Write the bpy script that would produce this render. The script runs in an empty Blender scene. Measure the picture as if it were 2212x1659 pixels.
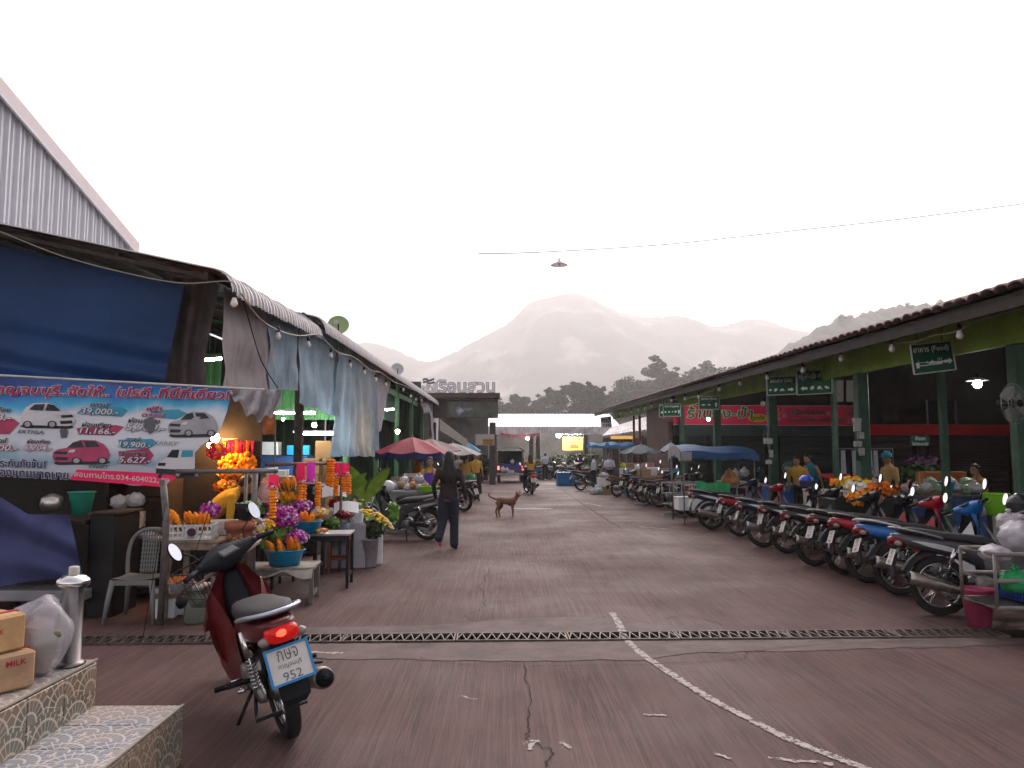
import bpy, math, random
from mathutils import Vector, Matrix, Euler, noise as mnoise
V = Vector; R = math.radians; pi = math.pi; sin = math.sin; cos = math.cos
S = bpy.context.scene; COL = S.collection
rng = random.Random(7)

# ---------------------------------------------------------------- camera
CAMZ, HOR, VPX, F = 1.65, 977.0, 1080.0, 1659.0
cam = bpy.data.objects.new('camera', bpy.data.cameras.new('camera')); COL.objects.link(cam)
cam.data.sensor_width = 36; cam.data.lens = 36 * F / 2212
cam.data.clip_start = .05; cam.data.clip_end = 6000
PITCH = math.atan((HOR - 829.5) / F); YAW = math.atan((1106 - VPX) / F)
cam.location = (0, 0, CAMZ); cam.rotation_euler = (pi / 2 + PITCH, 0, -YAW)
S.camera = cam

# ---------------------------------------------------------------- sky, sun, exposure
SUN_EL, SUN_AZ = R(40), R(14)            # azimuth measured from +Y (down the street), negative = towards -X
w = bpy.data.worlds.new('World'); S.world = w; w.use_nodes = True
nt = w.node_tree; bg = nt.nodes['Background']
sky = nt.nodes.new('ShaderNodeTexSky'); sky.sky_type = 'NISHITA'; sky.sun_disc = False
sky.sun_elevation = SUN_EL; sky.sun_rotation = SUN_AZ; sky.air_density = 1.0; sky.dust_density = 3.0; sky.ozone_density = 1.0
hs = nt.nodes.new('ShaderNodeHueSaturation'); hs.inputs['Saturation'].default_value = .22
nt.links.new(sky.outputs[0], hs.inputs['Color']); tn = nt.nodes.new('ShaderNodeMix'); tn.data_type = 'RGBA'; tn.blend_type = 'MULTIPLY'; tn.inputs[0].default_value = 1; tn.inputs[7].default_value = (1, .93, .925, 1); nt.links.new(hs.outputs[0], tn.inputs[6]); nt.links.new(tn.outputs[2], bg.inputs[0]); bg.inputs[1].default_value = .15
sl = bpy.data.lights.new('sun', 'SUN'); sl.energy = 1.0; sl.angle = R(70); sl.color = (1, .93, .87)
so = bpy.data.objects.new('sun', sl); COL.objects.link(so)
so.rotation_euler = (pi / 2 - SUN_EL, 0, pi - SUN_AZ); so['kind'] = 'helper'
S.view_settings.view_transform = 'Standard'; S.view_settings.look = 'None'
S.view_settings.exposure = 1.12; S.view_settings.gamma = 1; S.view_settings.use_curve_mapping = False
S.render.engine = 'CYCLES'
c = S.cycles
c.use_denoising = True
try: c.denoiser = 'OPENIMAGEDENOISE'
except Exception: pass
c.max_bounces = 5; c.diffuse_bounces = 2; c.glossy_bounces = 3; c.transmission_bounces = 4; c.transparent_max_bounces = 12; c.volume_bounces = 2
c.sample_clamp_indirect = 4; c.caustics_reflective = False; c.caustics_refractive = False
c.use_adaptive_sampling = True; c.adaptive_threshold = .03

# ---------------------------------------------------------------- pixel <-> place (survey of the photograph)
CM = Matrix.Translation(cam.location) @ cam.rotation_euler.to_matrix().to_4x4()
def ray(u, v): return (CM.to_3x3() @ V(((u - 1106) / F, -(v - 829.5) / F, -1)))
def at(u, v, Y):
    d = ray(u, v); return V(cam.location) + d * (Y / d.y)
def atX(u, v, X):
    d = ray(u, v); return V(cam.location) + d * (X / d.x)
def gp(u, v, z=0):
    d = ray(u, v); return V(cam.location) + d * ((z - CAMZ) / d.z)

# ---------------------------------------------------------------- materials
MATS = {}
def lin(c):                                        # sRGB 0-255 -> linear
    return tuple(((x / 255) / 12.92 if x < 10 else (((x / 255) + .055) / 1.055) ** 2.4) for x in c)
def mat(name, col, rough=.6, metal=0, var=.18, vs=5, bump=0, bs=40, emit=None, es=0, trans=0, alpha=1, coat=0, spec=.28, dirt=0, trl=0):
    if name in MATS: return MATS[name]
    m = bpy.data.materials.new(name); m.use_nodes = True; MATS[name] = m
    n = m.node_tree.nodes; l = m.node_tree.links; b = n['Principled BSDF']
    b.inputs['Roughness'].default_value = rough; b.inputs['Metallic'].default_value = metal
    b.inputs['Specular IOR Level'].default_value = spec
    b.inputs['Transmission Weight'].default_value = trans; b.inputs['Alpha'].default_value = alpha
    b.inputs['Coat Weight'].default_value = coat; b.inputs['Coat Roughness'].default_value = .08
    b.inputs['Base Color'].default_value = (*col, 1)
    if emit: b.inputs['Emission Color'].default_value = (*emit, 1); b.inputs['Emission Strength'].default_value = es
    tc = n.new('ShaderNodeTexCoord')
    if var:
        nz = n.new('ShaderNodeTexNoise'); nz.inputs['Scale'].default_value = vs; nz.inputs['Detail'].default_value = 6; nz.inputs['Roughness'].default_value = .65
        l.new(tc.outputs['Object'], nz.inputs['Vector'])
        mr = n.new('ShaderNodeMapRange'); mr.inputs[1].default_value = .3; mr.inputs[2].default_value = .7; mr.inputs[3].default_value = 1 - var; mr.inputs[4].default_value = 1 + var
        l.new(nz.outputs[0], mr.inputs[0])
        mx = n.new('ShaderNodeMix'); mx.data_type = 'RGBA'; mx.blend_type = 'MULTIPLY'; mx.inputs[0].default_value = 1
        mx.inputs[6].default_value = (*col, 1); l.new(mr.outputs[0], mx.inputs[7]); out = mx.outputs[2]
        if dirt:
            n2 = n.new('ShaderNodeTexNoise'); n2.inputs['Scale'].default_value = vs * .6; n2.inputs['Detail'].default_value = 8; n2.inputs['Roughness'].default_value = .75
            l.new(tc.outputs['Object'], n2.inputs['Vector'])
            m2 = n.new('ShaderNodeMapRange'); m2.inputs[1].default_value = .5; m2.inputs[2].default_value = .75; m2.inputs[3].default_value = 0; m2.inputs[4].default_value = dirt
            l.new(n2.outputs[0], m2.inputs[0])
            x2 = n.new('ShaderNodeMix'); x2.data_type = 'RGBA'; l.new(m2.outputs[0], x2.inputs[0]); l.new(out, x2.inputs[6]); x2.inputs[7].default_value = (.045, .034, .027, 1); out = x2.outputs[2]
            rr = n.new('ShaderNodeMapRange'); rr.inputs[3].default_value = rough; rr.inputs[4].default_value = min(1, rough + .5); l.new(m2.outputs[0], rr.inputs[0]); l.new(rr.outputs[0], b.inputs['Roughness'])
        l.new(out, b.inputs['Base Color'])
    if bump:
        nb = n.new('ShaderNodeTexNoise'); nb.inputs['Scale'].default_value = bs; nb.inputs['Detail'].default_value = 5
        l.new(tc.outputs['Object'], nb.inputs['Vector'])
        bp = n.new('ShaderNodeBump'); bp.inputs['Strength'].default_value = bump; bp.inputs['Distance'].default_value = .01
        l.new(nb.outputs[0], bp.inputs['Height']); l.new(bp.outputs[0], b.inputs['Normal'])
    if trl:                                        # thin cloth: some light comes through
        t = n.new('ShaderNodeBsdfTranslucent'); a = n.new('ShaderNodeMixShader'); a.inputs[0].default_value = trl
        if var: l.new(out, t.inputs[0])
        else: t.inputs[0].default_value = (*col, 1)
        l.new(b.outputs[0], a.inputs[1]); l.new(t.outputs[0], a.inputs[2]); l.new(a.outputs[0], n['Material Output'].inputs[0])
    return m

# ---------------------------------------------------------------- mesh builder
class MB:
    def __init__(s): s.v = []; s.f = []; s.m = []; s.sm = []
    def add(s, vs, fs, mat=0, smooth=False):
        o = len(s.v); s.v += [tuple(p) for p in vs]; s.f += [tuple(i + o for i in f) for f in fs]
        s.m += [mat] * len(fs); s.sm += [smooth] * len(fs); return s
    def box(s, c, d, rot=None, mat=0, bev=0):
        c = V(c); h = V(d) / 2; M = Euler(rot).to_matrix() if rot and not isinstance(rot, Matrix) else (rot or Matrix.Identity(3))
        if not bev:
            vs = [c + M @ V((x * h.x, y * h.y, z * h.z)) for x in (-1, 1) for y in (-1, 1) for z in (-1, 1)]
            return s.add(vs, [(0, 1, 3, 2), (4, 6, 7, 5), (0, 4, 5, 1), (2, 3, 7, 6), (0, 2, 6, 4), (1, 5, 7, 3)], mat)
        b = min(bev, min(h) * .95); vs = []; ix = {}
        for x in (-1, 1):
            for y in (-1, 1):
                for z in (-1, 1):
                    for a in range(3):
                        p = V((x * h.x, y * h.y, z * h.z)); q = (x, y, z)
                        for k in range(3):
                            if k != a: p[k] -= q[k] * b
                        ix[(x, y, z, a)] = len(vs); vs.append(c + M @ p)
        fs = []
        for a in range(3):
            o = [k for k in range(3) if k != a]
            for sg in (-1, 1):
                f = []
                for (p, q) in ((-1, -1), (1, -1), (1, 1), (-1, 1)):
                    k = [0, 0, 0]; k[a] = sg; k[o[0]] = p; k[o[1]] = q; f.append(ix[(*k, a)])
                if (sg > 0) == (a == 1): f.reverse()
                fs.append(f)
        for a in range(3):                         # edges along axis a
            o = [k for k in range(3) if k != a]
            for p in (-1, 1):
                for q in (-1, 1):
                    k0 = [0, 0, 0]; k0[o[0]] = p; k0[o[1]] = q; k1 = list(k0); k0[a] = -1; k1[a] = 1
                    f = [ix[(*k0, o[0])], ix[(*k1, o[0])], ix[(*k1, o[1])], ix[(*k0, o[1])]]
                    if (p * q > 0) == (a == 1): f.reverse()
                    fs.append(f)
        for x in (-1, 1):
            for y in (-1, 1):
                for z in (-1, 1):
                    f = [ix[(x, y, z, k)] for k in range(3)]
                    if x * y * z < 0: f.reverse()
                    fs.append(f)
        return s.add(vs, fs, mat)
    def bar(s, p, q, wd, hg=None, mat=0, up=(0, 0, 1)):        # rectangular bar from p to q
        p = V(p); q = V(q); hg = hg or wd; t = (q - p).normalized(); u = V(up)
        if abs(t.dot(u)) > .98: u = V((1, 0, 0))
        a = t.cross(u).normalized(); b = a.cross(t)
        vs = [e + a * (i * wd / 2) + b * (j * hg / 2) for e in (p, q) for (i, j) in ((-1, -1), (1, -1), (1, 1), (-1, 1))]
        return s.add(vs, [(0, 1, 2, 3), (7, 6, 5, 4), (0, 4, 5, 1), (1, 5, 6, 2), (2, 6, 7, 3), (3, 7, 4, 0)], mat)
    def loft(s, rings, mat=0, caps=True, closed=True, smooth=True, loop=False):
        n = len(rings[0]); vs = [p for r in rings for p in r]; fs = []
        k = len(rings)
        for i in range(k if loop else k - 1):
            i2 = (i + 1) % k
            for j in range(n if closed else n - 1):
                j2 = (j + 1) % n; fs.append((i * n + j, i * n + j2, i2 * n + j2, i2 * n + j))
        if caps and closed and not loop:
            fs.append(tuple(range(n))[::-1]); fs.append(tuple((k - 1) * n + j for j in range(n)))
        return s.add(vs, fs, mat, smooth)
    def tube(s, path, r, n=8, mat=0, caps=True, flat=1, loop=False):
        P = [V(p) for p in path]; k = len(P); rs = r if isinstance(r, (list, tuple)) else [r] * k
        T = []
        for i in range(k):
            a = P[(i - 1) % k] if (i or loop) else P[0]; b = P[(i + 1) % k] if (i < k - 1 or loop) else P[-1]
            d = b - a; T.append(d.normalized() if d.length > 1e-9 else V((0, 0, 1)))
        u = V((0, 0, 1)) if abs(T[0].z) < .9 else V((1, 0, 0)); a = T[0].cross(u).normalized(); rings = []
        for i in range(k):
            a = (a - T[i] * a.dot(T[i])).normalized(); b = T[i].cross(a)
            rings.append([P[i] + (a * cos(2 * pi * j / n) + b * (sin(2 * pi * j / n) * flat)) * rs[i] for j in range(n)])
        return s.loft(rings, mat, caps, loop=loop)
    def cyl(s, p, q, r, r2=None, n=14, mat=0): return s.tube([p, q], [r, r if r2 is None else r2], n, mat)
    def sphere(s, c, r, nu=12, nv=8, mat=0, rot=None, jit=0):
        c = V(c); r = V((r, r, r)) if not hasattr(r, '__len__') else V(r); M = Euler(rot).to_matrix() if rot else Matrix.Identity(3)
        vs = [c + M @ V((0, 0, -r.z))]; fs = []
        for i in range(1, nv):
            t = -pi / 2 + pi * i / nv
            for j in range(nu):
                p = 2 * pi * j / nu; k = 1 + (rng.uniform(-jit, jit) if jit else 0)
                vs.append(c + M @ V((r.x * cos(t) * cos(p) * k, r.y * cos(t) * sin(p) * k, r.z * sin(t) * k)))
        vs.append(c + M @ V((0, 0, r.z))); L = len(vs) - 1
        for j in range(nu):
            j2 = (j + 1) % nu; fs.append((0, 1 + j2, 1 + j)); fs.append((L, L - nu + j, L - nu + j2))
            for i in range(nv - 2): a = 1 + i * nu; fs.append((a + j, a + j2, a + nu + j2, a + nu + j))
        return s.add(vs, fs, mat, True)
    def torus(s, c, Rr, r, axis='y', nu=28, nv=8, mat=0, rz=None):
        c = V(c); rings = []
        for i in range(nu):
            a = 2 * pi * i / nu; ring = []
            for j in range(nv):
                b = 2 * pi * j / nv; rad = Rr + r * cos(b); h = (rz or r) * sin(b)
                p = {'y': (rad * cos(a), h, rad * sin(a)), 'z': (rad * cos(a), rad * sin(a), h), 'x': (h, rad * cos(a), rad * sin(a))}[axis]
                ring.append(c + V(p))
            rings.append(ring)
        return s.loft(rings, mat, False, loop=True)
    def grid(s, fn, nu, nv, mat=0, smooth=True):
        vs = [fn(i / nu, j / nv) for i in range(nu + 1) for j in range(nv + 1)]
        fs = [(i * (nv + 1) + j, (i + 1) * (nv + 1) + j, (i + 1) * (nv + 1) + j + 1, i * (nv + 1) + j + 1) for i in range(nu) for j in range(nv)]
        return s.add(vs, fs, mat, smooth)
    def lathe(s, prof, n=20, c=(0, 0, 0), mat=0, caps=False, sx=1, sy=1):
        c = V(c); rings = [[c + V((r * cos(2 * pi * j / n) * sx, r * sin(2 * pi * j / n) * sy, z)) for j in range(n)] for r, z in prof]
        return s.loft(rings, mat, caps)
    def poly(s, pts, mat=0): return s.add(pts, [tuple(range(len(pts)))], mat)
    def prism(s, pts, d, mat=0):                               # polygon pts extruded by vector d
        n = len(pts); d = V(d); vs = [V(p) for p in pts] + [V(p) + d for p in pts]
        return s.add(vs, [tuple(range(n))[::-1], tuple(range(n, 2 * n))] + [(j, (j + 1) % n, n + (j + 1) % n, n + j) for j in range(n)], mat)
    def xf(s, M, i0=0): s.v[i0:] = [tuple(M @ V(p)) for p in s.v[i0:]]; return s
    def mesh(s, name, mats):
        me = bpy.data.meshes.new(name); me.from_pydata(s.v, [], s.f)
        for m in (mats if isinstance(mats, (list, tuple)) else [mats]): me.materials.append(m)
        me.polygons.foreach_set('material_index', s.m); me.polygons.foreach_set('use_smooth', s.sm); me.update(); return me
    def build(s, name, mats, parent=None, loc=None, rot=None): return ob(name, s.mesh(name, mats), parent, loc, rot)
def ob(name, data, parent=None, loc=None, rot=None):
    o = bpy.data.objects.new(name, data); COL.objects.link(o)
    if loc is not None: o.location = loc
    if rot is not None: o.rotation_euler = rot
    if parent is not None: o.parent = parent
    return o
def tag(o, label=None, cat=None, group=None, kind=None):
    for k, v in (('label', label), ('category', cat), ('group', group), ('kind', kind)):
        if v: o[k] = v
    return o
def thing(name, label, cat, loc=(0, 0, 0), rz=0, group=None): return tag(ob(name, None, None, loc, (0, 0, rz)), label, cat, group)
def copy_tree(o, parent=None):
    n = o.copy(); COL.objects.link(n); n.parent = parent
    for ch in list(o.children):
        if ch.name in bpy.data.objects: copy_tree(ch, n)
    return n
def rel(o, child):                                             # keep child's world place under a moved Empty
    child.parent = o; child.matrix_parent_inverse = (Matrix.Translation(o.location) @ o.rotation_euler.to_matrix().to_4x4()).inverted(); return child
def ring(x, cz, hw, hh, e=2.6, n=16, cy=0, bot=1.0):           # superellipse in the YZ plane
    out = []
    for j in range(n):
        a = 2 * pi * j / n; ca, sa = cos(a), sin(a)
        y = math.copysign(abs(ca) ** (2 / e), ca) * hw; z = math.copysign(abs(sa) ** (2 / e), sa) * hh
        out.append(V((x, cy + y * (bot if z < 0 else 1), cz + z)))
    return out
def curve_pts(pts, k=6):                                       # Catmull-Rom through points
    P = [V(p) for p in pts]; out = []
    for i in range(len(P) - 1):
        a = P[max(i - 1, 0)]; b = P[i]; c_ = P[i + 1]; d = P[min(i + 2, len(P) - 1)]
        for t in range(k):
            t /= k; out.append(.5 * ((2 * b) + (c_ - a) * t + (2 * a - 5 * b + 4 * c_ - d) * t * t + (3 * b - a - 3 * c_ + d) * t ** 3))
    return out + [P[-1]]
def lerp(a, b, t): return a + (b - a) * t
def interp(tab, x):
    if x <= tab[0][0]: return tab[0][1]
    for (a, b), (c_, d) in zip(tab, tab[1:]):
        if x <= c_: return b + (d - b) * (x - a) / (c_ - a)
    return tab[-1][1]
ORD = 'first second third fourth fifth sixth seventh eighth ninth tenth eleventh twelfth thirteenth fourteenth fifteenth sixteenth seventeenth eighteenth nineteenth twentieth'.split()

# ---------------------------------------------------------------- lettering: flat print as mesh
TXT = {}
def text_mesh(body, offset=0.0, shear=0.0, space=1.0):
    key = (body, offset, shear, space)
    if key not in TXT:
        cu = bpy.data.curves.new('lettering', 'FONT'); cu.body = body; cu.size = 1; cu.offset = offset; cu.shear = shear; cu.space_character = space; cu.resolution_u = 2
        o = bpy.data.objects.new('lettering', cu); COL.objects.link(o)
        dg = bpy.context.evaluated_depsgraph_get(); me = o.evaluated_get(dg).to_mesh()
        vs = [tuple(v.co) for v in me.vertices]; fs = [tuple(p.vertices) for p in me.polygons]
        bpy.data.objects.remove(o)
        x0 = min((v[0] for v in vs), default=0); x1 = max((v[0] for v in vs), default=1)
        y0 = min((v[1] for v in vs), default=0); y1 = max((v[1] for v in vs), default=1)
        TXT[key] = (vs, fs, x0, x1, y0, y1)
    return TXT[key]
def put_text(mb, body, x, y, wd, hg, fn, mat=0, offset=0.0, shear=0.0, off=.004, space=1.0, fit=None):
    """write body into mb inside the box x..x+wd, y..y+hg of the surface fn(s, t, off)"""
    vs, fs, x0, x1, y0, y1 = text_mesh(body, offset, shear, space)
    if fit: _, _, x0, x1, y0, y1 = text_mesh(body, fit[0], fit[1], space)
    kx = wd / max(x1 - x0, 1e-6); ky = hg / max(y1 - y0, 1e-6)
    mb.add([fn(x + (v[0] - x0) * kx, y + (v[1] - y0) * ky, off) for v in vs], fs, mat)
# ================================================================ THE SETTING
def nodes_of(m): return m.node_tree.nodes, m.node_tree.links
def ground_mat():
    m = bpy.data.materials.new('worn_red_concrete'); m.use_nodes = True; n, l = nodes_of(m); b = n['Principled BSDF']
    tc = n.new('ShaderNodeTexCoord')
    def noise(sc, det=6, ro=.6, mp=None, dist=0):
        x = n.new('ShaderNodeTexNoise'); x.inputs['Scale'].default_value = sc; x.inputs['Detail'].default_value = det; x.inputs['Roughness'].default_value = ro; x.inputs['Distortion'].default_value = dist
        if mp:
            q = n.new('ShaderNodeMapping'); q.inputs['Scale'].default_value = mp; l.new(tc.outputs['Object'], q.inputs[0]); l.new(q.outputs[0], x.inputs['Vector'])
        else: l.new(tc.outputs['Object'], x.inputs['Vector'])
        return x.outputs[0]
    def mr(i, a, b_, c_, d):
        x = n.new('ShaderNodeMapRange'); l.new(i, x.inputs[0])
        for k, v in enumerate((a, b_, c_, d)): x.inputs[k + 1].default_value = v
        return x.outputs[0]
    def mix(f, a, b_, bl='MIX'):
        x = n.new('ShaderNodeMix'); x.data_type = 'RGBA'; x.blend_type = bl
        if isinstance(f, float): x.inputs[0].default_value = f
        else: l.new(f, x.inputs[0])
        for k, v in ((6, a), (7, b_)):
            if isinstance(v, tuple): x.inputs[k].default_value = (*v, 1)
            else: l.new(v, x.inputs[k])
        return x.outputs[2]
    def math_(op, a, b_):
        x = n.new('ShaderNodeMath'); x.operation = op
        for k, v in ((0, a), (1, b_)):
            if isinstance(v, (int, float)): x.inputs[k].default_value = v
            else: l.new(v, x.inputs[k])
        return x.outputs[0]
    big = mr(noise(.35, 5), .35, .65, 0, 1); mid = mr(noise(2.2, 8, .7), .3, .7, 0, 1); fine = noise(55, 6, .75)
    base = mix(big, (.068, .037, .034), (.112, .058, .052)); base = mix(mr(noise(.9, 6, .7), .45, .7, 0, .7), base, (.052, .040, .040))
    base = mix(mr(mid, 0, 1, 0, .45), base, (.138, .077, .070))
    # brushed grooves running down the street, broken up
    wv = n.new('ShaderNodeTexWave'); wv.bands_direction = 'X'; wv.inputs['Scale'].default_value = 6.6; wv.inputs['Distortion'].default_value = 6.0; wv.inputs['Detail'].default_value = 3; wv.inputs['Detail Scale'].default_value = .7
    q = n.new('ShaderNodeMapping'); q.inputs['Scale'].default_value = (1, .16, 1); l.new(tc.outputs['Object'], q.inputs[0]); l.new(q.outputs[0], wv.inputs['Vector'])
    gro = mr(wv.outputs['Fac'], .02, .30, 1, 0)
    brk = mr(noise(1.3, 5, .65, (1.6, .35, 1)), .38, .58, .15, 1)
    rl = noise(1, 3, .55, (19, .38, 1), .6); rl = mr(math_('ABSOLUTE', math_('SUBTRACT', rl, .5), 0), 0, .06, 1, 0)
    r2 = noise(1, 3, .5, (31, .5, 3), .4); r2 = mr(math_('ABSOLUTE', math_('SUBTRACT', r2, .52), 0), 0, .05, .85, 0)
    g = math_('MULTIPLY', math_('MAXIMUM', math_('MULTIPLY', gro, .32), math_('MAXIMUM', rl, r2)), brk)
    st = mr(noise(1, 5, .6, (34, .8, 1)), .40, .64, 0, 1)
    base = mix(math_('MULTIPLY', g, .92), base, (.018, .010, .010))
    base = mix(mr(st, 0, 1, 0, .55), base, (.032, .019, .018))
    base = mix(mr(fine, .25, .75, .0, .35), base, (.155, .098, .090))
    stain = mr(noise(1.1, 7, .7), .62, .75, 0, .6); base = mix(stain, base, (.040, .028, .027))
    l.new(base, b.inputs['Base Color'])
    ro = mr(noise(.5, 4), .35, .65, .58, .8); l.new(ro, b.inputs['Roughness']); b.inputs['Specular IOR Level'].default_value = .12
    h = math_('SUBTRACT', math_('MULTIPLY', fine, .35), math_('MULTIPLY', g, 1.0)); h = math_('ADD', h, math_('MULTIPLY', st, .35)); h = math_('ADD', h, math_('MULTIPLY', mid, .15))
    bp = n.new('ShaderNodeBump'); bp.inputs['Strength'].default_value = .35; bp.inputs['Distance'].default_value = .008; l.new(h, bp.inputs['Height']); l.new(bp.outputs[0], b.inputs['Normal'])
    return m
MG = ground_mat()
# the drain slot: a long gap in the ground, slightly askew to the street
DA = R(1.1); DC = V((0, 7.02, 0)); DT = V((cos(DA), sin(DA), 0)); DN = V((-sin(DA), cos(DA), 0)); DX0, DX1, DH = -5.2, 8.0, .145
hole = [DC + DT * DX0 - DN * DH, DC + DT * DX1 - DN * DH, DC + DT * DX1 + DN * DH, DC + DT * DX0 + DN * DH]
outer = [V((-3200, -60, 0)), V((3200, -60, 0)), V((3200, 3700, 0)), V((-3200, 3700, 0))]
mb = MB(); mb.add(hole + outer, [(4, 5, 1, 0), (5, 6, 2, 1), (6, 7, 3, 2), (7, 4, 0, 3)])
ground = tag(mb.build('ground', MG), kind='structure')
mb = MB(); D = V((0, 0, -.32))
mb.add(hole + [p + D for p in hole], [(0, 1, 5, 4), (1, 2, 6, 5), (2, 3, 7, 6), (3, 0, 4, 7), (4, 5, 6, 7)])
ch = mb.build('drain_channel', mat('drain_mud', (.02, .016, .014), .5, bump=.4, bs=12), ground)
# a smoother strip of patched concrete along both sides of the drain, ragged outer edges
def ragged(name, pts_lo, pts_hi, m, z, parent, k=60, amp=.03):
    mb = MB(); lo = []; hi = []
    for i in range(k + 1):
        t = i / k; x = lerp(pts_lo[0][0], pts_lo[-1][0], t)
        lo.append(V((x, interp(pts_lo, x) + rng.uniform(-amp, amp), z))); hi.append(V((x, interp(pts_hi, x) + rng.uniform(-amp, amp) * .3, z)))
    mb.loft([lo, hi], closed=False, caps=False, smooth=False); return mb.build(name, m, parent)
MP = mat('patched_concrete', (.090, .060, .056), .75, var=.35, vs=3, bump=.25, bs=60, dirt=.55)
dy = lambda x: 7.02 + math.tan(DA) * x
ragged('concrete_patch', [(-1.9, 6.52), (-1.3, 6.34), (.3, 6.24), (1.2, 6.28), (1.6, 6.48), (4.6, 6.70)], [(x, dy(x) - DH - .01) for x in (-1.9, 4.6)], MP, .004, ground)
ragged('concrete_patch', [(x, dy(x) + DH + .01) for x in (-2.3, 2.0)], [(-2.3, 7.42), (-.7, 7.52), (.2, 7.82), (.9, 7.88), (1.4, 7.62), (2.0, 7.36)], MP, .004, ground)
# iron grating: sections of crossed flat bars between two rails
MI = mat('rusty_iron', (.105, .085, .075), .55, .6, var=.35, vs=9, dirt=.5)
SEC = .98; nsec = 9; gx0 = -4.35
barm = None
for k in range(nsec):
    x0 = gx0 + k * (SEC + .012)
    t = thing('drain_grate', f'rusty iron drain grate section, {ORD[k]} from the flower stall end', 'grate', DC + DT * x0, DA, 'iron grates over the drain')
    mb = MB()
    for s_ in (-1, 1): mb.box((SEC / 2, s_ * (DH - .012), .004), (SEC, .016, .03))
    for s_ in (0, 1): mb.box((.006 + s_ * (SEC - .012), 0, .004), (.012, 2 * DH - .04, .03))
    mb.build('rail', MI, t)
    nb = 11
    if barm is None:
        d = SEC / nb
        barm = [MB().bar((0, -DH + .02, .006), (d / 2, DH - .02, .006), .011, .024).mesh('bar', MI), MB().bar((0, DH - .02, .006), (d / 2, -DH + .02, .006), .011, .024).mesh('bar', MI)]
    for i in range(nb):
        ob('bar', barm[0], t, (i * SEC / nb, 0, 0)); ob('bar', barm[1], t, ((i + .5) * SEC / nb, 0, 0))
# cracks, slab joints, paint
MK = mat('crack_dirt', (.016, .009, .008), .9)
def ribbon(name, pts, w0, m, z, parent, jit=.012, k=8, worn=0):
    P = curve_pts([V((p[0], p[1], 0)) for p in pts], k); mb = MB(); a = []; b_ = []
    for i, p in enumerate(P):
        d = (P[min(i + 1, len(P) - 1)] - P[max(i - 1, 0)]).normalized(); nrm = V((-d.y, d.x, 0)); ww = w0 * (rng.uniform(1 - worn, 1 + worn * .4) if worn else rng.uniform(.4, 1.3))
        c_ = p + nrm * rng.uniform(-jit, jit); a.append(V((c_.x, c_.y, z)) + nrm * ww / 2); b_.append(V((c_.x, c_.y, z)) - nrm * ww / 2)
    mb.loft([a, b_], closed=False, caps=False, smooth=False); return mb.build(name, m, parent)
def gl(*uv): return [gp(u, v) for u, v in uv]
ribbon('crack', gl((1130, 1440), (1145, 1500), (1140, 1560), (1142, 1600), (1190, 1625), (1180, 1659)), .010, MK, .005, ground, .02)
ribbon('crack', gl((1075, 1210), (1040, 1260), (1045, 1310), (1010, 1330), (1030, 1345)), .009, MK, .005, ground, .03)
ribbon('crack', gl((905, 1422), (1000, 1438), (1130, 1440), (1290, 1440), (1420, 1436), (1600, 1425), (1620, 1410), (1760, 1395), (2000, 1385)), .008, MK, .009, ground, .012, 12)
ribbon('crack', gl((1275, 1340), (1330, 1330), (1400, 1345), (1480, 1330), (1560, 1350)), .007, MK, .005, ground, .02)
ribbon('crack', gl((1195, 1040), (1225, 1065), (1290, 1110), (1345, 1143)), .035, MK, .005, ground, .02)
ribbon('slab_joint', gl((700, 1207), (1000, 1207), (1500, 1208), (1700, 1212)), .014, MK, .006, ground, .004)
ribbon('slab_joint', gl((1010, 1060), (1200, 1062), (1330, 1064)), .05, MK, .006, ground, .01)
def paint_mat():
    m = bpy.data.materials.new('flaking_white_paint'); m.use_nodes = True; n, l = nodes_of(m); b = n['Principled BSDF']
    tc = n.new('ShaderNodeTexCoord'); x = n.new('ShaderNodeTexNoise'); x.inputs['Scale'].default_value = 20; x.inputs['Detail'].default_value = 9; x.inputs['Roughness'].default_value = .75
    l.new(tc.outputs['Object'], x.inputs['Vector']); r = n.new('ShaderNodeValToRGB'); r.color_ramp.elements[0].position = .37; r.color_ramp.elements[1].position = .52
    l.new(x.outputs[0], r.inputs[0]); l.new(r.outputs[0], b.inputs['Alpha']); b.inputs['Base Color'].default_value = (.36, .32, .30, 1); b.inputs['Roughness'].default_value = .8; b.inputs['Specular IOR Level'].default_value = .1
    return m
MPA = paint_mat()
ribbon('painted_line', gl((1322, 1324), (1338, 1350), (1352, 1380), (1385, 1412), (1440, 1450), (1520, 1502), (1600, 1545), (1700, 1596), (1790, 1632), (1870, 1662), (1960, 1700)), .07, MPA, .006, ground, .004, 26, .35)
for pts, ww in (([(1130, 1608), (1165, 1602)], .05), ([(1148, 1600), (1144, 1622)], .05), ([(1210, 1604), (1232, 1618)], .06), ([(1390, 1545), (1440, 1547)], .05), ([(995, 1505), (1030, 1512)], .04), ([(1380, 1138), (1450, 1144)], .1), ([(1540, 1630), (1580, 1640)], .05), ([(1660, 1640), (1800, 1652)], .07), ([(1010, 1058), (1170, 1062)], .14), ([(1265, 1087), (1300, 1094)], .12), ([(620, 1408), (740, 1412)], .1)):
    ribbon('paint_fleck', gl(*pts), ww * .6, MPA, .0055, ground, .012, 12, .6)
# an irregular spill of matte, flaking white paint on the road
mb = MB(); pc = gp(1150, 1099); pts = []
for i in range(40):
    a = 2 * pi * i / 40; r = 1 + .35 * mnoise.noise((cos(a) * 1.7, sin(a) * 1.7, 3)); pts.append(pc + V((.60 * cos(a) * r, .30 * sin(a) * r, .005)))
mb.poly(pts); mb.build('paint_spill', MPA, ground)

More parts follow.
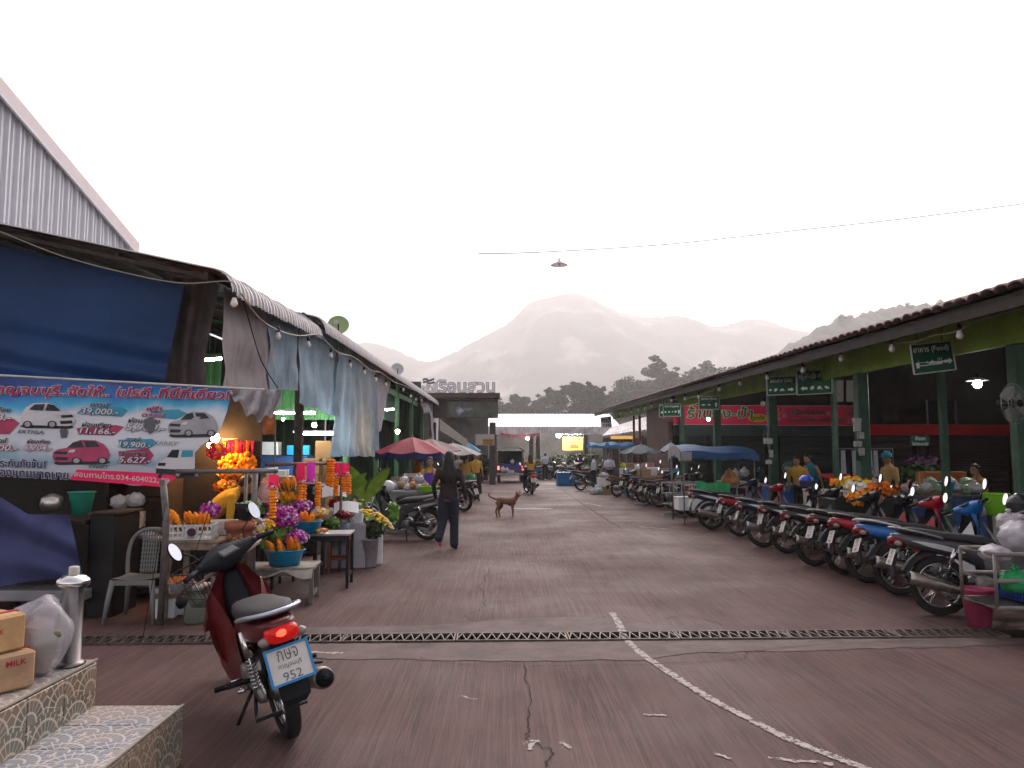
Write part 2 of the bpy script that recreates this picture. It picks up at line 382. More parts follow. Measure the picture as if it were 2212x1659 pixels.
# ---------------------------------------------------------------- mountains, hill (real distances, seen through the haze)
def forest_mat(name, a, b_, sc, cliff=None):
    m = bpy.data.materials.new(name); m.use_nodes = True; n, l = nodes_of(m); b = n['Principled BSDF']; b.inputs['Roughness'].default_value = .9
    tc = n.new('ShaderNodeTexCoord'); x = n.new('ShaderNodeTexNoise'); x.inputs['Scale'].default_value = sc; x.inputs['Detail'].default_value = 8; x.inputs['Roughness'].default_value = .7
    l.new(tc.outputs['Object'], x.inputs['Vector']); r = n.new('ShaderNodeValToRGB'); r.color_ramp.elements[0].position = .3; r.color_ramp.elements[1].position = .7
    r.color_ramp.elements[0].color = (*a, 1); r.color_ramp.elements[1].color = (*b_, 1); l.new(x.outputs[0], r.inputs[0]); out = r.outputs[0]
    if cliff:
        y = n.new('ShaderNodeTexNoise'); y.inputs['Scale'].default_value = .008; y.inputs['Detail'].default_value = 6; q = n.new('ShaderNodeMapping'); q.inputs['Scale'].default_value = (1.4, 1, .55); l.new(tc.outputs['Object'], q.inputs[0]); l.new(q.outputs[0], y.inputs['Vector'])
        r2 = n.new('ShaderNodeMapRange'); r2.inputs[1].default_value = .56; r2.inputs[2].default_value = .66; l.new(y.outputs[0], r2.inputs[0])
        mx = n.new('ShaderNodeMix'); mx.data_type = 'RGBA'; l.new(r2.outputs[0], mx.inputs[0]); l.new(out, mx.inputs[6]); mx.inputs[7].default_value = (*cliff, 1); out = mx.outputs[2]
    l.new(out, b.inputs['Base Color']); return m
def ridge(name, sil, D, depth, m, nu, nv, bumps, seed, front=.25, wob=.10):
    """a real hill: crest line at distance D with heights from the surveyed skyline, falling away in front and behind"""
    prof = [((at(u, v, D)).x, (at(u, v, D)).z) for u, v in sil]; x0, x1 = prof[0][0], prof[-1][0]; q_ = [(x0 + (x1 - x0) * i / 400, 0) for i in range(401)]; raw = [interp(prof, x) for x, _ in q_]; prof = [(q_[i][0], sum(raw[max(0, min(400, i + k))] for k in range(-4, 5)) / 9) for i in range(401)]
    mb = MB(); H = max(p[1] for p in prof)
    def fn(a, b_):
        x = lerp(x0, x1, a); t = b_ * 2 - 1; h = interp(prof, x)
        y = D + t * depth * (1 if t > 0 else 1.25)
        k = (1 - abs(t) ** 1.1) if t < 0 else (1 - t)
        k = max(k, 0); p = V((x / 90, y / 90, seed))
        g = mnoise.fractal(p, 1, 2, 5) * wob * H * (min(1, abs(t) * 2.2) if t < 0 else 0)
        z = max(h * k + g * k, -.6)
        near = 1 - min(1, abs(t) * 1.2)
        z += bumps * (mnoise.noise((x / (bumps * 1.6), y / (bumps * 1.6), seed)) + .8 * mnoise.noise((x / (bumps * .6), y / (bumps * .6), seed + 5))) * min(1, k * 4) * .8
        return V((x, y, z))
    mb.grid(fn, nu, nv); return tag(mb.build(name, m), kind='structure')
SIL = [(420, 990), (560, 850), (660, 780), (720, 752), (781, 738), (812, 742), (846, 752), (888, 771), (925, 786), (960, 770), (1000, 752), (1046, 725), (1085, 708), (1112, 690), (1122, 670), (1140, 655), (1180, 643), (1232, 632), (1270, 638), (1302, 659), (1340, 674), (1367, 682), (1414, 687), (1465, 679), (1502, 692), (1554, 710), (1586, 696), (1628, 686), (1674, 701), (1707, 712), (1744, 716), (1830, 735), (1980, 780), (2200, 850), (2420, 985)]
ridge('mountain', SIL, 1750, 620, forest_mat('far_forest', (.018, .026, .016), (.045, .055, .035), .05, (.22, .2, .18)), 320, 80, 5.5, 2.3)
SIL2 = [(1380, 985), (1500, 905), (1600, 830), (1655, 782), (1700, 745), (1733, 728), (1789, 704), (1820, 688), (1860, 678), (1895, 671), (1935, 664), (1970, 655), (2010, 662), (2100, 640), (2250, 640), (2500, 700), (2800, 985)]
ridge('hill', SIL2, 600, 200, forest_mat('hill_forest', (.016, .024, .012), (.05, .06, .03), .16), 280, 56, 4.6, 7.7, wob=.06)
# ================================================================ LEFT MARKET HALL
M_ROOF = mat('weathered_roof_metal', (.46, .43, .44), .5, .05, var=.3, vs=2.2, dirt=.6)
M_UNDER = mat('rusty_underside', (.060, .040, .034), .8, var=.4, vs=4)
M_WOOD = mat('old_dark_wood', (.035, .024, .020), .8, var=.45, vs=9, bump=.3, bs=30)
M_WOODL = mat('worn_pale_wood', (.20, .145, .11), .75, var=.4, vs=9, bump=.25, bs=40, dirt=.6)
M_GREEN = mat('green_paint', (.045, .16, .062), .5, var=.3, vs=3, dirt=.6)
M_STEEL = mat('galvanised_steel', (.28, .27, .27), .42, .7, var=.3, vs=8, dirt=.5)
M_PIPE = mat('dull_pipe', (.16, .145, .14), .5, .5, var=.35, vs=10, dirt=.5)
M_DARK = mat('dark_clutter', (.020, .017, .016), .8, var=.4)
M_BLACKP = mat('black_plastic', (.010, .011, .014), .5, var=.2, spec=.14)
M_WHITEP = mat('white_plastic', (.62, .62, .63), .45, var=.1, dirt=.3)
M_CARD = mat('brown_cardboard', (.30, .19, .11), .8, var=.2, dirt=.25)
M_FOAM = mat('white_foam', (.66, .66, .68), .8, var=.08, bump=.1, bs=90, dirt=.25)
M_TUBE = mat('lit_tube', (1, 1, 1), .4, var=0, emit=(.93, 1, .95), es=120)
M_BULBW = mat('unlit_bulb', (.66, .63, .60), .35, var=.06)
M_LIT = mat('lit_bulb', (1, 1, 1), .4, var=0, emit=(1, .97, .9), es=200)
M_WARM = mat('warm_lit_bulb', (1, .7, .3), .4, var=0, emit=(1, .50, .16), es=170)
prof = [(-3.25, -.04), (-3.255, .04), (-3.28, .12), (-3.33, .195), (-3.41, .25), (-3.52, .285), (-3.66, .31), (-4.6, .51), (-5.9, .785), (-7.4, 1.10), (-9.4, 1.52)]
def sheet_mesh(wd, ribs):
    mb = MB(); cols = []
    for k in range(ribs):
        for a, h in ((0, 0), (.45, 0), (.55, .028), (.9, .028)): cols.append(((k + a) / ribs * wd, h))
    cols.append((wd + .02, 0))
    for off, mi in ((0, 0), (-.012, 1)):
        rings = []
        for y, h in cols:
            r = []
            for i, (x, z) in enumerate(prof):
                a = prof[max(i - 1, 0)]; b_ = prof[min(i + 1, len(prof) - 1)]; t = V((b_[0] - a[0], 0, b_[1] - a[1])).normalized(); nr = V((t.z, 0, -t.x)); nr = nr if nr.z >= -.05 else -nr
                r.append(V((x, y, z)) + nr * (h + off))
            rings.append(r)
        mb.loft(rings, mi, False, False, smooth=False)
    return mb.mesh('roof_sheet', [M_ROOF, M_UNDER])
hall = thing('market_hall', 'long market hall with curved corrugated eave over the flower stalls', 'market hall', (0, 0, 0))
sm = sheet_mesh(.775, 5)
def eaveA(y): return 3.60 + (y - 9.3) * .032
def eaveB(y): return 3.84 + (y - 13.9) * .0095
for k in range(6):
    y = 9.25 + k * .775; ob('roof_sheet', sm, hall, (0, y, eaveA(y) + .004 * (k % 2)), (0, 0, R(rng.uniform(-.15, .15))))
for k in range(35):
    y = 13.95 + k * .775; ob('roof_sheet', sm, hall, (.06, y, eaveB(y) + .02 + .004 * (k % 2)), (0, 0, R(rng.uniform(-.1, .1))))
mb = MB()
for y in (9.3, 13.8): MB().bar((-3.55, y, eaveA(y) + .17), (-9.3, y, eaveA(y) + 1.38), .05, .13, up=(0, 1, 0)).build('rafter', M_WOOD, hall)

for y in [18.2 + 4.4 * k for k in range(6)]: MB().bar((-3.55, y, eaveB(y) + .2), (-9.3, y, eaveB(y) + 1.42), .05, .14, up=(0, 1, 0)).build('rafter', M_GREEN, hall)
for x, z in ((-3.6, .22), (-4.7, .45), (-5.8, .68), (-6.9, .91), (-8.0, 1.14)):
    MB().bar((x, 9.3, eaveA(9.3) + z), (x, 13.9, eaveA(13.9) + z), .05, .07).build('purlin', M_WOOD, hall)
    MB().bar((x, 13.9, eaveB(13.9) + z + .1), (x, 41, eaveB(41) + z + .1), .05, .07).build('purlin', M_UNDER, hall)
# posts
MB().box((-3.62, 10.25, 1.8), (.16, .13, 3.6), mat=0, bev=.015).build('post', M_WOOD, hall)
for y in (13.9, 18.2, 22.6, 27, 31.4, 35.8, 40.4): MB().box((-3.62, y, 2.0), (.14, .14, 4.0), bev=.012).build('post', M_GREEN if y > 14 else M_WOOD, hall)
for y in (13.9, 18.2, 22.6, 27, 31.4): MB().box((-7.6, y, 2.3), (.14, .14, 4.6), bev=.012).build('post', M_GREEN, hall)
# eave beams
MB().bar((-3.62, 13.9, 3.55), (-3.62, 41, 3.8), .06, .16).build('eave_beam', M_GREEN, hall)
# inside walls: dark back wall, a green corrugated screen across the hall, green side sheets
def corrugated(p, q, z0, z1, m, step=.2, dep=.03):
    p = V(p); q = V(q); L = (q - p).length; d = (q - p) / L; nr = V((-d.y, d.x, 0)); n_ = max(2, int(L / step)); mb = MB(); lo = []; hi = []
    for k in range(n_):
        for a, h in ((0, 0), (.4, 0), (.5, 1), (.9, 1)):
            b_ = p + d * (L * (k + a) / n_) + nr * (h * dep); lo.append(V((b_.x, b_.y, z0))); hi.append(V((b_.x, b_.y, z1)))
    lo.append(V((q.x, q.y, z0))); hi.append(V((q.x, q.y, z1)))
    mb.loft([lo, hi], 0, False, False, smooth=False); return mb
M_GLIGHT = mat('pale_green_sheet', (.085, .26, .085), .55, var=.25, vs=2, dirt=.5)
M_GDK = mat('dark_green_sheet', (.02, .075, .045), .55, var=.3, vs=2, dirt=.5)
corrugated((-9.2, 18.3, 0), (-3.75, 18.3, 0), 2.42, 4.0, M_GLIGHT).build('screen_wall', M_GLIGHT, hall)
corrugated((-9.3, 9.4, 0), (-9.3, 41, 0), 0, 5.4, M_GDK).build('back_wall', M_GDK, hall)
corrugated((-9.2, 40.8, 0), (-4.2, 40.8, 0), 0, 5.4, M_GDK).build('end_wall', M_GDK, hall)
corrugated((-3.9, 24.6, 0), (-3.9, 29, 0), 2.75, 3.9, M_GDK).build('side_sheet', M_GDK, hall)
MB().box((-6.4, 25, .03), (5.4, 31.4, .05)).build('hall_floor', mat('hall_floor', (.05, .045, .042), .6, var=.4, vs=2), hall)
# lit tubes and bulbs of the hall
def tube_lamp(u, v, Y, L, label, rz=0):
    p = at(u, v, Y); t = thing('tube_lamp', label, 'lamp', p, rz)
    MB().tube([(-L / 2, 0, 0), (L / 2, 0, 0)], .02, 8).build('lit_tube', M_TUBE, t)
    MB().box((0, 0, .045), (L + .06, .07, .045), bev=.01).build('batten', M_WHITEP, t); MB().cyl((0, 0, .06), (0, 0, 1.1), .006, n=5).build('hanger', M_STEEL, t)
tube_lamp(633, 892, 15.2, .85, 'lit tube lamp below the green screen wall inside the flower hall')
tube_lamp(682, 937, 17.2, .95, 'lit tube lamp above the brown cartons inside the flower hall')
tube_lamp(452, 777, 13.0, .7, 'lit tube lamp seen through the gap beside the grey-brown cloth', R(-25))
tube_lamp(836, 885, 25.5, .8, 'lit tube lamp under the green side sheet past the long tarpaulin', R(-50))
def bulb_lamp(u, v, Y, label, m=M_LIT, r=.045, drop=.5, name='light_bulb', cat='bulb'):
    p = at(u, v, Y); t = thing(name, label, cat, p)
    MB().sphere((0, 0, 0), (r, r, r * 1.15), 12, 8).build('glass', m, t); MB().lathe([(r * .55, r * .8), (r * .5, r * 1.6), (r * .42, r * 2.3), (0, r * 2.4)], 10).build('socket', M_BLACKP, t)
    MB().cyl((0, 0, r * 2.2), (0, 0, drop), .004, n=5).build('cord', M_BLACKP, t); return t
bulb_lamp(679, 918, 16.5, 'round lit white bulb hanging above the lower tube lamp', drop=.7)
bulb_lamp(612, 905, 15.6, 'small lit bulb beside the tube lamp under the green screen', r=.025, drop=.6)
bulb_lamp(465, 946, 9.3, 'bright warm bulb hanging at the torn edge of the car banner', M_WARM, .05, .5)
bulb_lamp(453, 962, 9.15, 'warm elongated bulb just under the bright one at the banner edge', M_WARM, .03, .3)
bulb_lamp(859, 932, 19.2, 'orange lit bulb above the top of the red umbrella', M_WARM, .05, .9)
bulb_lamp(598, 1011, 12, 'small clear bulb under the orange cloth sign', M_BULBW, .02, .15)

# ---------------------------------------------------------------- tarpaulins
def cloth(name, label, cat, fn, nu, nv, m, group=None, loc=None):
    mb = MB(); mb.grid(fn, nu, nv); o = mb.build(name, m); return tag(o, label, cat, group)
M_NAVY = mat('navy_tarp', (.006, .036, .125), .6, var=.2, vs=1.2, bump=.15, bs=200)
M_TGREY = mat('faded_blue_tarp', (.18, .25, .32), .7, var=.3, vs=1.6, dirt=.35, trl=.25, bump=.1, bs=160)
M_TMAUVE = mat('faded_mauve_tarp', (.235, .20, .215), .7, var=.25, vs=1.4, dirt=.35, trl=.25, bump=.1, bs=160)
M_TPALE = mat('pale_lilac_tarp', (.36, .335, .385), .7, var=.2, vs=1.4, dirt=.2, trl=.3, bump=.1, bs=160)
M_BRCL = mat('grey_brown_cloth', (.085, .065, .066), .85, var=.3, vs=4, bump=.2, bs=150)
def navy(a, b_):
    ur = lerp(398, 340, b_); u = lerp(-260, ur, a); v = lerp(lerp(455, 600, (u + 260) / 660) + 18, 900, b_)
    f = .10 * sin(b_ * 30 - a * 6 - 1) * max(0, (b_ - .42)) * 1.6 + .05 * sin(a * 9 + b_ * 3) + .006 * mnoise.noise((a * 12 + b_ * 5, b_ * 14, 4)) + .05 * mnoise.noise((a * 4, b_ * 4, 1))
    k = max(0, b_ - .6); f += .20 * math.exp(-((b_ - (.70 + .16 * a)) / .035) ** 2) * (.3 + .7 * min(1, a * 1.3)) - .14 * math.exp(-((b_ - (.77 + .13 * a)) / .03) ** 2)
    return at(u, v, 9.72 - f)
cloth('blue_tarpaulin', 'big dark blue tarpaulin hanging under the roof edge behind the car banner', 'tarpaulin', navy, 60, 90, M_NAVY)
def brown(a, b_):
    u = lerp(352, lerp(478, 443, min(1, b_ * 1.5)), a); v = lerp(600, 850, b_); return at(u, v, 10.0 - .05 * sin(a * 14 + b_) - .03 * sin(a * 5 + 2 * b_))
cloth('brown_cloth', 'grey-brown cloth hanging beside the dark blue tarpaulin', 'cloth', brown, 30, 14, M_BRCL)
def side_tarp(name, label, u0, u1, ub0, ub1, ztop, vb0, vb1, m, folds, amp, seed, X=-3.46, scal=0, roll=True):
    def fn(a, b_):
        yt = -X * F / (VPX - lerp(u0, u1, a)); yb = -X * F / (VPX - lerp(ub0, ub1, a)); y = lerp(yt, yb, b_)
        zb = CAMZ + (HOR - lerp(vb0, vb1, a)) / F * yb; z = lerp(ztop(yt), zb, b_)
        w_ = amp * (.25 + .75 * b_) * sin(a * folds + 1.3 * sin(a * 5 + seed) + seed) + .05 * mnoise.noise((a * 3, b_ * 3, seed)) + .02 * mnoise.noise((a * 14, b_ * 3, seed))
        if scal and b_ > .9: z += scal * (abs(sin(a * 30)) - .5) * (b_ - .9) * 10; w_ += .07 * (b_ - .9) * 10 * sin(a * 60)
        return V((X + w_ + .05 * b_, y, z))
    return cloth(name, label, 'tarpaulin', fn, 60, 26, m, 'faded tarpaulins along the eave')
zA = lambda y: eaveA(y) + .12; zB = lambda y: eaveB(y) + .22
side_tarp('hanging_tarpaulin', 'mauve-grey tarpaulin at the near corner of the curved eave', 477, 586, 470, 580, zA, 836, 842, M_TMAUVE, 9, .02, 1)
side_tarp('hanging_tarpaulin', 'grey-blue tarpaulin next to the mauve one at the corner', 576, 640, 573, 638, zA, 842, 844, M_TGREY, 8, .02, 2.2, X=-3.44)
side_tarp('hanging_tarpaulin', 'grey-blue tarpaulin with slanted lower edge, over the cartons', 641, 737, 642, 722, zB, 870, 902, M_TGREY, 16, .03, 3.1)
side_tarp('hanging_tarpaulin', 'long pale blue tarpaulin with a frilled hem reaching down to the red umbrella', 732, 806, 712, 818, zB, 985, 985, M_TGREY, 34, .045, 4.4, X=-3.40, scal=.06)
side_tarp('hanging_tarpaulin', 'pale lilac tarpaulin tapering to a point behind the long one', 800, 846, 812, 820, zB, 935, 930, M_TPALE, 8, .03, 5.2, X=-3.48)
side_tarp('hanging_cloth', 'narrow white cloth hanging at the far end of the eave', 928, 949, 932, 946, lambda y: eaveB(y) + .05, 952, 950, mat('white_cloth', (.55, .53, .57), .8, var=.12, vs=3, trl=.3), 12, .05, 6.1)
side_tarp('hanging_tarpaulin', 'small pale gathered tarpaulin at the far eave corner', 905, 930, 912, 930, lambda y: eaveB(y) + .1, 895, 888, M_TPALE, 12, .06, 7.1)
# loose rope over the first tarps
MB().tube(curve_pts([at(523, 640, 9.9), at(540, 700, 10), at(565, 780, 10.2), at(600, 838, 10.4)]), .008, 5).build('rope', M_BLACKP)
tag(bpy.data.objects['rope'], 'black rope hanging across the mauve tarpaulin', 'rope')

# ---------------------------------------------------------------- bulbs strung along the curved eave
cab = curve_pts([at(0, 500, 9.2), at(140, 555, 9.2), at(300, 596, 9.2), at(400, 612, 9.2), at(497, 608, 9.25), at(512, 635, 9.3)], 5)
MB().tube(cab, .007, 5).build('power_cable', mat('pale_cable', (.3, .27, .24), .6))
tag(bpy.data.objects['power_cable'], 'thin pale cable sagging across the dark blue tarpaulin', 'cable')
EX = -3.2
def eave_pt(u, v): Y = -EX * F / (VPX - u); return V((EX, Y, CAMZ + (HOR - v) / F * Y))
bl = [(501, 642, 657), (598, 716, 730), (664, 740, 748), (713, 765, 772), (755, 786, 793), (786, 800, 808), (811, 815, 823), (833, 826, 834), (871, 838, 845), (887, 852, 859), (898, 860, 866), (910, 862, 868)]
cp = [(515, 632), (560, 690), (605, 716), (645, 725), (686, 722), (700, 735), (730, 762), (764, 772), (800, 800), (822, 805), (850, 825), (870, 832), (890, 842), (912, 850), (930, 868)]
MB().tube(curve_pts([eave_pt(u, v) for u, v in cp], 4), .011, 5).build('bulb_cable', MATS['pale_cable'])
tag(bpy.data.objects['bulb_cable'], 'sagging cable of bulbs along the curved metal eave', 'cable')
def eave_bulb(p, top, label, group):
    t = thing('light_bulb', label, 'bulb', p, 0, group); r = .042
    MB().lathe([(0, -r), (r * .55, -r * .85), (r * .95, -r * .3), (r, .1 * r), (r * .85, r * .7), (r * .6, r * 1.3), (r * .55, r * 1.8)], 14).build('glass', M_BULBW, t)
    MB().lathe([(r * .58, r * 1.7), (r * .66, r * 2.0), (r * .6, r * 3.2), (r * .3, r * 3.6), (0, r * 3.65)], 10).build('socket', M_BLACKP, t)
    MB().cyl((0, 0, r * 3.5), (0, 0, max(top - p.z, r * 3.8)), .004, n=5).build('cord', M_BLACKP, t)
for i, (u, v0, v1) in enumerate(bl):
    p = eave_pt(u, v1 - 2); q = eave_pt(u, interp(cp, u)) if u > 512 else eave_pt(u, 622)
    eave_bulb(p, q.z, f'unlit white bulb under the curved metal eave, {ORD[i]} from the near corner', 'unlit bulbs under the curved eave')

# ---------------------------------------------------------------- white corrugated gable house behind
house = thing('gable_house', 'tall house gable of white corrugated metal above the dark roof edge', 'building', (0, 0, 0))
M_WM = mat('white_ribbed_metal', (.60, .61, .66), .45, 0, var=.06, vs=2)
GX = -9.0
g0, g1 = atX(0, 200, GX), atX(276, 522, GX)
def gtop(y): return g0.z - .12 + (y - g0.y) * (g1.z - g0.z) / (g1.y - g0.y)
mb = MB(); prof_y = []; y = 9.0
seq = []
while y < 20.5:
    seq += [(y, 0), (y + .015, .07), (y + .06, .07), (y + .075, 0), (y + .17, 0), (y + .18, .04), (y + .22, .04), (y + .23, 0)]; y += .33
lo = [V((GX + h, yy, 3.5)) for yy, h in seq]; hi = [V((GX + h, yy, gtop(yy))) for yy, h in seq]
mb.loft([lo, hi], 0, False, False, smooth=False); mb.build('wall', M_WM, house)
M_TRIM = mat('pale_metal_trim', (.62, .55, .56), .5, 0, var=.05)
MB().bar((GX + .12, 8.0, gtop(8.0) + .1), (GX + .12, 18.6, gtop(18.6) + .1), .06, .26).build('verge_trim', M_TRIM, house)
MB().bar((GX + .14, 8.0, gtop(8.0) - .07), (GX + .14, 18.6, gtop(18.6) - .07), .05, .05).build('trim_lip', M_WM, house)
mb = MB(); mb.box((0, 0, 0), (4.9, .02, .02)); 
MB().add([(GX + .15, 8, gtop(8) + .2), (GX + .15, 18.6, gtop(18.6) + .2), (GX - 9, 18.6, gtop(18.6) + .2), (GX - 9, 8, gtop(8) + .2)], [(0, 1, 2, 3)]).build('roof', M_WM, house)

# ---------------------------------------------------------------- satellite dishes
def dish(u, v, Y, r, label, m, yaw, logo=None):
    c_ = at(u, v, Y); t = thing('satellite_dish', label, 'satellite dish', c_, yaw)
    A = Matrix.Rotation(R(-68), 4, 'X')       # bowl opens towards -Y and up
    mb = MB(); mb.lathe([(0.001, 0), (r * .35, r * .03), (r * .7, r * .12), (r * .93, r * .21), (r, r * .25), (r, r * .22), (r * .7, r * .10), (r * .35, r * .01), (0.001, -.02)], 32); mb.xf(Matrix.Rotation(R(68), 4, 'X')); mb.build('reflector', m, t)
    mb = MB(); mb.cyl((0, -.95 * r, -.1 * r), (0, -.75 * r, .05 * r), r * .07); mb.tube([(0, -.2 * r, -.9 * r), (0, -.9 * r, -.12 * r)], .012, 6); mb.build('feed_arm', M_BLACKP, t)
    mb = MB(); mb.tube([(0, .06, 0), (0, .14, -.5 * r), (0, .16, -r - .5)], .02, 8); mb.build('mast', M_STEEL, t)
    if logo:
        mb = MB(); B = Matrix.Rotation(R(68), 4, 'X')
        for k in range(6):
            a = pi / 6 + k * pi / 3; mb.sphere((-.22 * r + .17 * r * cos(a), .28 * r + .17 * r * sin(a), .10 * r), (.085 * r, .085 * r, .02), 8, 4)
        mb.xf(B); mb.build('printed_flower', M_WHITEP, t)
    return t
dish(731, 704, 15.6, .215, 'pale green satellite dish with a white flower mark on the curved roof', mat('dish_green', (.27, .36, .17), .5, var=.08), R(12), True)
dish(858, 798, 24, .20, 'small grey-white satellite dish farther along the curved roof', mat('dish_grey', (.42, .42, .44), .5, var=.08), R(15))
# ================================================================ RIGHT MARKET HALL
M_BEAM = mat('olive_green_beam', (.24, .44, .05), .6, var=.3, vs=1.5, dirt=.35)
M_POST = mat('teal_green_post', (.020, .068, .038), .5, var=.35, vs=5, dirt=.55)
M_TILE = mat('old_clay_tile', (.24, .165, .15), .8, var=.4, vs=7, bump=.3, bs=40, dirt=.5)
M_FASC = mat('dark_fascia', (.035, .027, .024), .8, var=.3)
M_RDARK = mat('dark_roof_lining', (.030, .026, .026), .8, var=.3, vs=1)
hallr = thing('produce_hall', 'open produce hall with clay tile roof and olive green beam', 'market hall', (0, 0, 0))
def eaveR(y): return 3.39 + (y - 8.2) * .0148
SL = math.tan(R(17))
RT = Matrix.Rotation(-math.atan(SL), 3, 'Y')
# roof deck
Y0, Y1 = 4.6, 45.2
mb = MB()
for off, mi in ((.03, 0), (-.05, 1)):
    mb.add([(5.55, Y0, eaveR(Y0) + off), (5.55, Y1, eaveR(Y1) + off), (20, Y1, eaveR(Y1) + off + 14.45 * SL), (20, Y0, eaveR(Y0) + off + 14.45 * SL)], [(0, 1, 2, 3)], mi)
mb.build('roof', [M_TILE, M_RDARK], hallr)
MB().bar((5.58, Y0, eaveR(Y0) - .10), (5.58, Y1, eaveR(Y1) - .10), .035, .16).build('fascia', M_FASC, hallr)
# clay tiles: two courses along the eave, each tile its own piece
tm = MB(); rings = []
for j in range(2):
    rr = []
    for i in range(9):
        a = pi * i / 8; rr.append(V((j * .36, -.125 * cos(a), .055 * sin(a) + .018 * (1 - j))))
    rings.append(rr)
tm.loft(rings, 0, False, False)
tm.loft([[p + V((0, 0, -.018)) for p in r] for r in rings], 0, False, False); tm.loft([rings[0], [p + V((0, 0, -.018)) for p in rings[0]]], 0, False, False, smooth=False)
tmesh = tm.mesh('roof_tile', M_TILE)
k = 0; y = Y0 + .2
while y < 41 and k < 150:
    for cc in range(2):
        x = 5.50 + cc * .33; o = ob('roof_tile', tmesh, hallr, (x, y + rng.uniform(-.01, .01), eaveR(y) + .035 + (x - 5.55) * SL + rng.uniform(-.006, .01)), (rng.uniform(-.04, .04), -math.atan(SL) + rng.uniform(-.05, .03), rng.uniform(-.03, .03)))
    y += .245; k += 1
# green beam on the posts
def beamz(y): return 3.02 + (y - 9.68) * .015
mb = MB(); x0 = 6.5
pts = [(Y0, beamz(Y0)), (44.2, beamz(44.2)), (44.2, beamz(44.2) + .66), (Y0, beamz(Y0) + .66)]
mb.prism([V((x0, y, z)) for y, z in pts], (.08, 0, 0)); mb.build('beam', M_BEAM, hallr)
for y, sx in ((9.58, .17), (13.8, .2), (18.4, .2), (23.1, .2), (27.6, .17), (32.1, .17)):
    p = MB().box((6.55, y, beamz(y) / 2), (sx, sx, beamz(y) - .004), bev=.015).build('post', M_POST, hallr)
    MB().box((6.55 - .0, y, .35), (sx + .03, sx + .03, .7), bev=.01).build('plinth', mat('post_foot', (.09, .10, .085), .8, var=.4, dirt=.6), hallr)
for y in (11.9, 16.1): MB().box((7.45, y + .9, 1.6), (.11, .11, 3.3), bev=.01).build('post', M_POST, hallr)
for y in (36.2, 37.8): MB().cyl((6.6, y, 0), (6.6, y, beamz(y)), .06).build('post', mat('red_steel', (.20, .03, .03), .5, var=.3), hallr)
MB().cyl((6.45, 31.2, 0), (6.45, 31.2, 3.1), .07).build('post', mat('green_pipe', (.03, .17, .10), .5, var=.2), hallr)
for y in (13.8, 18.4, 23.1, 27.6): MB().bar((6.6, y, beamz(y) + .35), (19.5, y, beamz(y) + .35 + 12.9 * SL), .06, .16, up=(0, 1, 0)).build('rafter', M_FASC, hallr)
for x in (8.2, 9.9, 11.6, 13.3): MB().bar((x, 9, eaveR(9) - .1 + (x - 5.55) * SL), (x, 31, eaveR(31) - .1 + (x - 5.55) * SL), .05, .09).build('purlin', M_FASC, hallr)
mb = MB(); mb.box((13, 19, .02), (13, 29, .04)); mb.build('hall_floor', MATS['hall_floor'], hallr)
# ---- far shop front facing the camera, across the hall
YF = 28.0
def SF(u, v, off=0): return at(u, v, YF - off)
shop = thing('shutter_shop', 'row of closed shutters under red sign boards at the back of the produce hall', 'shop', (0, 0, 0))
xl, xr_ = SF(1455, 900).x, 19.5
M_SHUT = mat('dark_green_shutter', (.020, .030, .027), .5, .2, var=.25, vs=1, dirt=.4)
M_SHUT2 = mat('brown_shutter', (.070, .045, .040), .55, .2, var=.25, vs=1, dirt=.4)
M_LINT = mat('teal_grey_lintel', (.035, .060, .052), .6, var=.25)
slat = MB().box((0, 0, 0), (1, .02, .082), bev=.008)
slm = slat.mesh('slat', M_SHUT); slm2 = slat.mesh('slat', M_SHUT2)
for (ua, ub, me_) in ((1478, 1527, slm), (1561, 1655, slm), (1688, 1850, slm), (1880, 1972, slm2), (2010, 2180, slm2)):
    xa, xb = SF(ua, 1000).x, SF(ub, 1000).x; sh = MB().box(((xa + xb) / 2, YF + .06, 1.12), (xb - xa, .03, 2.24)).build('shutter', me_.materials[0], shop)
    for k in range(24): o = ob('slat', me_, sh, ((xa + xb) / 2, YF + .03, .05 + k * .093)); o.scale.x = xb - xa
MB().box(((xl + SF(1862, 900).x) / 2, YF + .0, 2.47), (SF(1862, 900).x - xl, .12, .44)).build('lintel', M_LINT, shop)
MB().box(((SF(1873, 900).x + xr_) / 2, YF - .02, 2.47), (xr_ - SF(1873, 900).x, .14, .40)).build('lintel', mat('red_lintel', (.65, .016, .018), .5, var=.2, vs=1), shop)
for u in (1478, 1544, 1671, 1862, 1990, 2190):
    x = SF(u, 1000).x; MB().box((x, YF - .01, 1.15), (.22, .2, 2.3), bev=.01).build('pier', M_LINT if u < 1860 else M_SHUT2, shop)
uw = [V((x, YF + .3, z)) for x, z in ((xl, 2.2), (xr_, 2.2), (xr_, eaveR(YF) - .12 + (xr_ - 5.55) * SL), (xl, eaveR(YF) - .12 + (xl - 5.55) * SL))]
MB().prism(uw, (0, .15, 0)).build('upper_wall', mat('brown_board_wall', (.030, .019, .018), .8, var=.35, vs=1.5), shop)
MB().box(((xl + xr_) / 2, YF + .37, 1.1), (xr_ - xl, .15, 2.2)).build('wall', MATS['brown_board_wall'], shop)
MB().box((19.6, 16, 3), (.15, 28, 6)).build('end_wall', MATS['brown_board_wall'], shop)
MB().box((xl - .1, YF + 2.2, 1.7), (.15, 4.2, 3.4)).build('side_wall', mat('brown_side_wall', (.09, .05, .045), .8, var=.3, vs=1.5), shop)
mb = MB()
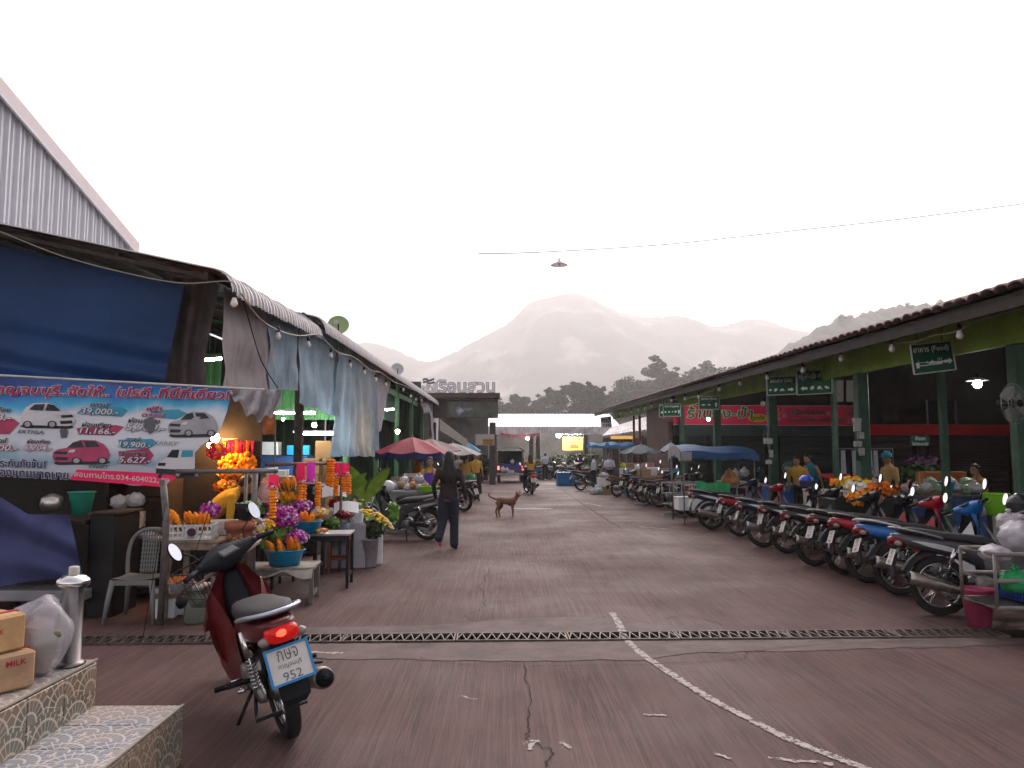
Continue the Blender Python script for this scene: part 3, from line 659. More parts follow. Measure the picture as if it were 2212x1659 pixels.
for (ua, ub) in ((1797, 1822), (1828, 1852)): 
    MB().add([SF(ua, 868, .0), SF(ub, 868, .0), SF(ub, 822, .0), SF(ua, 822, .0)], [(0, 1, 2, 3)]).build('pale_panel', mat('pale_lit_panel', (.62, .60, .55), .7, var=.1), shop)
# small upper window
wn = MB().box(SF(2033, 895, -.1), (1.05, .06, 1.0)).build('window', mat('dark_glass', (.02, .025, .028), .1, var=.2), shop)
for dx in (-.53, .53): MB().box(SF(2033, 895, -.05) + V((dx, 0, 0)), (.05, .08, 1.05)).build('window_frame', M_STEEL, wn)
# ---- red sign boards
def board(name, label, u0, u1, v0, v1, Y, m, th=.06, frame=None, cat='sign'):
    t = thing(name, label, cat, (0, 0, 0)); a = at(u0, v1, Y); b_ = at(u1, v0, Y)
    MB().box(((a.x + b_.x) / 2, Y, (a.z + b_.z) / 2), (b_.x - a.x, th, b_.z - a.z), bev=.006).build('board', m, t)
    if frame:
        for z in (a.z, b_.z): MB().box(((a.x + b_.x) / 2, Y - .004, z), (b_.x - a.x + .02, th + .02, .025)).build('frame', frame, t)
    return t
def face(Y, th=.06):
    return lambda s, t, off: at(s, -t, Y - th / 2 - off)       # s, t in survey pixels (t up)
M_RED = mat('red_sign', (.85, .018, .11), .5, var=.12, vs=.8)
M_PINK = mat('pink_edge', (.7, .35, .36), .5, var=0)
M_LIME = mat('lime_letters', (.17, .50, .10), .5, var=0); M_BLK = mat('black_print', (.012, .012, .012), .5, var=0); M_WHT = mat('white_print', (.75, .75, .75), .5, var=0)
M_YEL = mat('yellow_print', (.75, .46, .04), .5, var=0)
YB = YF - .15
t = board('shop_sign', 'wide red sign board with big lime green lettering above the shutters', 1455, 1658, 876, 917, YB, M_RED, frame=M_PINK); f = face(YB); mb = MB()
put_text(mb, 'ร้านลุง-ป้า', 1482, -911, 146, 34, f, 0, .055, .1, .004, fit=(.05, .1)); put_text(mb, 'ร้านลุง-ป้า', 1482, -911, 146, 34, f, 1, .025, .1, .010, fit=(.05, .1)); put_text(mb, 'ร้านลุง-ป้า', 1482, -911, 146, 34, f, 2, -.004, .1, .016, fit=(.05, .1))
mb.build('lettering', [M_WHT, M_LIME, mat('dark_green_print', (.01, .09, .03), .5, var=0)], t)
mb = MB(); mb.add([f(1637 + 22 * cos(a * pi / 8), -(903 - 9 * sin(a * pi / 8)), .006) for a in range(16)], [tuple(range(16))[::-1]], 0); put_text(mb, 'ถูกใจ', 1622, -909, 30, 12, f, 1, .02, .2, .012); mb.build('yellow_badge', [M_YEL, M_BLK], t)
t = board('shop_sign', 'red sign board with two lines of black and pink lettering and make-up pictures', 1664, 1850, 877, 919, YB, M_RED, frame=M_PINK); mb = MB()
for body, x, y, wd, hg in (('เครื่องสำอางค์', 1706, -897, 76, 16), ('กระเป๋าแฟชั่น-เครื่องชุดไทย', 1706, -915, 120, 14)):
    put_text(mb, body, x, y, wd, hg, f, 0, .05, 0, .004, fit=(.03, 0)); put_text(mb, body, x, y, wd, hg, f, 1, .02, 0, .010, fit=(.03, 0))
put_text(mb, 'กิฟช็อป', 1828, -897, 24, 15, f, 0, .05, 0, .004); put_text(mb, 'กิฟช็อป', 1828, -897, 24, 15, f, 1, .01, 0, .010)
put_text(mb, 'ปลีก', 1832, -915, 20, 14, f, 0, .03, 0, .004)
for (x, y, r_) in ((1695, 898, 5), (1683, 905, 4), (1789, 893, 4), (1806, 893, 4)): mb.add([f(x + r_ * cos(a * pi / 6), -(y + r_ * sin(a * pi / 6)), .006) for a in range(12)], [tuple(range(12))], 0)
for (x, y, wd, hg) in ((1671, 886, 3, 14), (1676, 882, 3, 18), (1681, 889, 3, 10), (1688, 884, 2, 10)): mb.add([f(x, -(y + hg), .006), f(x + wd, -(y + hg), .006), f(x + wd + 3, -y, .006), f(x + 3, -y, .006)], [(0, 1, 2, 3)], 0)
mb.build('lettering', [mat('pink_print', (.62, .25, .25), .5, var=0), M_BLK], t)
t = board('shop_sign', 'faded dull pink sign board without lettering by the hall corner', 1431, 1458, 882, 911, YB + .05, mat('dull_pink', (.22, .075, .09), .6, var=.25), cat='sign')

# ---------------------------------------------------------------- hanging green direction signs
M_SIGN = mat('green_sign', (.006, .065, .032), .5, var=.15, vs=2); M_SIGNED = mat('sign_edge', (.35, .42, .38), .5, var=.1)
M_SIGNP = mat('sign_print', (.62, .68, .64), .5, var=0)
def icon(mb, f, kind, x, y, s):
    C_ = lambda pts: mb.add([f(x + a * s, -(y - b_ * s), .004) for a, b_ in pts], [tuple(range(len(pts)))], 0)
    if kind == 'right': C_([(-.6, -.2), (.1, -.2), (.1, -.45), (.6, 0), (.1, .45), (.1, .2), (-.6, .2)])
    if kind == 'left': C_([(.6, .2), (-.1, .2), (-.1, .45), (-.6, 0), (-.1, -.45), (-.1, -.2), (.6, -.2)])
    if kind == 'up': C_([(-.2, -.6), (.2, -.6), (.2, .1), (.45, .1), (0, .6), (-.45, .1), (-.2, .1)])
    if kind == 'dome': C_([(.5 * cos(pi * k / 10), .35 * sin(pi * k / 10) - .15) for k in range(11)]); C_([(-.6, -.3), (.6, -.3), (.6, -.2), (-.6, -.2)]); C_([(-.08, .2), (.08, .2), (.08, .32), (-.08, .32)])
    if kind == 'bowl': C_([(.5 * cos(pi + pi * k / 10), .4 * sin(pi + pi * k / 10) + .1) for k in range(11)]); [C_([(q, .2), (q + .06, .2), (q + .1, .5), (q + .04, .5)]) for q in (-.2, 0, .2)]
    if kind == 'cup': C_([(-.2, -.45), (.2, -.45), (.28, .3), (-.28, .3)]); C_([(.0, .3), (.06, .3), (.2, .6), (.14, .6)])
    if kind == 'spoon': C_([(-.6, .16), (.3, .12), (.3, .22), (-.6, .22)]); C_([(.45 + .18 * cos(k * pi / 5), .18 + .13 * sin(k * pi / 5)) for k in range(10)]); C_([(-.6, -.3), (.6, -.3), (.6, -.15), (-.6, -.15)])
    if kind in ('drum', 'fish', 'round', 'steak', 'shrimp'):
        a0 = {'drum': .5, 'fish': .0, 'round': 0, 'steak': .7, 'shrimp': -.4}[kind]; rx, ry = {'drum': (.38, .28), 'fish': (.42, .2), 'round': (.32, .3), 'steak': (.42, .3), 'shrimp': (.45, .2)}[kind]
        C_([(rx * cos(k * pi / 7) * cos(a0) - ry * sin(k * pi / 7) * sin(a0), rx * cos(k * pi / 7) * sin(a0) + ry * sin(k * pi / 7) * cos(a0)) for k in range(14)])
        if kind == 'drum': C_([(.25, -.22), (.6, -.4), (.64, -.3), (.32, -.1)])
        if kind == 'fish': C_([(.38, 0), (.65, .22), (.65, -.22)])
def hsign(label, cs, lines, icons, th=.03):
    """cs: 4 survey corners TL TR BR BL, Y depth"""
    (tl, tr, br, bl_), Y = cs; t = thing('hanging_sign', label, 'sign', (0, 0, 0), 0, 'green hanging direction signs')
    P = [at(*q, Y) for q in (tl, tr, br, bl_)]; MB().prism(P, (0, th, 0)).build('board', M_SIGN, t)
    mb = MB()
    for i in range(4): mb.bar(P[i] + V((0, -.004, 0)), P[(i + 1) % 4] + V((0, -.004, 0)), .018, .012, up=(0, 1, 0))
    mb.build('edge', M_SIGNED, t)
    W, H = tr[0] - tl[0], bl_[1] - tl[1]; sl_ = (tr[1] - tl[1]) / W; kx = (bl_[0] - tl[0]) / H
    f = lambda s, t_, off: at(tl[0] + s + (-t_) * kx, tl[1] + (-t_) + s * sl_, Y - off)
    mb = MB()
    for body, x, y, wd, hg in lines: put_text(mb, body, x * W, -(y + hg) * H, wd * W, hg * H, f, 0, .015, 0, .004)
    for kd, x, y, s_ in icons: icon(mb, f, kd, x * W, y * H, s_ * H)
    mb.build('lettering', M_SIGNP, t)
    for a in (.2, .8):
        p = P[0].lerp(P[1], a) + V((0, th / 2, 0)); MB().cyl(p, p + V((0, 0, .42)), .006, n=5).build('hanger', M_BLACKP, t)
hsign('green food sign with arrow, largest hanging sign, under the olive beam', (((1966, 745), (2054, 736), (2065, 798), (1975, 809)), 10.6), [('อาหาร (Food)', .06, .10, .86, .24)], [('cup', .12, .7, .24), ('spoon', .28, .68, .24), ('dome', .48, .66, .28), ('bowl', .66, .66, .28), ('right', .87, .66, .24)])
hsign('green meat sign with an arrow pointing back and a drumstick', (((1721, 801), (1796, 799), (1797, 849), (1722, 853)), 15.4), [('หมู-ไก่-เนื้อ (Meat)', .06, .08, .86, .34)], [('left', .2, .74, .24), ('steak', .44, .72, .24), ('drum', .64, .72, .24), ('shrimp', .86, .72, .24)])
hsign('green gift sign with dim lettering left of the meat sign', (((1656, 814), (1719, 812), (1720, 851), (1657, 854)), 16.3), [('ของฝาก (Gift)', .12, .12, .76, .26)], [('round', .12, .72, .22), ('steak', .3, .72, .26), ('dome', .52, .72, .24), ('right', .82, .72, .26)])
hsign('small green sign with fish pictures and an arrow pointing up', (((1510, 857), (1554, 856), (1553, 884), (1510, 884)), 21.2), [('ตลาดสด (Fresh)', .1, .08, .8, .25)], [('fish', .2, .66, .3), ('shrimp', .5, .66, .28), ('up', .84, .66, .3)])
hsign('small green sign with a row of food pictures by the corner post', (((1432, 873), (1470, 872), (1470, 899), (1433, 899)), 26.0), [('ผักสด (Vegetable)', .1, .08, .8, .25)], [('drum', .12, .65, .22), ('round', .34, .65, .24), ('round', .53, .65, .18), ('steak', .7, .65, .24), ('up', .89, .65, .26)])
hsign('dark green sign half hidden behind the food picture sign', (((1424, 876), (1436, 876), (1436, 901), (1424, 901)), 26.6), [], [('round', .5, .6, .3)])
t = thing('notice_sign', 'small green notice board on the slim post behind the vegetable stall', 'sign', (0, 0, 0)); Y = 12.6
P = [at(u, v, Y) for u, v in ((1968, 940), (2008, 940), (2008, 964), (1968, 964))]; MB().prism(P, (0, .02, 0)).build('board', M_SIGN, t); mb = MB()
f = lambda s, t_, off: at(s, -t_, Y - off); put_text(mb, 'สี่แยก', 1977, -951, 22, 9, f, 0, .02); put_text(mb, 'ซื้อง่ายสะดวกครับ', 1971, -962, 34, 8, f, 0, .02); mb.build('lettering', M_SIGNP, t)
t = thing('toilet_sign', 'white toilet sign with red and black figures under the far roof corner', 'sign', (0, 0, 0)); Y = 44
P = [at(u, v, Y) for u, v in ((1297, 902), (1320, 899), (1322, 922), (1299, 925))]; MB().prism(P, (0, .04, 0)).build('board', M_WHT, t); mb = MB()
f = lambda s, t_, off: at(s, -t_, Y - off); put_text(mb, 'ห้องน้ำ', 1299, -913, 21, 11, f, 0, .03); mb.add([f(1302, -916, .004), f(1306, -916, .004), f(1304, -921, .004)], [(0, 1, 2)], 1)
for x in (1310, 1314, 1318): mb.box(f(x, -918.5, .01), (.05, .01, .16), mat=0)
mb.build('lettering', [M_BLK, mat('red_print', (.5, .02, .02), .5, var=0)], t)

# ---------------------------------------------------------------- bulbs along the produce hall eave
cpR = [(2212, 668), (2130, 690), (2085, 712), (2030, 722), (1990, 735), (1930, 737), (1880, 738), (1826, 762), (1760, 778), (1720, 795), (1660, 800), (1600, 824), (1550, 840), (1500, 858), (1440, 866), (1390, 884), (1340, 892), (1310, 898)]
EXR = 5.72
def epR(u, v): Y = EXR * F / (u - VPX); return V((EXR, Y, CAMZ + (HOR - v) / F * Y))
MB().tube(curve_pts([epR(u, v) for u, v in cpR], 3), .008, 5).build('bulb_cable', MATS['pale_cable'])
tag(bpy.data.objects['bulb_cable.001'], 'sagging cable of bulbs under the clay tile eave', 'cable')
cpRs = sorted(cpR)
for i, (u, v) in enumerate([(2092, 722), (1940, 752), (1827, 774), (1742, 800), (1663, 815), (1603, 828), (1557, 842), (1512, 858), (1482, 862), (1452, 866), (1428, 876), (1409, 878), (1394, 883), (1380, 886), (1365, 890), (1352, 893), (1340, 894)]):
    p = epR(u, v); q = epR(u, interp(cpRs, u)); eave_bulb(p, max(q.z, p.z + .16), f'unlit white bulb under the clay tile eave, {ORD[i]} from the near end', 'unlit bulbs under the tile eave')
t = bulb_lamp(2111, 829, 14.5, 'bright lit lamp with a flat shade inside the produce hall', M_LIT, .075, 1.4, 'hanging_lamp', 'lamp')
MB().lathe([(.05, .12), (.12, .10), (.2, .06), (.2, .05), (.05, .11)], 18).build('lamp_shade', M_WHITEP, t)
bulb_lamp(1530, 905, 25.5, 'lit lamp hanging in front of the lime lettering', M_LIT, .05, .8, 'hanging_lamp', 'lamp')
bulb_lamp(1648, 872, 20.5, 'white lamp hanging before the yellow badge of the red sign', M_BULBW, .07, .8, 'hanging_lamp', 'lamp')
# electric boxes on posts
def ebox(y, zs, label):
    t = thing('meter_box', label, 'electric box', (6.40, y - .02, 0))
    for k, (z, wd, hg) in enumerate(zs): MB().box((-.0 + .06 * (k % 2), -.1, z), (wd, .07, hg), bev=.008).build('switch_box', mat('grey_box', (.36, .36, .34), .5, var=.15, dirt=.4), t)
    mb = MB()
    for k in range(5): mb.tube(curve_pts([(-.06 + .03 * k, -.09, 2.25), (-.09 + .05 * k, -.13, 2.0 - .1 * k), (-.02, -.1, 1.75), (.02 * k - .04, -.1, 1.5)], 4), .006, 5)
    mb.build('cables', M_BLACKP, t)
ebox(13.8, [(2.1, .12, .16), (1.95, .1, .12), (1.8, .13, .1), (1.66, .1, .14), (2.22, .14, .08)], 'cluster of grey switch boxes and black cables on the post beside the brown shutters')
ebox(18.4, [(1.92, .2, .14), (1.62, .1, .18), (1.42, .14, .1)], 'grey switch boxes on the green post beside the dark shutters')
# wall fan at the picture edge
t = thing('wall_fan', 'round wall fan hanging on the near post of the produce hall', 'fan', at(2190, 872, 9.2))
A = Matrix.Rotation(R(25), 4, 'Z')
mb = MB()
for r_ in (.25, .19, .13, .07): mb.torus((0, -.05 if r_ < .24 else 0, 0), r_, .004, 'y', 28, 5)
for k in range(24): a = 2 * pi * k / 24; mb.cyl((.04 * cos(a), -.07, .04 * sin(a)), (.25 * cos(a), 0, .25 * sin(a)), .003, n=4)
mb.xf(A); mb.build('guard', M_STEEL, t)
for k in range(3):
    mb = MB(); a0 = 2 * pi * k / 3; mb.grid(lambda a, b_: V(((.04 + .18 * a) * cos(a0 + (b_ - .5) * 1.3), .02 + .05 * (b_ - .5), (.04 + .18 * a) * sin(a0 + (b_ - .5) * 1.3))), 5, 5); mb.xf(A); mb.build('blade', mat('fan_blade', (.35, .36, .36), .4, var=.1), t)
mb = MB(); mb.cyl((0, 0, 0), (0, .18, 0), .06); mb.cyl((0, -.085, 0), (0, -.06, 0), .045); mb.tube([(0, .12, 0), (.2, .16, -.02), (.34, .2, .1)], .025, 8); mb.xf(A); mb.build('motor', M_BLACKP, t)
# ================================================================ TREES
M_LEAF = [mat('leaf_a', (.030, .045, .018), .7, var=.5, vs=.6, trl=.3), mat('leaf_b', (.042, .058, .024), .7, var=.5, vs=.6, trl=.3), mat('leaf_c', (.026, .036, .020), .7, var=.5, vs=.6, trl=.3)]
M_BARK = mat('bark', (.05, .04, .032), .9, var=.3)
def leaf_cloud(mb, c_, r, n, s, rg, mats=1):
    for _ in range(n):
        d = V((rg.gauss(0, 1), rg.gauss(0, 1), rg.gauss(0, 1)))
        if d.length < 1e-3: continue
        p = c_ + V((d.x * r.x, d.y * r.y, d.z * r.z)) / d.length * rg.random() ** .45
        a = V((rg.uniform(-1, 1), rg.uniform(-1, 1), rg.uniform(-.6, .6))).normalized(); b_ = a.cross(V((rg.uniform(-1, 1), rg.uniform(-1, 1), rg.uniform(-1, 1)))).normalized(); k = s * rg.uniform(.5, 1.3)
        mb.add([p - a * k, p + b_ * k * .55, p + a * k, p - b_ * k * .55], [(0, 1, 2, 3)], rg.randrange(mats))
def tree(label, x, y, h, rx, shape='round', seed=1, lobes=16, n=330, leaf=.42, trunk=.28, name='broadleaf_tree', group='trees behind the produce hall'):
    rg = random.Random(seed); t = thing(name, label, 'tree', (x, y, 0), rg.uniform(0, 6), group)
    mb = MB(); mb.tube(curve_pts([(0, 0, -.2), (rg.uniform(-.2, .2), 0, h * .3), (rg.uniform(-.3, .3), rg.uniform(-.3, .3), h * .62), (0, 0, h * .9)], 4), [trunk * (1 - .85 * i / 12) for i in range(13)], 8)
    cr = MB(); lo = .32 if shape == 'round' else .22
    for k in range(lobes):
        f_ = lo + (1 - lo) * (k + .5) / lobes; z = h * f_
        if shape == 'round': rr = rx * math.sqrt(max(0.05, 1 - ((f_ - .62) / .42) ** 2))
        elif shape == 'cone': rr = rx * (1.12 - f_) * 1.25
        else: rr = rx * (.5 + .5 * sin(f_ * 3.1)) if f_ < .95 else rx * .3
        a = k * 2.4 + rg.uniform(-.5, .5); d = rr * rg.uniform(.35, .8); c_ = V((d * cos(a), d * sin(a), z + rg.uniform(-.05, .05) * h))
        mb.tube([(0, 0, z * .72), (d * .5 * cos(a), d * .5 * sin(a), z * .9), tuple(c_)], [trunk * .3, trunk * .2, .03], 6)
        q = rr * rg.uniform(.32, .55) + .3; leaf_cloud(cr, c_, V((q, q, q * rg.uniform(.5, .75))), n, leaf, rg, 3)
        for _ in range(3):
            c2 = c_ + V((rg.uniform(-1, 1), rg.uniform(-1, 1), rg.uniform(-.5, .7))) * q * 1.15; leaf_cloud(cr, c2, V((q, q, q * .6)) * .38, n // 6, leaf * .8, rg, 3)
    mb.build('trunk', M_BARK, t); cr.build('crown', M_LEAF, t); return t
def tp(u, Y): return at(u, 900, Y).x
def th(v, Y): return CAMZ + (HOR - v) / F * Y
for i, (u, vt, Y, rx, sh, lab) in enumerate([
    (1425, 772, 125, 7.2, 'cone', 'tallest tree behind the tile roof, with a pointed crown'), (1372, 822, 118, 5.0, 'round', 'bushy tree on the street side of the pointed tree'),
    (1475, 812, 130, 5.6, 'round', 'broad tree between the two tall pointed trees'), (1525, 778, 135, 6.2, 'cone', 'second tall tree with layered crown rising behind the tile roof'), (1580, 800, 128, 5.5, 'round', 'rounded tree just above the middle of the tile roof'),
    (1248, 826, 100, 3.4, 'round', 'dense round tree above the white metal roof'), (1283, 846, 98, 2.8, 'round', 'lower round tree leaning on the dense round tree above the white roof'), (1192, 842, 110, 2.9, 'flat', 'slender flat topped tree above the white metal roof'),
    (1330, 858, 105, 3.2, 'round', 'low tree over the far tip of the tile roof'), (1640, 815, 140, 5.5, 'round', 'tree showing just over the tile roof beyond the rounded one'), (1150, 868, 112, 2.8, 'round', 'small tree over the white roof between gate sign and flat topped tree'), (1110, 862, 114, 3.0, 'round', 'small tree right beside the gate sign'), (1060, 872, 112, 3.0, 'round', 'small tree rising just behind the gate sign edge')]):
    Y *= 2.5; rx *= 2.5; tree(lab, tp(u, Y), Y, th(vt, Y), rx, sh, 11 + i, 22 if rx > 10 else 15, 330, .72 if rx > 10 else .58, .6)
rg = random.Random(5); mb = MB()
for k in range(90):
    u = rg.uniform(880, 1560); Y = rg.uniform(240, 290); hh = th(rg.uniform(868, 892), Y); leaf_cloud(mb, V((tp(u, Y), Y, hh * rg.uniform(.3, .78))), V((5.2, 3.5, hh * .28)), 150, .72, rg, 3)
tag(mb.build('treeline', M_LEAF), 'belt of small trees and scrub behind the far market roof', 'trees', None, 'stuff')
# a few taller trees on the hill crest give it its ragged skyline
for i, (u, v, r_) in enumerate([(1822, 674, 4.0), (1845, 672, 3.2), (1893, 664, 3.0), (1970, 645, 3.4), (2004, 654, 3.0), (1790, 698, 2.6), (1748, 722, 2.4)]):
    Y = 600; x = tp(u, Y); zt = th(v, Y); t = thing('hill_tree', f'tree sticking out of the hazy hill crest, {ORD[i]} of seven', 'tree', (x, Y - 4, zt - 14), 0, 'trees on the hill crest'); rg = random.Random(90 + i)
    MB().tube([(0, 0, -8), (0, 0, 8)], [.5, .2], 6).build('trunk', M_BARK, t); cr = MB()
    for k in range(7): leaf_cloud(cr, V((rg.uniform(-1, 1) * r_, rg.uniform(-1, 1) * r_, rg.uniform(5, 12))), V((r_ * .6, r_ * .6, r_ * .45)), 90, .7, rg, 3)
    cr.build('crown', M_LEAF, t)

# ================================================================ FAR END OF THE STREET
M_WROOF = mat('bright_metal_roof', (.66, .65, .67), .3, .25, var=.1, vs=1)
far = thing('metal_roof_market', 'open market building with a bright white metal roof closing the street', 'building', (0, 0, 0))
YE, YR = 52, 57.5
xa, xb = at(1050, 930, YE).x, at(1330, 930, YE).x
ze0, ze1, zr = th(939, YE), th(922, YE), th(895, YR)
def ribsheet(p0, p1, n_, m, name, par, amp=.03):
    """ribbed strip between two edge lines p0=(a,b), p1=(c,d)"""
    a, b_ = map(V, p0); c_, d = map(V, p1); mb = MB(); l1 = []; l2 = []; nr = (b_ - a).cross(c_ - a).normalized()
    for k in range(n_ * 4 + 1):
        t_ = k / (n_ * 4); h = amp if k % 4 in (2, 3) else 0; l1.append(a.lerp(b_, t_) + nr * h); l2.append(c_.lerp(d, t_) + nr * h)
    mb.loft([l1, l2], 0, False, False, smooth=False); return mb.build(name, m, par)
wd = (xb - xa + .6) / 12
for k in range(12):
    x = xa - .2 + k * wd; ribsheet(((x, YE + .25, ze1), (x + wd, YE + .25, ze1)), ((x, YR, zr), (x + wd, YR, zr)), 3, M_WROOF, 'roof_sheet', far)
    ribsheet(((x, YE, ze0), (x + wd, YE, ze0)), ((x, YE + .22, ze1 - .03), (x + wd, YE + .22, ze1 - .03)), 4, M_ROOF, 'eave_sheet', far)
M_CONC = mat('grey_concrete', (.13, .12, .115), .85, var=.25, vs=1.5, dirt=.4); M_POSTD = mat('dark_concrete_post', (.06, .05, .047), .8, var=.3, dirt=.5)
for u in (1069, 1147, 1162, 1265): MB().box((at(u, 950, YE + .6).x, YE + .6, ze0 / 2 + .2), (.3, .3, ze0 + .4), bev=.02).build('column', M_POSTD, far)
MB().box(((xa + xb) / 2 + 4, YR + .3, 1.6), (xb - xa + 9, .2, 3.2)).build('back_wall', M_CONC, far)
MB().prism([V((xa - .1, YE + .3, 0)), V((xa - .1, YR, 0)), V((xa - .1, YR, zr - .1)), V((xa - .1, YE + .3, ze1 - .1))], (.1, 0, 0)).build('gable_wall', mat('pale_gable', (.34, .31, .30), .7, var=.15), far)
# side roof to the right of it
side = thing('side_roof_shed', 'low shed with a dark ribbed roof between white roof and tile roof', 'shed', (0, 0, 0)); YS = 48
xs0, xs1 = at(1300, 940, YS).x, at(1420, 940, YS).x
ribsheet(((xs0, YS, th(942, YS)), (xs1, YS, th(925, YS))), ((xs0 + 1.0, YS + 2.5, th(930, YS) + .3), (xs1, YS + 2.5, th(905, YS) + .3)), 20, M_ROOF, 'roof_sheet', side)
MB().box(((xs0 + xs1) / 2 + .4, YS + 2.6, 1.3), (xs1 - xs0, .15, 2.6)).build('back_wall', mat('brown_block_wall', (.085, .062, .055), .85, var=.3, vs=2), side)
for u in (1342, 1388): MB().box((at(u, 950, YS).x, YS + .2, 1.35), (.18, .18, 2.7)).build('post', M_POSTD, side)
mb = MB(); MB().box((at(1345, 950, YS).x, YS - .02, th(945, YS)), (1.5, .04, .2)).build('lit_panel', mat('amber_panel', (.35, .2, .06), .5, emit=(.9, .5, .12), es=.35), side)
# lit food stall inside
t = thing('lit_shop_sign', 'glowing yellow food stall sign under the white metal roof', 'sign', (0, 0, 0)); Y = 54
P = [at(u, v, Y) for u, v in ((1216, 944), (1258, 944), (1258, 972), (1216, 972))]; MB().prism(P, (0, .1, 0)).build('light_box', mat('yellow_light_box', (.8, .5, .05), .5, var=.3, vs=2, emit=(1, .62, .06), es=.7), t); mb = MB()
f = lambda s, t_, off: at(s, -t_, Y - off); put_text(mb, 'ขนมจวง', 1222, -957, 30, 9, f, 0, .03); mb.add([f(1230, -969, .02), f(1250, -969, .02), f(1248, -960, .02), f(1232, -960, .02)], [(0, 1, 2, 3)], 1); mb.build('lettering', [mat('brown_print', (.12, .05, .01), .5, var=0), mat('red_food', (.4, .08, .02), .5, var=.4)], t)
tube_lamp(1232, 938, 53.5, 1.6, 'lit tube lamp right above the glowing yellow sign'); tube_lamp(1248, 934, 53, 1.8, 'slanted lit tube lamp above the first one at the yellow sign', R(20))
bulb_lamp(1207, 939, 53, 'round lit lamp hanging left of the glowing yellow sign', M_LIT, .17, .6, 'hanging_lamp', 'lamp')
bulb_lamp(1140, 945, 53, 'round lit lamp behind the truck under the white roof', M_LIT, .13, .6, 'hanging_lamp', 'lamp')
t = thing('red_valance', 'long faded red cloth tied under the white roof eave', 'cloth', (0, 0, 0)); mb = MB()
mb.grid(lambda a, b_: at(lerp(1080, 1166, a), lerp(935, 942, b_) + 4 * sin(a * pi), YE - .1 + .05 * sin(a * 30)), 30, 3); mb.build('cloth', mat('faded_red_cloth', (.28, .09, .10), .8, var=.2, trl=.2), t)
# heap of green vegetables and plants under the roof
rg = random.Random(3); t = thing('greens_stall', 'long stall heaped with green vegetables under the white roof', 'stall', (0, 0, 0)); mb = MB()
for k in range(26): leaf_cloud(mb, at(rg.uniform(1165, 1290), rg.uniform(985, 1008), 50.5) + V((0, rg.uniform(-.4, .4), 0)), V((.5, .4, .3)), 60, .14, rg, 3)
mb.build('foliage', [mat('veg_a', (.04, .075, .02), .6, var=.4), mat('veg_b', (.09, .12, .045), .6, var=.4), mat('veg_c', (.25, .27, .16), .6, var=.4)], t)
xv0, xv1 = at(1165, 1000, 50.5).x, at(1290, 1000, 50.5).x; MB().box(((xv0 + xv1) / 2, 50.6, .35), (xv1 - xv0, 1.2, .7), bev=.02).build('table', M_POSTD, t)

# ---------------------------------------------------------------- gate with restaurant name
gate = thing('gate_sign', 'roofed gate sign board with white letters standing on its top', 'gate', (0, 0, 0)); Y = 40
a, b_ = at(928, 903, Y), at(1076, 860, Y)
MB().box(((a.x + b_.x) / 2, Y, (a.z + b_.z) / 2), (b_.x - a.x, .25, b_.z - a.z), bev=.01).build('board', mat('sign_board_brown', (.05, .032, .035), .5, var=.2), gate)
pm = bpy.data.materials.new('photo_print'); pm.use_nodes = True; n, l = nodes_of(pm); tc = n.new('ShaderNodeTexCoord'); nz = n.new('ShaderNodeTexNoise'); nz.inputs['Scale'].default_value = 1.7; nz.inputs['Detail'].default_value = 5; l.new(tc.outputs['Object'], nz.inputs['Vector']); rp = n.new('ShaderNodeValToRGB')
for pos, colr in ((.36, (.01, .01, .012, 1)), (.48, (.03, .055, .02, 1)), (.54, (.04, .05, .06, 1)), (.62, (.03, .02, .02, 1)), (.70, (.16, .19, .24, 1))):
    e = rp.color_ramp.elements.new(pos); e.color = colr
l.new(nz.outputs[0], rp.inputs[0]); l.new(rp.outputs[0], n['Principled BSDF'].inputs['Base Color']); n['Principled BSDF'].inputs['Roughness'].default_value = .3
P = [at(u, v, Y - .135) for u, v in ((968, 868), (1074, 868), (1074, 901), (968, 901))]; MB().poly(P).build('printed_picture', pm, gate)
MB().box(((a.x + b_.x) / 2, Y, th(856, Y)), (b_.x - a.x + .2, 1.0, .28), bev=.02).build('roof', mat('dark_brown_cap', (.055, .035, .038), .5, var=.15), gate)
MB().box(((a.x + b_.x) / 2, Y - .3, th(864, Y)), (b_.x - a.x, .3, .06)).build('soffit', mat('soffit_brown', (.03, .02, .02), .6), gate)
for u in (1064, 935): MB().box((at(u, 950, Y).x, Y + .05, 1.6), (.32, .3, 3.2), bev=.02).build('column', M_POSTD, gate)
f = lambda s, t_, off: at(s, -t_, Y - off); M_LET = mat('white_letters', (.62, .60, .64), .5, var=.05); M_LETE = mat('letter_edge', (.16, .14, .16), .5, var=0)
mb = MB()
for body, x, wd, hg in (('เรือนสวน', 939, 130, 29), ('ครัว', 909, 26, 21)):
    put_text(mb, body, x, -848.5, wd, hg, f, 0, .045, 0, .0, fit=(.03, 0)); put_text(mb, body, x, -848.5, wd, hg, f, 1, .012, 0, .02, fit=(.03, 0)); put_text(mb, body, x, -848.5, wd, hg, f, 0, .045, 0, -.08, fit=(.03, 0))
mb.build('lettering', [M_LETE, M_LET], gate)
mb = MB(); mb.tube(curve_pts([f(913, -821, 0), f(920, -818, 0), f(927, -822, 0), f(938, -818, 0)], 5), .06, 6); mb.tube(curve_pts([f(914, -826, 0), f(922, -824, 0), f(928, -828, 0), f(938, -825, 0)], 5), .06, 6); mb.build('wavy_mark', M_LETE, gate)
mb = MB(); mb.bar(at(925, 830, Y), at(925, 848, Y), .03); mb.bar(at(936, 828, Y), at(936, 848, Y), .03); mb.build('stay', M_LETE, gate)
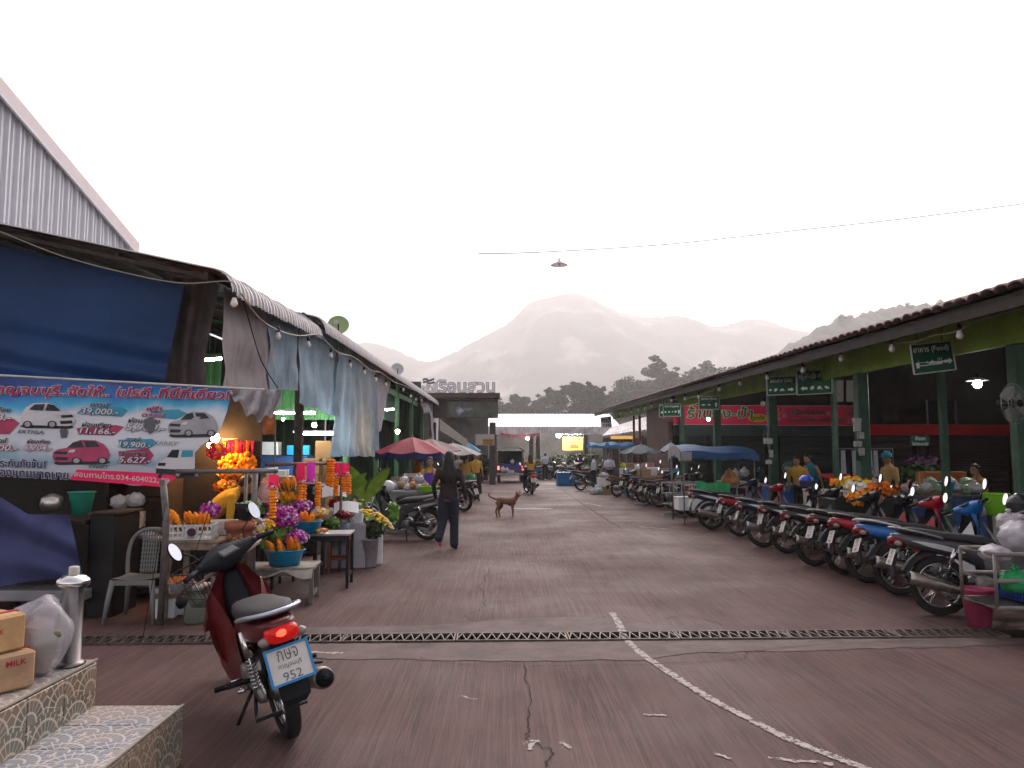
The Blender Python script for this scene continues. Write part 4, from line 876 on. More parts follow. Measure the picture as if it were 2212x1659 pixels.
# small shop board on the gate column
t = board('notice_board', 'small white and amber notice board on the gate column', 1027, 1068, 938, 962, 39.6, mat('notice_white', (.42, .38, .36), .6, var=.15)); f = face(39.6); mb = MB()
mb.add([f(1042, -961, .004), f(1067, -961, .004), f(1067, -948, .004), f(1042, -948, .004)], [(0, 1, 2, 3)], 0); put_text(mb, 'ครัวเรือนสวน', 1044, -954, 21, 5, f, 1, .02, 0, .008); put_text(mb, 'อาหารไทย', 1046, -960, 18, 5, f, 1, .02, 0, .008); mb.build('lettering', [mat('amber_print', (.45, .22, .03), .6, var=.1), M_BLK], t)
# rock wall and shrubs between hall and gate
mb = MB(); mb.grid(lambda a, b_: V((lerp(-9, -.7, a), 46 + 1.2 * mnoise.noise((a * 6, b_ * 3, 2)), lerp(-.1, 4.4, b_) * (1 + .1 * mnoise.noise((a * 7, 1, 3))))), 40, 16)
tag(mb.build('garden_wall', mat('mossy_wall', (.075, .07, .06), .9, var=.45, vs=.9, bump=.5, bs=3, dirt=.4)), 'weathered grey garden wall behind the gate sign', 'wall')
rg = random.Random(8)
for i, (u, v, r_) in enumerate([(1022, 1000, .8), (1000, 990, .7), (1040, 1005, .6)]):
    t = thing('garden_shrub', ['dark spreading shrub beside the gate column', 'dark shrub at the foot of the garden wall', 'small low shrub by the red chairs at the gate'][i], 'shrub', (at(u, v, 43).x, 43, 0)); mb = MB(); leaf_cloud(mb, V((0, 0, th(v, 43))), V((r_, r_, r_)), 500, .16, rg, 3); mb.build('foliage', M_LEAF, t); MB().tube([(0, 0, 0), (.05, 0, .6)], .04, 6).build('stem', M_BARK, t)
# overhead wire and street lamp
MB().tube(curve_pts([at(1033, 548, 30), at(1110, 547, 29), at(1260, 540, 27), at(1450, 527, 24), at(1700, 500, 21), at(1940, 474, 18), at(2212, 440, 15.5), at(2500, 400, 13)], 8), [lerp(.026, .009, i / 56) for i in range(57)], 5).build('overhead_wire', mat('grey_wire', (.4, .38, .38), .7))
tag(bpy.data.objects['overhead_wire'], 'thin overhead wire slanting across the white sky', 'wire')
t = thing('wire_lamp', 'lamp with a wide flat shade hanging from the overhead wire', 'lamp', at(1208, 573, 27.8))
MB().lathe([(.04, .26), (.05, .2), (.08, .14), (.22, .07), (.33, .0), (.32, .0), (.2, .06), (.06, .12)], 24).build('lamp_shade', mat('pale_enamel', (.8, .78, .78), .5, trl=.4), t); MB().lathe([(0, -.02), (.05, 0), (.06, .06), (.04, .14)], 12).build('glass', M_BULBW, t); MB().cyl((0, 0, .24), (0, 0, .46), .012, n=6).build('hanger', M_STEEL, t)
# ================================================================ MOTORBIKES
M_TYRE = mat('tyre_rubber', (.018, .017, .017), .8, var=.3, vs=20, dirt=.5)
M_CHROME = mat('chrome', (.62, .61, .62), .16, 1, var=.1)
M_ALU = mat('cast_aluminium', (.20, .195, .19), .45, .8, var=.3, vs=10, dirt=.55)
M_SEATV = mat('seat_vinyl', (.030, .027, .029), .65, var=.25, vs=8, bump=.15, bs=120)
M_MIRR = mat('mirror_glass', (.92, .95, 1), .03, 1, var=0)
M_LENS = mat('clear_lens', (.25, .21, .19), .2, var=.1)
M_REDL = mat('red_lens', (.12, .004, .004), .25, var=.1)
M_REDLIT = mat('lit_red_lens', (.5, .008, .006), .2, var=.4, vs=14, emit=(1, .02, .015), es=.07)
M_PLATE = mat('plate_white', (.55, .53, .50), .5, var=.1, dirt=.2)
M_PBLUE = mat('plate_frame_blue', (.015, .20, .46), .4, var=.1)
M_GREYP = mat('grey_print', (.12, .12, .13), .6, var=0)
M_MUD = mat('dark_fender', (.014, .015, .018), .5, var=.3, spec=.15)
def paint(name, c_, coat=.3): return mat('paint_' + name, c_, .34, var=.12, vs=6, coat=coat, dirt=.25)
P_RED = paint('maroon', (.10, .008, .010)); P_BLK = paint('black', (.012, .012, .014)); P_RED2 = paint('red', (.30, .010, .020)); P_BLUE = paint('blue', (.012, .12, .38)); P_GREY = paint('grey', (.05, .05, .055)); P_WHITE = paint('white', (.5, .5, .52)); P_NAVY = paint('navy', (.010, .020, .05)); P_GOLD = paint('bronze', (.16, .10, .05))
def ringy(y, x, z, hx, hz, e=2.4, n=14):
    out = []
    for j in range(n):
        a = 2 * pi * j / n; ca, sa = cos(a), sin(a); out.append(V((x + math.copysign(abs(ca) ** (2 / e), ca) * hx, y, z + math.copysign(abs(sa) ** (2 / e), sa) * hz)))
    return out
def make_bike(name, label, paintm, alloy=False, basket=False, lit=False, plate=None, steer=14, mirrors=True, frame=None, group='motorbikes'):
    t = thing(name, label, 'motorbike', (0, 0, 0), 0, group)
    head = V((.95, 0, .80)); ax = V((-.42, 0, .91)).normalized()
    ST = Matrix.Translation(head) @ Matrix.Rotation(R(steer), 4, ax) @ Matrix.Translation(-head)
    def wheel(cx, st, drum):
        T = ST if st else Matrix.Identity(4)
        mb = MB(); n_ = 40; rings = []
        for i in range(n_):
            a = 2 * pi * i / n_; k = 1 + (.004 if i % 2 else -.004); prf = [(.212, .030), (.235, .042), (.262, .040), (.279, .026), (.284, 0), (.279, -.026), (.262, -.040), (.235, -.042), (.212, -.030)]
            rings.append([V((cx + r_ * (k if r_ > .27 else 1) * cos(a), y, .284 + r_ * (k if r_ > .27 else 1) * sin(a))) for r_, y in prf])
        mb.loft(rings, 0, False, False, loop=True); o = mb.xf(T).build('wheel', M_TYRE, t)
        mb = MB(); mb.torus((cx, 0, .284), .208, .010, 'y', 40, 8, rz=.026); mb.xf(T).build('rim', M_CHROME if not alloy else M_ALU, o)
        mb = MB()
        if alloy:
            for k in range(5):
                a = 2 * pi * k / 5 + .3; d = V((cos(a), 0, sin(a))); q = V((-sin(a), 0, cos(a)))
                mb.bar(V((cx, 0, .284)) + d * .04 + q * .012, V((cx, 0, .284)) + d * .205, .030, .022, up=(0, 1, 0))
        else:
            for k in range(18):
                a = 2 * pi * k / 18; s_ = 1 if k % 2 else -1; a2 = a + .35 * (1 if (k // 2) % 2 else -1)
                mb.cyl((cx + .045 * cos(a), .03 * s_, .284 + .045 * sin(a)), (cx + .205 * cos(a2), 0, .284 + .205 * sin(a2)), .0022, n=4)
        mb.xf(T).build('spokes', M_CHROME if not alloy else M_ALU, o)
        mb = MB(); mb.lathe([(.0, -.055), (.03, -.055), (drum, -.04), (drum, .035), (.03, .05), (0, .055)], 20); mb.xf(Matrix.Translation((cx, 0, .284)) @ Matrix.Rotation(pi / 2, 4, 'X')); mb.xf(T).build('hub', M_ALU, o)
        return o
    wheel(0, False, .062); wheel(1.225, True, .058)
    # fork, fender
    for s_ in (-1, 1):
        MB().tube([V((1.225, s_ * .072, .284)), V((1.10, s_ * .070, .55)), V((1.0, s_ * .055, .80))], [.021, .023, .018], 10).xf(ST).build('fork', M_ALU, t)
    mb = MB(); rings = []
    for i in range(15):
        a = R(18 + 132 * i / 14); rings.append([V((1.225 + r_ * cos(a), y, .284 + r_ * sin(a))) for y, r_ in ((-.062, .285), (-.052, .318), (-.025, .335), (.025, .335), (.052, .318), (.062, .285))])
    mb.loft(rings, 0, False, False); mb.xf(ST).build('front_fender', paintm, t)
    # leg shield (painted outside, black inside)
    tabw = [(0, .085), (.12, .13), (.3, .205), (.55, .225), (.78, .19), (1, .11)]; tabx = [(0, .965), (.2, .965), (.5, .915), (.8, .835), (1, .765)]; tabz = [(0, .90), (.3, .72), (.7, .42), (1, .21)]
    def shield(off):
        def fn(a, b_):
            q = a * 2 - 1; return V((interp(tabx, b_) - .115 * abs(q) ** 1.7 + off * .5, q * interp(tabw, b_) * (1 if off == 0 else 1), interp(tabz, b_) + .02 * (1 - abs(q)) * 0 - off * .0))
        return fn
    mb = MB(); mb.grid(shield(.02), 18, 18); mb.build('leg_shield', paintm, t)
    mb = MB(); mb.grid(shield(-.006), 18, 18); mb.build('inner_panel', M_BLACKP if not lit else P_RED, t)
    # side fairing panels running back from the shield to below the seat
    for s_ in (-1, 1):
        mb = MB(); rows = []
        for x, z0, z1, y0, y1 in ((.83, .30, .80, .19, .165), (.72, .225, .66, .175, .12), (.60, .205, .57, .145, .105), (.48, .27, .60, .125, .11), (.40, .38, .63, .115, .115)):
            rows.append([V((x - .02 * k_, s_ * lerp(y0, y1, k_) * (1 + .10 * sin(pi * k_)), lerp(z0, z1, k_))) for k_ in (0, .2, .4, .6, .8, 1)])
        mb.loft(rows, 0, False, False); mb.build('side_fairing', paintm, t)
    # central body and tail
    B = [(.90, .60, .06, .11), (.78, .52, .07, .11), (.66, .485, .075, .10), (.55, .52, .09, .12), (.42, .57, .115, .125), (.25, .625, .13, .10), (.05, .66, .135, .09), (-.15, .69, .125, .078), (-.30, .715, .105, .062), (-.40, .735, .07, .045), (-.43, .745, .04, .025)]
    mb = MB(); mb.loft([ring(x, z, hw, hh, 3.0, 18) for x, z, hw, hh in B]); mb.build('body_cover', paintm, t)
    mb = MB(); mb.loft([ring(x, z, hw, hh, 3.2, 14) for x, z, hw, hh in ((.98, .86, .05, .1), (.92, .72, .075, .12), (.85, .62, .085, .08), (.70, .585, .06, .03), (.60, .60, .06, .03))]); mb.build('tunnel_cover', M_BLACKP, t)
    mb = MB(); mb.loft([ring(x, z, hw, hh, 3.2, 18, bot=1.06) for x, z, hw, hh in ((.57, .665, .05, .02), (.52, .69, .085, .036), (.42, .718, .115, .045), (.25, .738, .135, .046), (.05, .757, .142, .042), (-.12, .783, .138, .043), (-.26, .803, .115, .036), (-.34, .808, .075, .024), (-.37, .808, .03, .01))]); mb.build('seat', M_SEATV, t)
    # rail, tail light, indicators
    mb = MB(); mb.tube(curve_pts([(.02, .152, .735), (-.18, .155, .785), (-.33, .125, .815), (-.415, .06, .828), (-.43, 0, .83), (-.415, -.06, .828), (-.33, -.125, .815), (-.18, -.155, .785), (.02, -.152, .735)], 5), .017, 10, flat=.75); mb.build('grab_rail', M_ALU if not lit else mat('rail_silver', (.42, .46, .55), .3, .6, var=.1), t)
    mb = MB(); mb.loft([ring(x, z, hw, hh, 2.8, 16) for x, z, hw, hh in ((-.30, .685, .085, .045), (-.37, .70, .092, .052), (-.425, .705, .085, .048), (-.452, .708, .06, .034), (-.46, .708, .03, .015))]); mb.build('tail_light', M_REDLIT if lit else M_REDL, t)
    if lit: MB().sphere((-.452, .012, .716), (.012, .034, .022), 12, 8).build('lamp_glow', mat('lamp_glow', (.9, .05, .03), .3, var=0, emit=(1, .07, .03), es=1.4), t)
    for s_ in (-1, 1):
        mb = MB(); mb.sphere((-.385, s_ * .096, .678), (.042, .034, .026), 10, 8, rot=(0, .2, -s_ * .5)); mb.build('indicator', M_LENS, t)
    # rear fender and flap, plate
    mb = MB(); rings = []
    for i in range(12):
        a = R(52 + 106 * i / 11); rr = .33 + .02 * (i / 11); rings.append([V((rr * k_ * cos(a), y, .284 + rr * k_ * sin(a))) for y, k_ in ((-.075, .90), (-.07, .98), (-.04, 1.04), (.04, 1.04), (.07, .98), (.075, .90))])
    mb.loft(rings, 0, False, False); mb.build('rear_fender', M_MUD, t)
    mb = MB(); mb.loft([[V((x, -w_, z)), V((x + .012, -w_, z + .01)), V((x + .012, w_, z + .01)), V((x, w_, z))] for x, z, w_ in ((-.33, .665, .06), (-.40, .56, .072), (-.435, .45, .082), (-.44, .36, .078), (-.43, .325, .05))], smooth=False); mb.build('fender_flap', M_MUD, t)
    A = Matrix.Translation((-.435, 0, .555)) @ Matrix.Rotation(R(-62 + 90), 4, 'Y') @ Matrix.Rotation(-pi / 2, 4, 'Z')
    # plate local: x to the right seen from behind, z up
    PL = Matrix.Translation((-.438, 0, .545)) @ Matrix.Rotation(R(20), 4, 'Y') @ Matrix.Rotation(-pi / 2, 4, 'Z')
    pw, ph = (.225, .185) if lit else (.185, .16)
    o = MB().box((0, 0, 0), (pw, .006, ph), bev=.002).xf(PL).build('licence_plate', M_PLATE, t)
    mb = MB(); fn_ = lambda s, tt, off: PL @ V((s, -.003 - off, tt))
    if plate:
        for body, y, hg, wd in plate: put_text(mb, body, -wd / 2, y, wd, hg, fn_, 0, .0 if lit else .015, 0, .002)
        mb.build('lettering', M_GREYP, o)
    if frame:
        mb = MB()
        for s_ in (-1, 1): mb.box((s_ * pw / 2, -.002, 0), (.013, .014, ph + .013)); mb.box((0, -.003, s_ * ph / 2), (pw, .014, .013))
        mb.xf(PL).build('plate_frame', frame, o)
    # engine, swing arm, shocks, exhaust, stands
    mb = MB(); mb.box((.43, 0, .30), (.34, .17, .19), bev=.05)
    for s_, r_ in ((1, .085), (-1, .10)): mb.lathe([(r_, 0), (r_, .03), (r_ * .85, .045), (0, .05)], 22, (0, 0, 0)); mb.xf(Matrix.Translation((.40, s_ * .085, .30)) @ Matrix.Rotation(-s_ * pi / 2, 4, 'X'), len(mb.v) - 88)
    for k in range(6): mb.box((.63 + k * .022, 0, .335), (.010, .15, .14), bev=.004)
    mb.box((.68, 0, .335), (.16, .11, .11), bev=.02); mb.cyl((.76, 0, .34), (.80, 0, .34), .055); mb.build('engine', M_ALU, t)
    for s_ in (-1, 1):
        mb = MB(); mb.bar((.38, s_ * .085, .31), (-.03, s_ * .085, .284), .022, .045); mb.build('swing_arm', M_MUD, t)
        a, b_ = V((.02, s_ * .118, .31)), V((.13, s_ * .120, .64)); mb = MB(); mb.cyl(a, b_, .011); mb.cyl(a.lerp(b_, .55), b_, .027, .027); mb.build('shock_absorber', M_CHROME, t)
        mb = MB(); pts = []
        for k in range(64): tt = k / 63; c_ = a.lerp(b_, .06 + .5 * tt); an = tt * 2 * pi * 8; pts.append(c_ + V((cos(an) * .024, sin(an) * .024, 0)))
        mb.tube(pts, .0045, 5); mb.build('spring', M_MUD if not lit else M_CHROME, t)
        MB().cyl((.47, s_ * .12, .255), (.47, s_ * .30, .26), .017, n=10).build('footpeg', M_BLACKP, t); MB().cyl((.17, s_ * .13, .34), (.13, s_ * .27, .36), .014, n=10).build('rear_footpeg', M_BLACKP, t)
    mb = MB(); mb.loft([[V((x, y, z)) for y, z in ((.088, z0), (.125, z0 + .01), (.125, z1 - .01), (.088, z1))] for x, z0, z1 in ((.36, .26, .36), (.2, .27, .35), (0, .235, .335), (-.06, .26, .31))]); mb.build('chain_case', M_ALU if lit else M_MUD, t)
    mb = MB(); mb.tube(curve_pts([(.76, -.02, .26), (.70, -.07, .18), (.52, -.125, .165), (.30, -.15, .20), (.15, -.165, .25)], 5), .016, 10); mb.build('exhaust_pipe', M_ALU, t)
    mb = MB(); p0, p1 = V((.16, -.165, .248)), V((-.33, -.185, .365)); D_ = (p1 - p0)
    mb.tube([p0, p0 + D_ * .08, p0 + D_ * .3, p0 + D_ * .92, p1], [.02, .04, .055, .062, .058], 18); mb.build('muffler', mat('muffler_steel', (.34, .30, .27), .38, .85, var=.3, vs=12, dirt=.4), t)
    dn = D_.normalized(); mb = MB(); mb.cyl(p1 - dn * .002, p1 + dn * .012, .052, .05); mb.cyl(p1 + dn * .01, p1 + dn * .04, .018, .018); mb.build('muffler_tip', M_BLACKP, t)
    mb = MB(); mb.tube([(.30, -.20, .30), (.1, -.222, .335), (-.12, -.232, .385)], [.014, .024, .014], 8, flat=.4); mb.build('heat_guard', M_MUD, t)
    mb = MB(); mb.tube([(.40, .08, .22), (.36, .17, .12), (.33, .255, .012)], [.013, .011, .010], 8); mb.box((.33, .265, .008), (.06, .04, .01)); mb.build('side_stand', M_MUD, t)
    mb = MB(); mb.tube([(.30, .09, .22), (.18, .13, .14), (.10, .15, .12), (.10, -.15, .12), (.18, -.13, .14), (.30, -.09, .22)], .012, 8); mb.build('centre_stand', M_MUD, t)
    mb = MB(); mb.tube([(.62, .13, .22), (.50, .15, .21), (.38, .14, .22)], .008, 6); mb.cyl((.62, .11, .225), (.62, .18, .225), .010); mb.cyl((.38, .11, .225), (.38, .18, .225), .010); mb.build('gear_pedal', M_CHROME, t)
    # handlebar: nacelle, grips, levers, mirrors, headlight
    mb = MB(); mb.loft([ringy(y, x, z, hx, hz) for y, x, z, hx, hz in ((-.235, .885, .985, .022, .022), (-.19, .895, .985, .038, .035), (-.11, .925, .975, .075, .060), (-.05, .95, .965, .105, .085), (0, .955, .962, .112, .092), (.05, .95, .965, .105, .085), (.11, .925, .975, .075, .060), (.19, .895, .985, .038, .035), (.235, .885, .985, .022, .022))]); mb.xf(ST).build('handlebar_cover', M_BLACKP if lit else paintm, t)
    mb = MB(); mb.loft([[V((1.00, y * 1.0, .93 + z)) for y, z in ((-.09, -.06), (.09, -.06), (.10, .05), (-.10, .05))], [V((1.075, y, .925 + z)) for y, z in ((-.06, -.04), (.06, -.04), (.07, .03), (-.07, .03))]]); mb.xf(ST).build('headlight', M_LENS, t)
    mb = MB(); mb.box((.855, 0, 1.012), (.09, .13, .02), (0, R(-24), 0), bev=.01); mb.xf(ST).build('instrument_panel', mat('dial_glass', (.05, .055, .06), .2), t)
    for s_ in (-1, 1):
        MB().tube([(.885, s_ * .215, .986), (.855, s_ * .30, .985), (.835, s_ * .355, .98)], [.0165, .0175, .0175], 12).xf(ST).build('grip', M_BLACKP, t)
        MB().box((.882, s_ * .205, .99), (.05, .045, .045), bev=.012).xf(ST).build('switch_block', M_BLACKP, t)
        MB().tube([(.92, s_ * .215, .975), (.915, s_ * .29, .965), (.885, s_ * .36, .962)], .006, 6).xf(ST).build('brake_lever', M_ALU, t)
        if mirrors:
            mb = MB(); c_ = V((.905, s_ * .315, 1.165)); mb.tube([(.905, s_ * .165, 1.0), (.93, s_ * .20, 1.08), c_], .0055, 6); N_ = V((-1, -s_ * .12, .30)).normalized()
            Q = N_.to_track_quat('Z', 'Y').to_matrix().to_4x4(); m2 = MB(); m2.sphere((0, 0, -.006), (.037, .066, .016), 20, 8); m2.xf(Matrix.Translation(c_) @ Q)
            o = MB(); o.v, o.f, o.m, o.sm = m2.v, m2.f, m2.m, m2.sm; o.add([V(p) for p in mb.v], mb.f, 0, True); o = o.xf(ST).build('mirror', M_BLACKP, t)
            m3 = MB(); m3.add([V((.034 * cos(a * pi / 12), .062 * sin(a * pi / 12), .0115)) for a in range(24)], [tuple(range(24))]); m3.xf(ST @ Matrix.Translation(c_) @ Q).build('mirror_glass', M_MIRR, o)
    if basket:
        mb = MB(); x0, x1, z0, z1 = 1.10, 1.40, .66, .93
        def qd(a, b_): # a round the sides, b up
            k = .78 + .22 * b_; cx = (x0 + x1) / 2; c_ = [(-.15, -.17), (.15, -.17), (.15, .17), (-.15, .17), (-.15, -.17)]; i = min(int(a * 4), 3); f_ = a * 4 - i
            return V((cx + lerp(c_[i][0], c_[i + 1][0], f_) * k, lerp(c_[i][1], c_[i + 1][1], f_) * k, lerp(z0, z1, b_)))
        for k in range(36): mb.cyl(qd(k / 36, 0), qd(k / 36, 1), .0022, n=4)
        for b_ in (0, .25, .5, .75): mb.tube([qd(k / 24, b_) for k in range(24)], .0025, 4, loop=True)
        for k in range(7): mb.cyl(qd(.25 * k / 7, 0), qd(.75 - .25 * k / 7, 0), .0025, n=4)
        mb.tube([qd(k / 24, 1) for k in range(24)], .006, 6, loop=True); mb.xf(ST).build('basket', M_MUD, t)
    return t
def set_paint(t, m):
    for o in t.children:
        if o.name.split('.')[0] in ('leg_shield', 'body_cover', 'front_fender', 'side_fairing', 'handlebar_cover'):
            o.material_slots[0].link = 'OBJECT'; o.material_slots[0].material = m
def pose(t, x, y, heading, lean=7, z=0): t.location = (x, y, z); t.rotation_euler = (R(-lean), 0, R(heading))
HERO = make_bike('motorbike', 'maroon motorbike parked alone beside the tiled steps, tail light lit', P_RED, basket=True, lit=True, steer=24, frame=M_PBLUE, plate=[('กษจ', .022, .055, .11), ('กาญจนบุรี', -.022, .034, .125), ('952', -.082, .045, .10)])
h = gp(628, 1598); pose(HERO, h.x - .02, h.y + .06, 119, 13)
# ---------------------------------------------------------------- the row of parked bikes on the right
GR = 'motorbikes parked along the produce hall'
PLT = [('กกว', .02, .05, .09), ('กาญจนบุรี', -.018, .03, .12), ('483', -.072, .045, .10)]
row = [(4.48, 7.9, -9, P_GREY, 0, 'dusty black motorbike with a knobby rear tyre next to the pink bucket'), (4.64, 8.98, -4, P_BLUE, 0, 'blue and white motorbike beside the dusty black one'),
       (4.68, 9.84, -4, P_RED2, 1, 'red motorbike with white lettering and pale alloy wheels'), (4.68, 10.5, -3, P_BLK, 2, 'black motorbike with red seat sides between the lettered red one and the brown wheeled one'),
       (4.60, 11.3, -5, P_BLK, 0, 'black motorbike with a rusty brown rear wheel'), (4.72, 12.7, 2, P_BLK, 0, 'black motorbike before the striped table, second past the rusty wheel'), (4.6, 13.5, 3, P_NAVY, 2, 'dark navy motorbike between the black one and the bright red one'),
       (4.72, 15.2, 5, P_RED2, 0, 'bright red motorbike in front of the long blue awning'), (4.55, 16.6, 8, P_NAVY, 1, 'navy motorbike with dark alloy wheels under the long blue awning'), (5.0, 22.3, 12, P_BLK, 2, 'black motorbike just past the steel vending carts'),
       (4.8, 23.2, 14, P_GREY, 0, 'grey motorbike in front of the dark teal umbrella'), (4.8, 24.2, 30, P_BLK, 1, 'black motorbike behind the grey one at the dark teal umbrella'), (4.7, 25.3, 24, P_NAVY, 0, 'dark navy motorbike third from the far end of the row'), (4.6, 26.6, 28, P_BLK, 0, 'black motorbike second from the far end of the row'), (4.35, 28.6, 30, P_GOLD, 0, 'bronze motorbike at the far end of the row near the white boxes')]
T1 = T2 = T3 = None; BIKES = []
for x, y, hd, pm_, al, lab in row:
    src = T2 if al == 1 else T3 if al == 2 else T1
    if src is None:
        o = make_bike('motorbike', lab, pm_, alloy=al == 1, plate=PLT, steer=-14 if al == 2 else 16, basket=al == 2, group=GR)
        if al == 1: T2 = o
        elif al == 2: T3 = o
        else: T1 = o
    else: o = copy_tree(src); o['label'] = lab; set_paint(o, pm_)
    if o in (T1, T2, T3): set_paint(o, pm_)
    sc_ = rng.uniform(.94, 1.06); o.scale = (sc_ * rng.uniform(.95, 1.03), sc_, sc_ * rng.uniform(.97, 1.05))
    pose(o, x, y, hd + rng.uniform(-9, 9), rng.uniform(4, 12)); o['group'] = GR; BIKES.append(o)
mb = MB(); put_text(mb, 'WAVE', -.02, .655, .17, .045, lambda s, t_, off: V((s, -.139 - off, t_)), 0, .02, .3, .003); lt = mb.build('lettering', M_WHT, BIKES[2])
for bi, sm_ in ((0, P_GREY), (1, P_WHITE), (3, P_RED2), (5, P_GREY), (6, P_WHITE), (9, P_RED2), (11, P_BLUE), (13, P_WHITE)):
    for ch_ in BIKES[bi].children:
        if ch_.name.split('.')[0] in ('side_fairing',): ch_.material_slots[0].link = 'OBJECT'; ch_.material_slots[0].material = sm_
M_STRP = mat('silver_stripe', (.42, .42, .43), .35, .3, var=.1)
for bi in (0, 3, 4, 5, 6, 8, 9, 12):
    k_ = rng.uniform(-.02, .02)
    for s_ in (-1, 1):
        mb = MB(); mb.grid(lambda a, b_: V((lerp(.22, -.27, a), s_ * (.1395 - .030 * max(0, a - .45) ** 1.3), lerp(.60, .705, a) + k_ + (b_ - .5) * .05 * sin(pi * min(1, a * .9 + .1)))), 8, 2); mb.build('stripe', M_STRP, BIKES[bi])
# bronze spare rim on BIKES[4]: rusty wheel
for ch_ in BIKES[4].children:
    if ch_.name.startswith('wheel'):
        for q in ch_.children: q.material_slots[0].link = 'OBJECT'; q.material_slots[0].material = mat('rusty_brown_rim', (.06, .03, .018), .6, .4, var=.4)
# white tail cowl on the blue bike
for ch_ in BIKES[1].children:
    if ch_.name.startswith('grab_rail'): ch_.material_slots[0].link = 'OBJECT'; ch_.material_slots[0].material = P_WHITE
more = [(-1.36, 14.72, 171, P_GREY, 0, 'dark grey motorbike with red tail parked beside the yellow flowers', 'motorbikes by the flower stalls'), (-1.55, 16.0, 176, P_BLK, 0, 'black motorbike carrying the lime green basket', 'motorbikes by the flower stalls'), (-1.0, 21.8, 150, P_BLK, 0, 'black motorbike beyond the walking woman', 'motorbikes by the flower stalls'),
        (2.55, 46.5, 200, P_BLUE, 0, 'blue motorbike nearest the truck at the far parking place', 'motorbikes at the street end'), (3.5, 47, 205, P_BLK, 0, 'black motorbike behind the blue one at the far parking place', 'motorbikes at the street end'), (4.2, 46.4, 170, P_GREY, 0, 'grey motorbike in the middle of the far parking place', 'motorbikes at the street end'), (3.6, 41.3, 30, P_BLK, 0, 'black motorbike before the blue ice box', 'motorbikes at the street end'), (4.6, 44, 160, P_WHITE, 0, 'white motorbike at the far parking place', 'motorbikes at the street end'),
        (3.5, 33.4, 15, P_BLK, 0, 'black motorbike closest to the person in white trousers shade', 'motorbikes at the street end'), (4.9, 41, 140, P_RED2, 0, 'red motorbike at the far parking place', 'motorbikes at the street end'), (-1.3, 49, 100, P_BLUE, 0, 'blue motorbike standing by the gate column', 'motorbikes at the street end')]
more[8] = (*more[8][:5], 'black motorbike beside the first person in white', more[8][6])
for x, y, hd, pm_, al, lab, gr in more:
    o = copy_tree(T1); o['label'] = lab; o['group'] = gr; set_paint(o, pm_); pose(o, x, y, hd, 7); BIKES.append(o)
RB = copy_tree(T1); RB['label'] = 'black motorbike being ridden away down the street'; RB['group'] = 'motorbikes at the street end'; set_paint(RB, P_BLK); pose(RB, 1.25, 30.4, 97, 0)
for ch_ in RB.children:
    if ch_.name.startswith('tail_light'): ch_.material_slots[0].link = 'OBJECT'; ch_.material_slots[0].material = M_REDLIT

# ================================================================ PEOPLE
SKIN = mat('skin', (.26, .145, .095), .55, var=.12, vs=8); HAIR = mat('dark_hair', (.014, .010, .009), .5, var=.3, vs=20)
def cl(name, c_): return mat('cloth_' + name, c_, .85, var=.15, vs=7, bump=.15, bs=60)
C_YEL = cl('yellow', (.42, .235, .035)); C_WHITE = cl('white', (.48, .49, .56)); C_BLK = cl('black', (.016, .015, .018)); C_NAVY = cl('navy', (.020, .021, .034)); C_DKBR = cl('dark_jacket', (.030, .019, .021)); C_TEAL = cl('teal', (.01, .17, .25)); C_PURP = cl('purple', (.10, .035, .30)); C_PINK = cl('pink', (.75, .10, .20)); C_GREYC = cl('grey', (.2, .2, .21)); C_LIME = cl('lime', (.45, .52, .03)); C_HEM = cl('rust_hem', (.15, .045, .038))
def remesh(name, mb, caps, mats, vox, parent, sm=5):
    me = mb.mesh(name + '_src', mats[0]); o = bpy.data.objects.new(name + '_src', me); COL.objects.link(o)
    r = o.modifiers.new('r', 'REMESH'); r.mode = 'VOXEL'; r.voxel_size = vox
    s_ = o.modifiers.new('s', 'SMOOTH'); s_.iterations = sm; s_.factor = .5
    dg = bpy.context.evaluated_depsgraph_get(); ev = o.evaluated_get(dg); m2 = bpy.data.meshes.new_from_object(ev); m2.name = name
    bpy.data.objects.remove(o); bpy.data.meshes.remove(me)
    m2.materials.clear()
    for m in mats: m2.materials.append(m)
    idx = []
    for p in m2.polygons:
        c_ = p.center; best = 9; bi = 0
        for a, b_, ra, rb, mi in caps:
            ab = b_ - a; L = ab.length_squared; t_ = max(0, min(1, (c_ - a).dot(ab) / L)) if L > 1e-9 else 0; d = (c_ - (a + ab * t_)).length - lerp(ra, rb, t_)
            if d < best: best = d; bi = mi
        idx.append(bi)
    m2.polygons.foreach_set('material_index', idx); m2.polygons.foreach_set('use_smooth', [True] * len(idx)); m2.update()
    return ob(name, m2, parent)
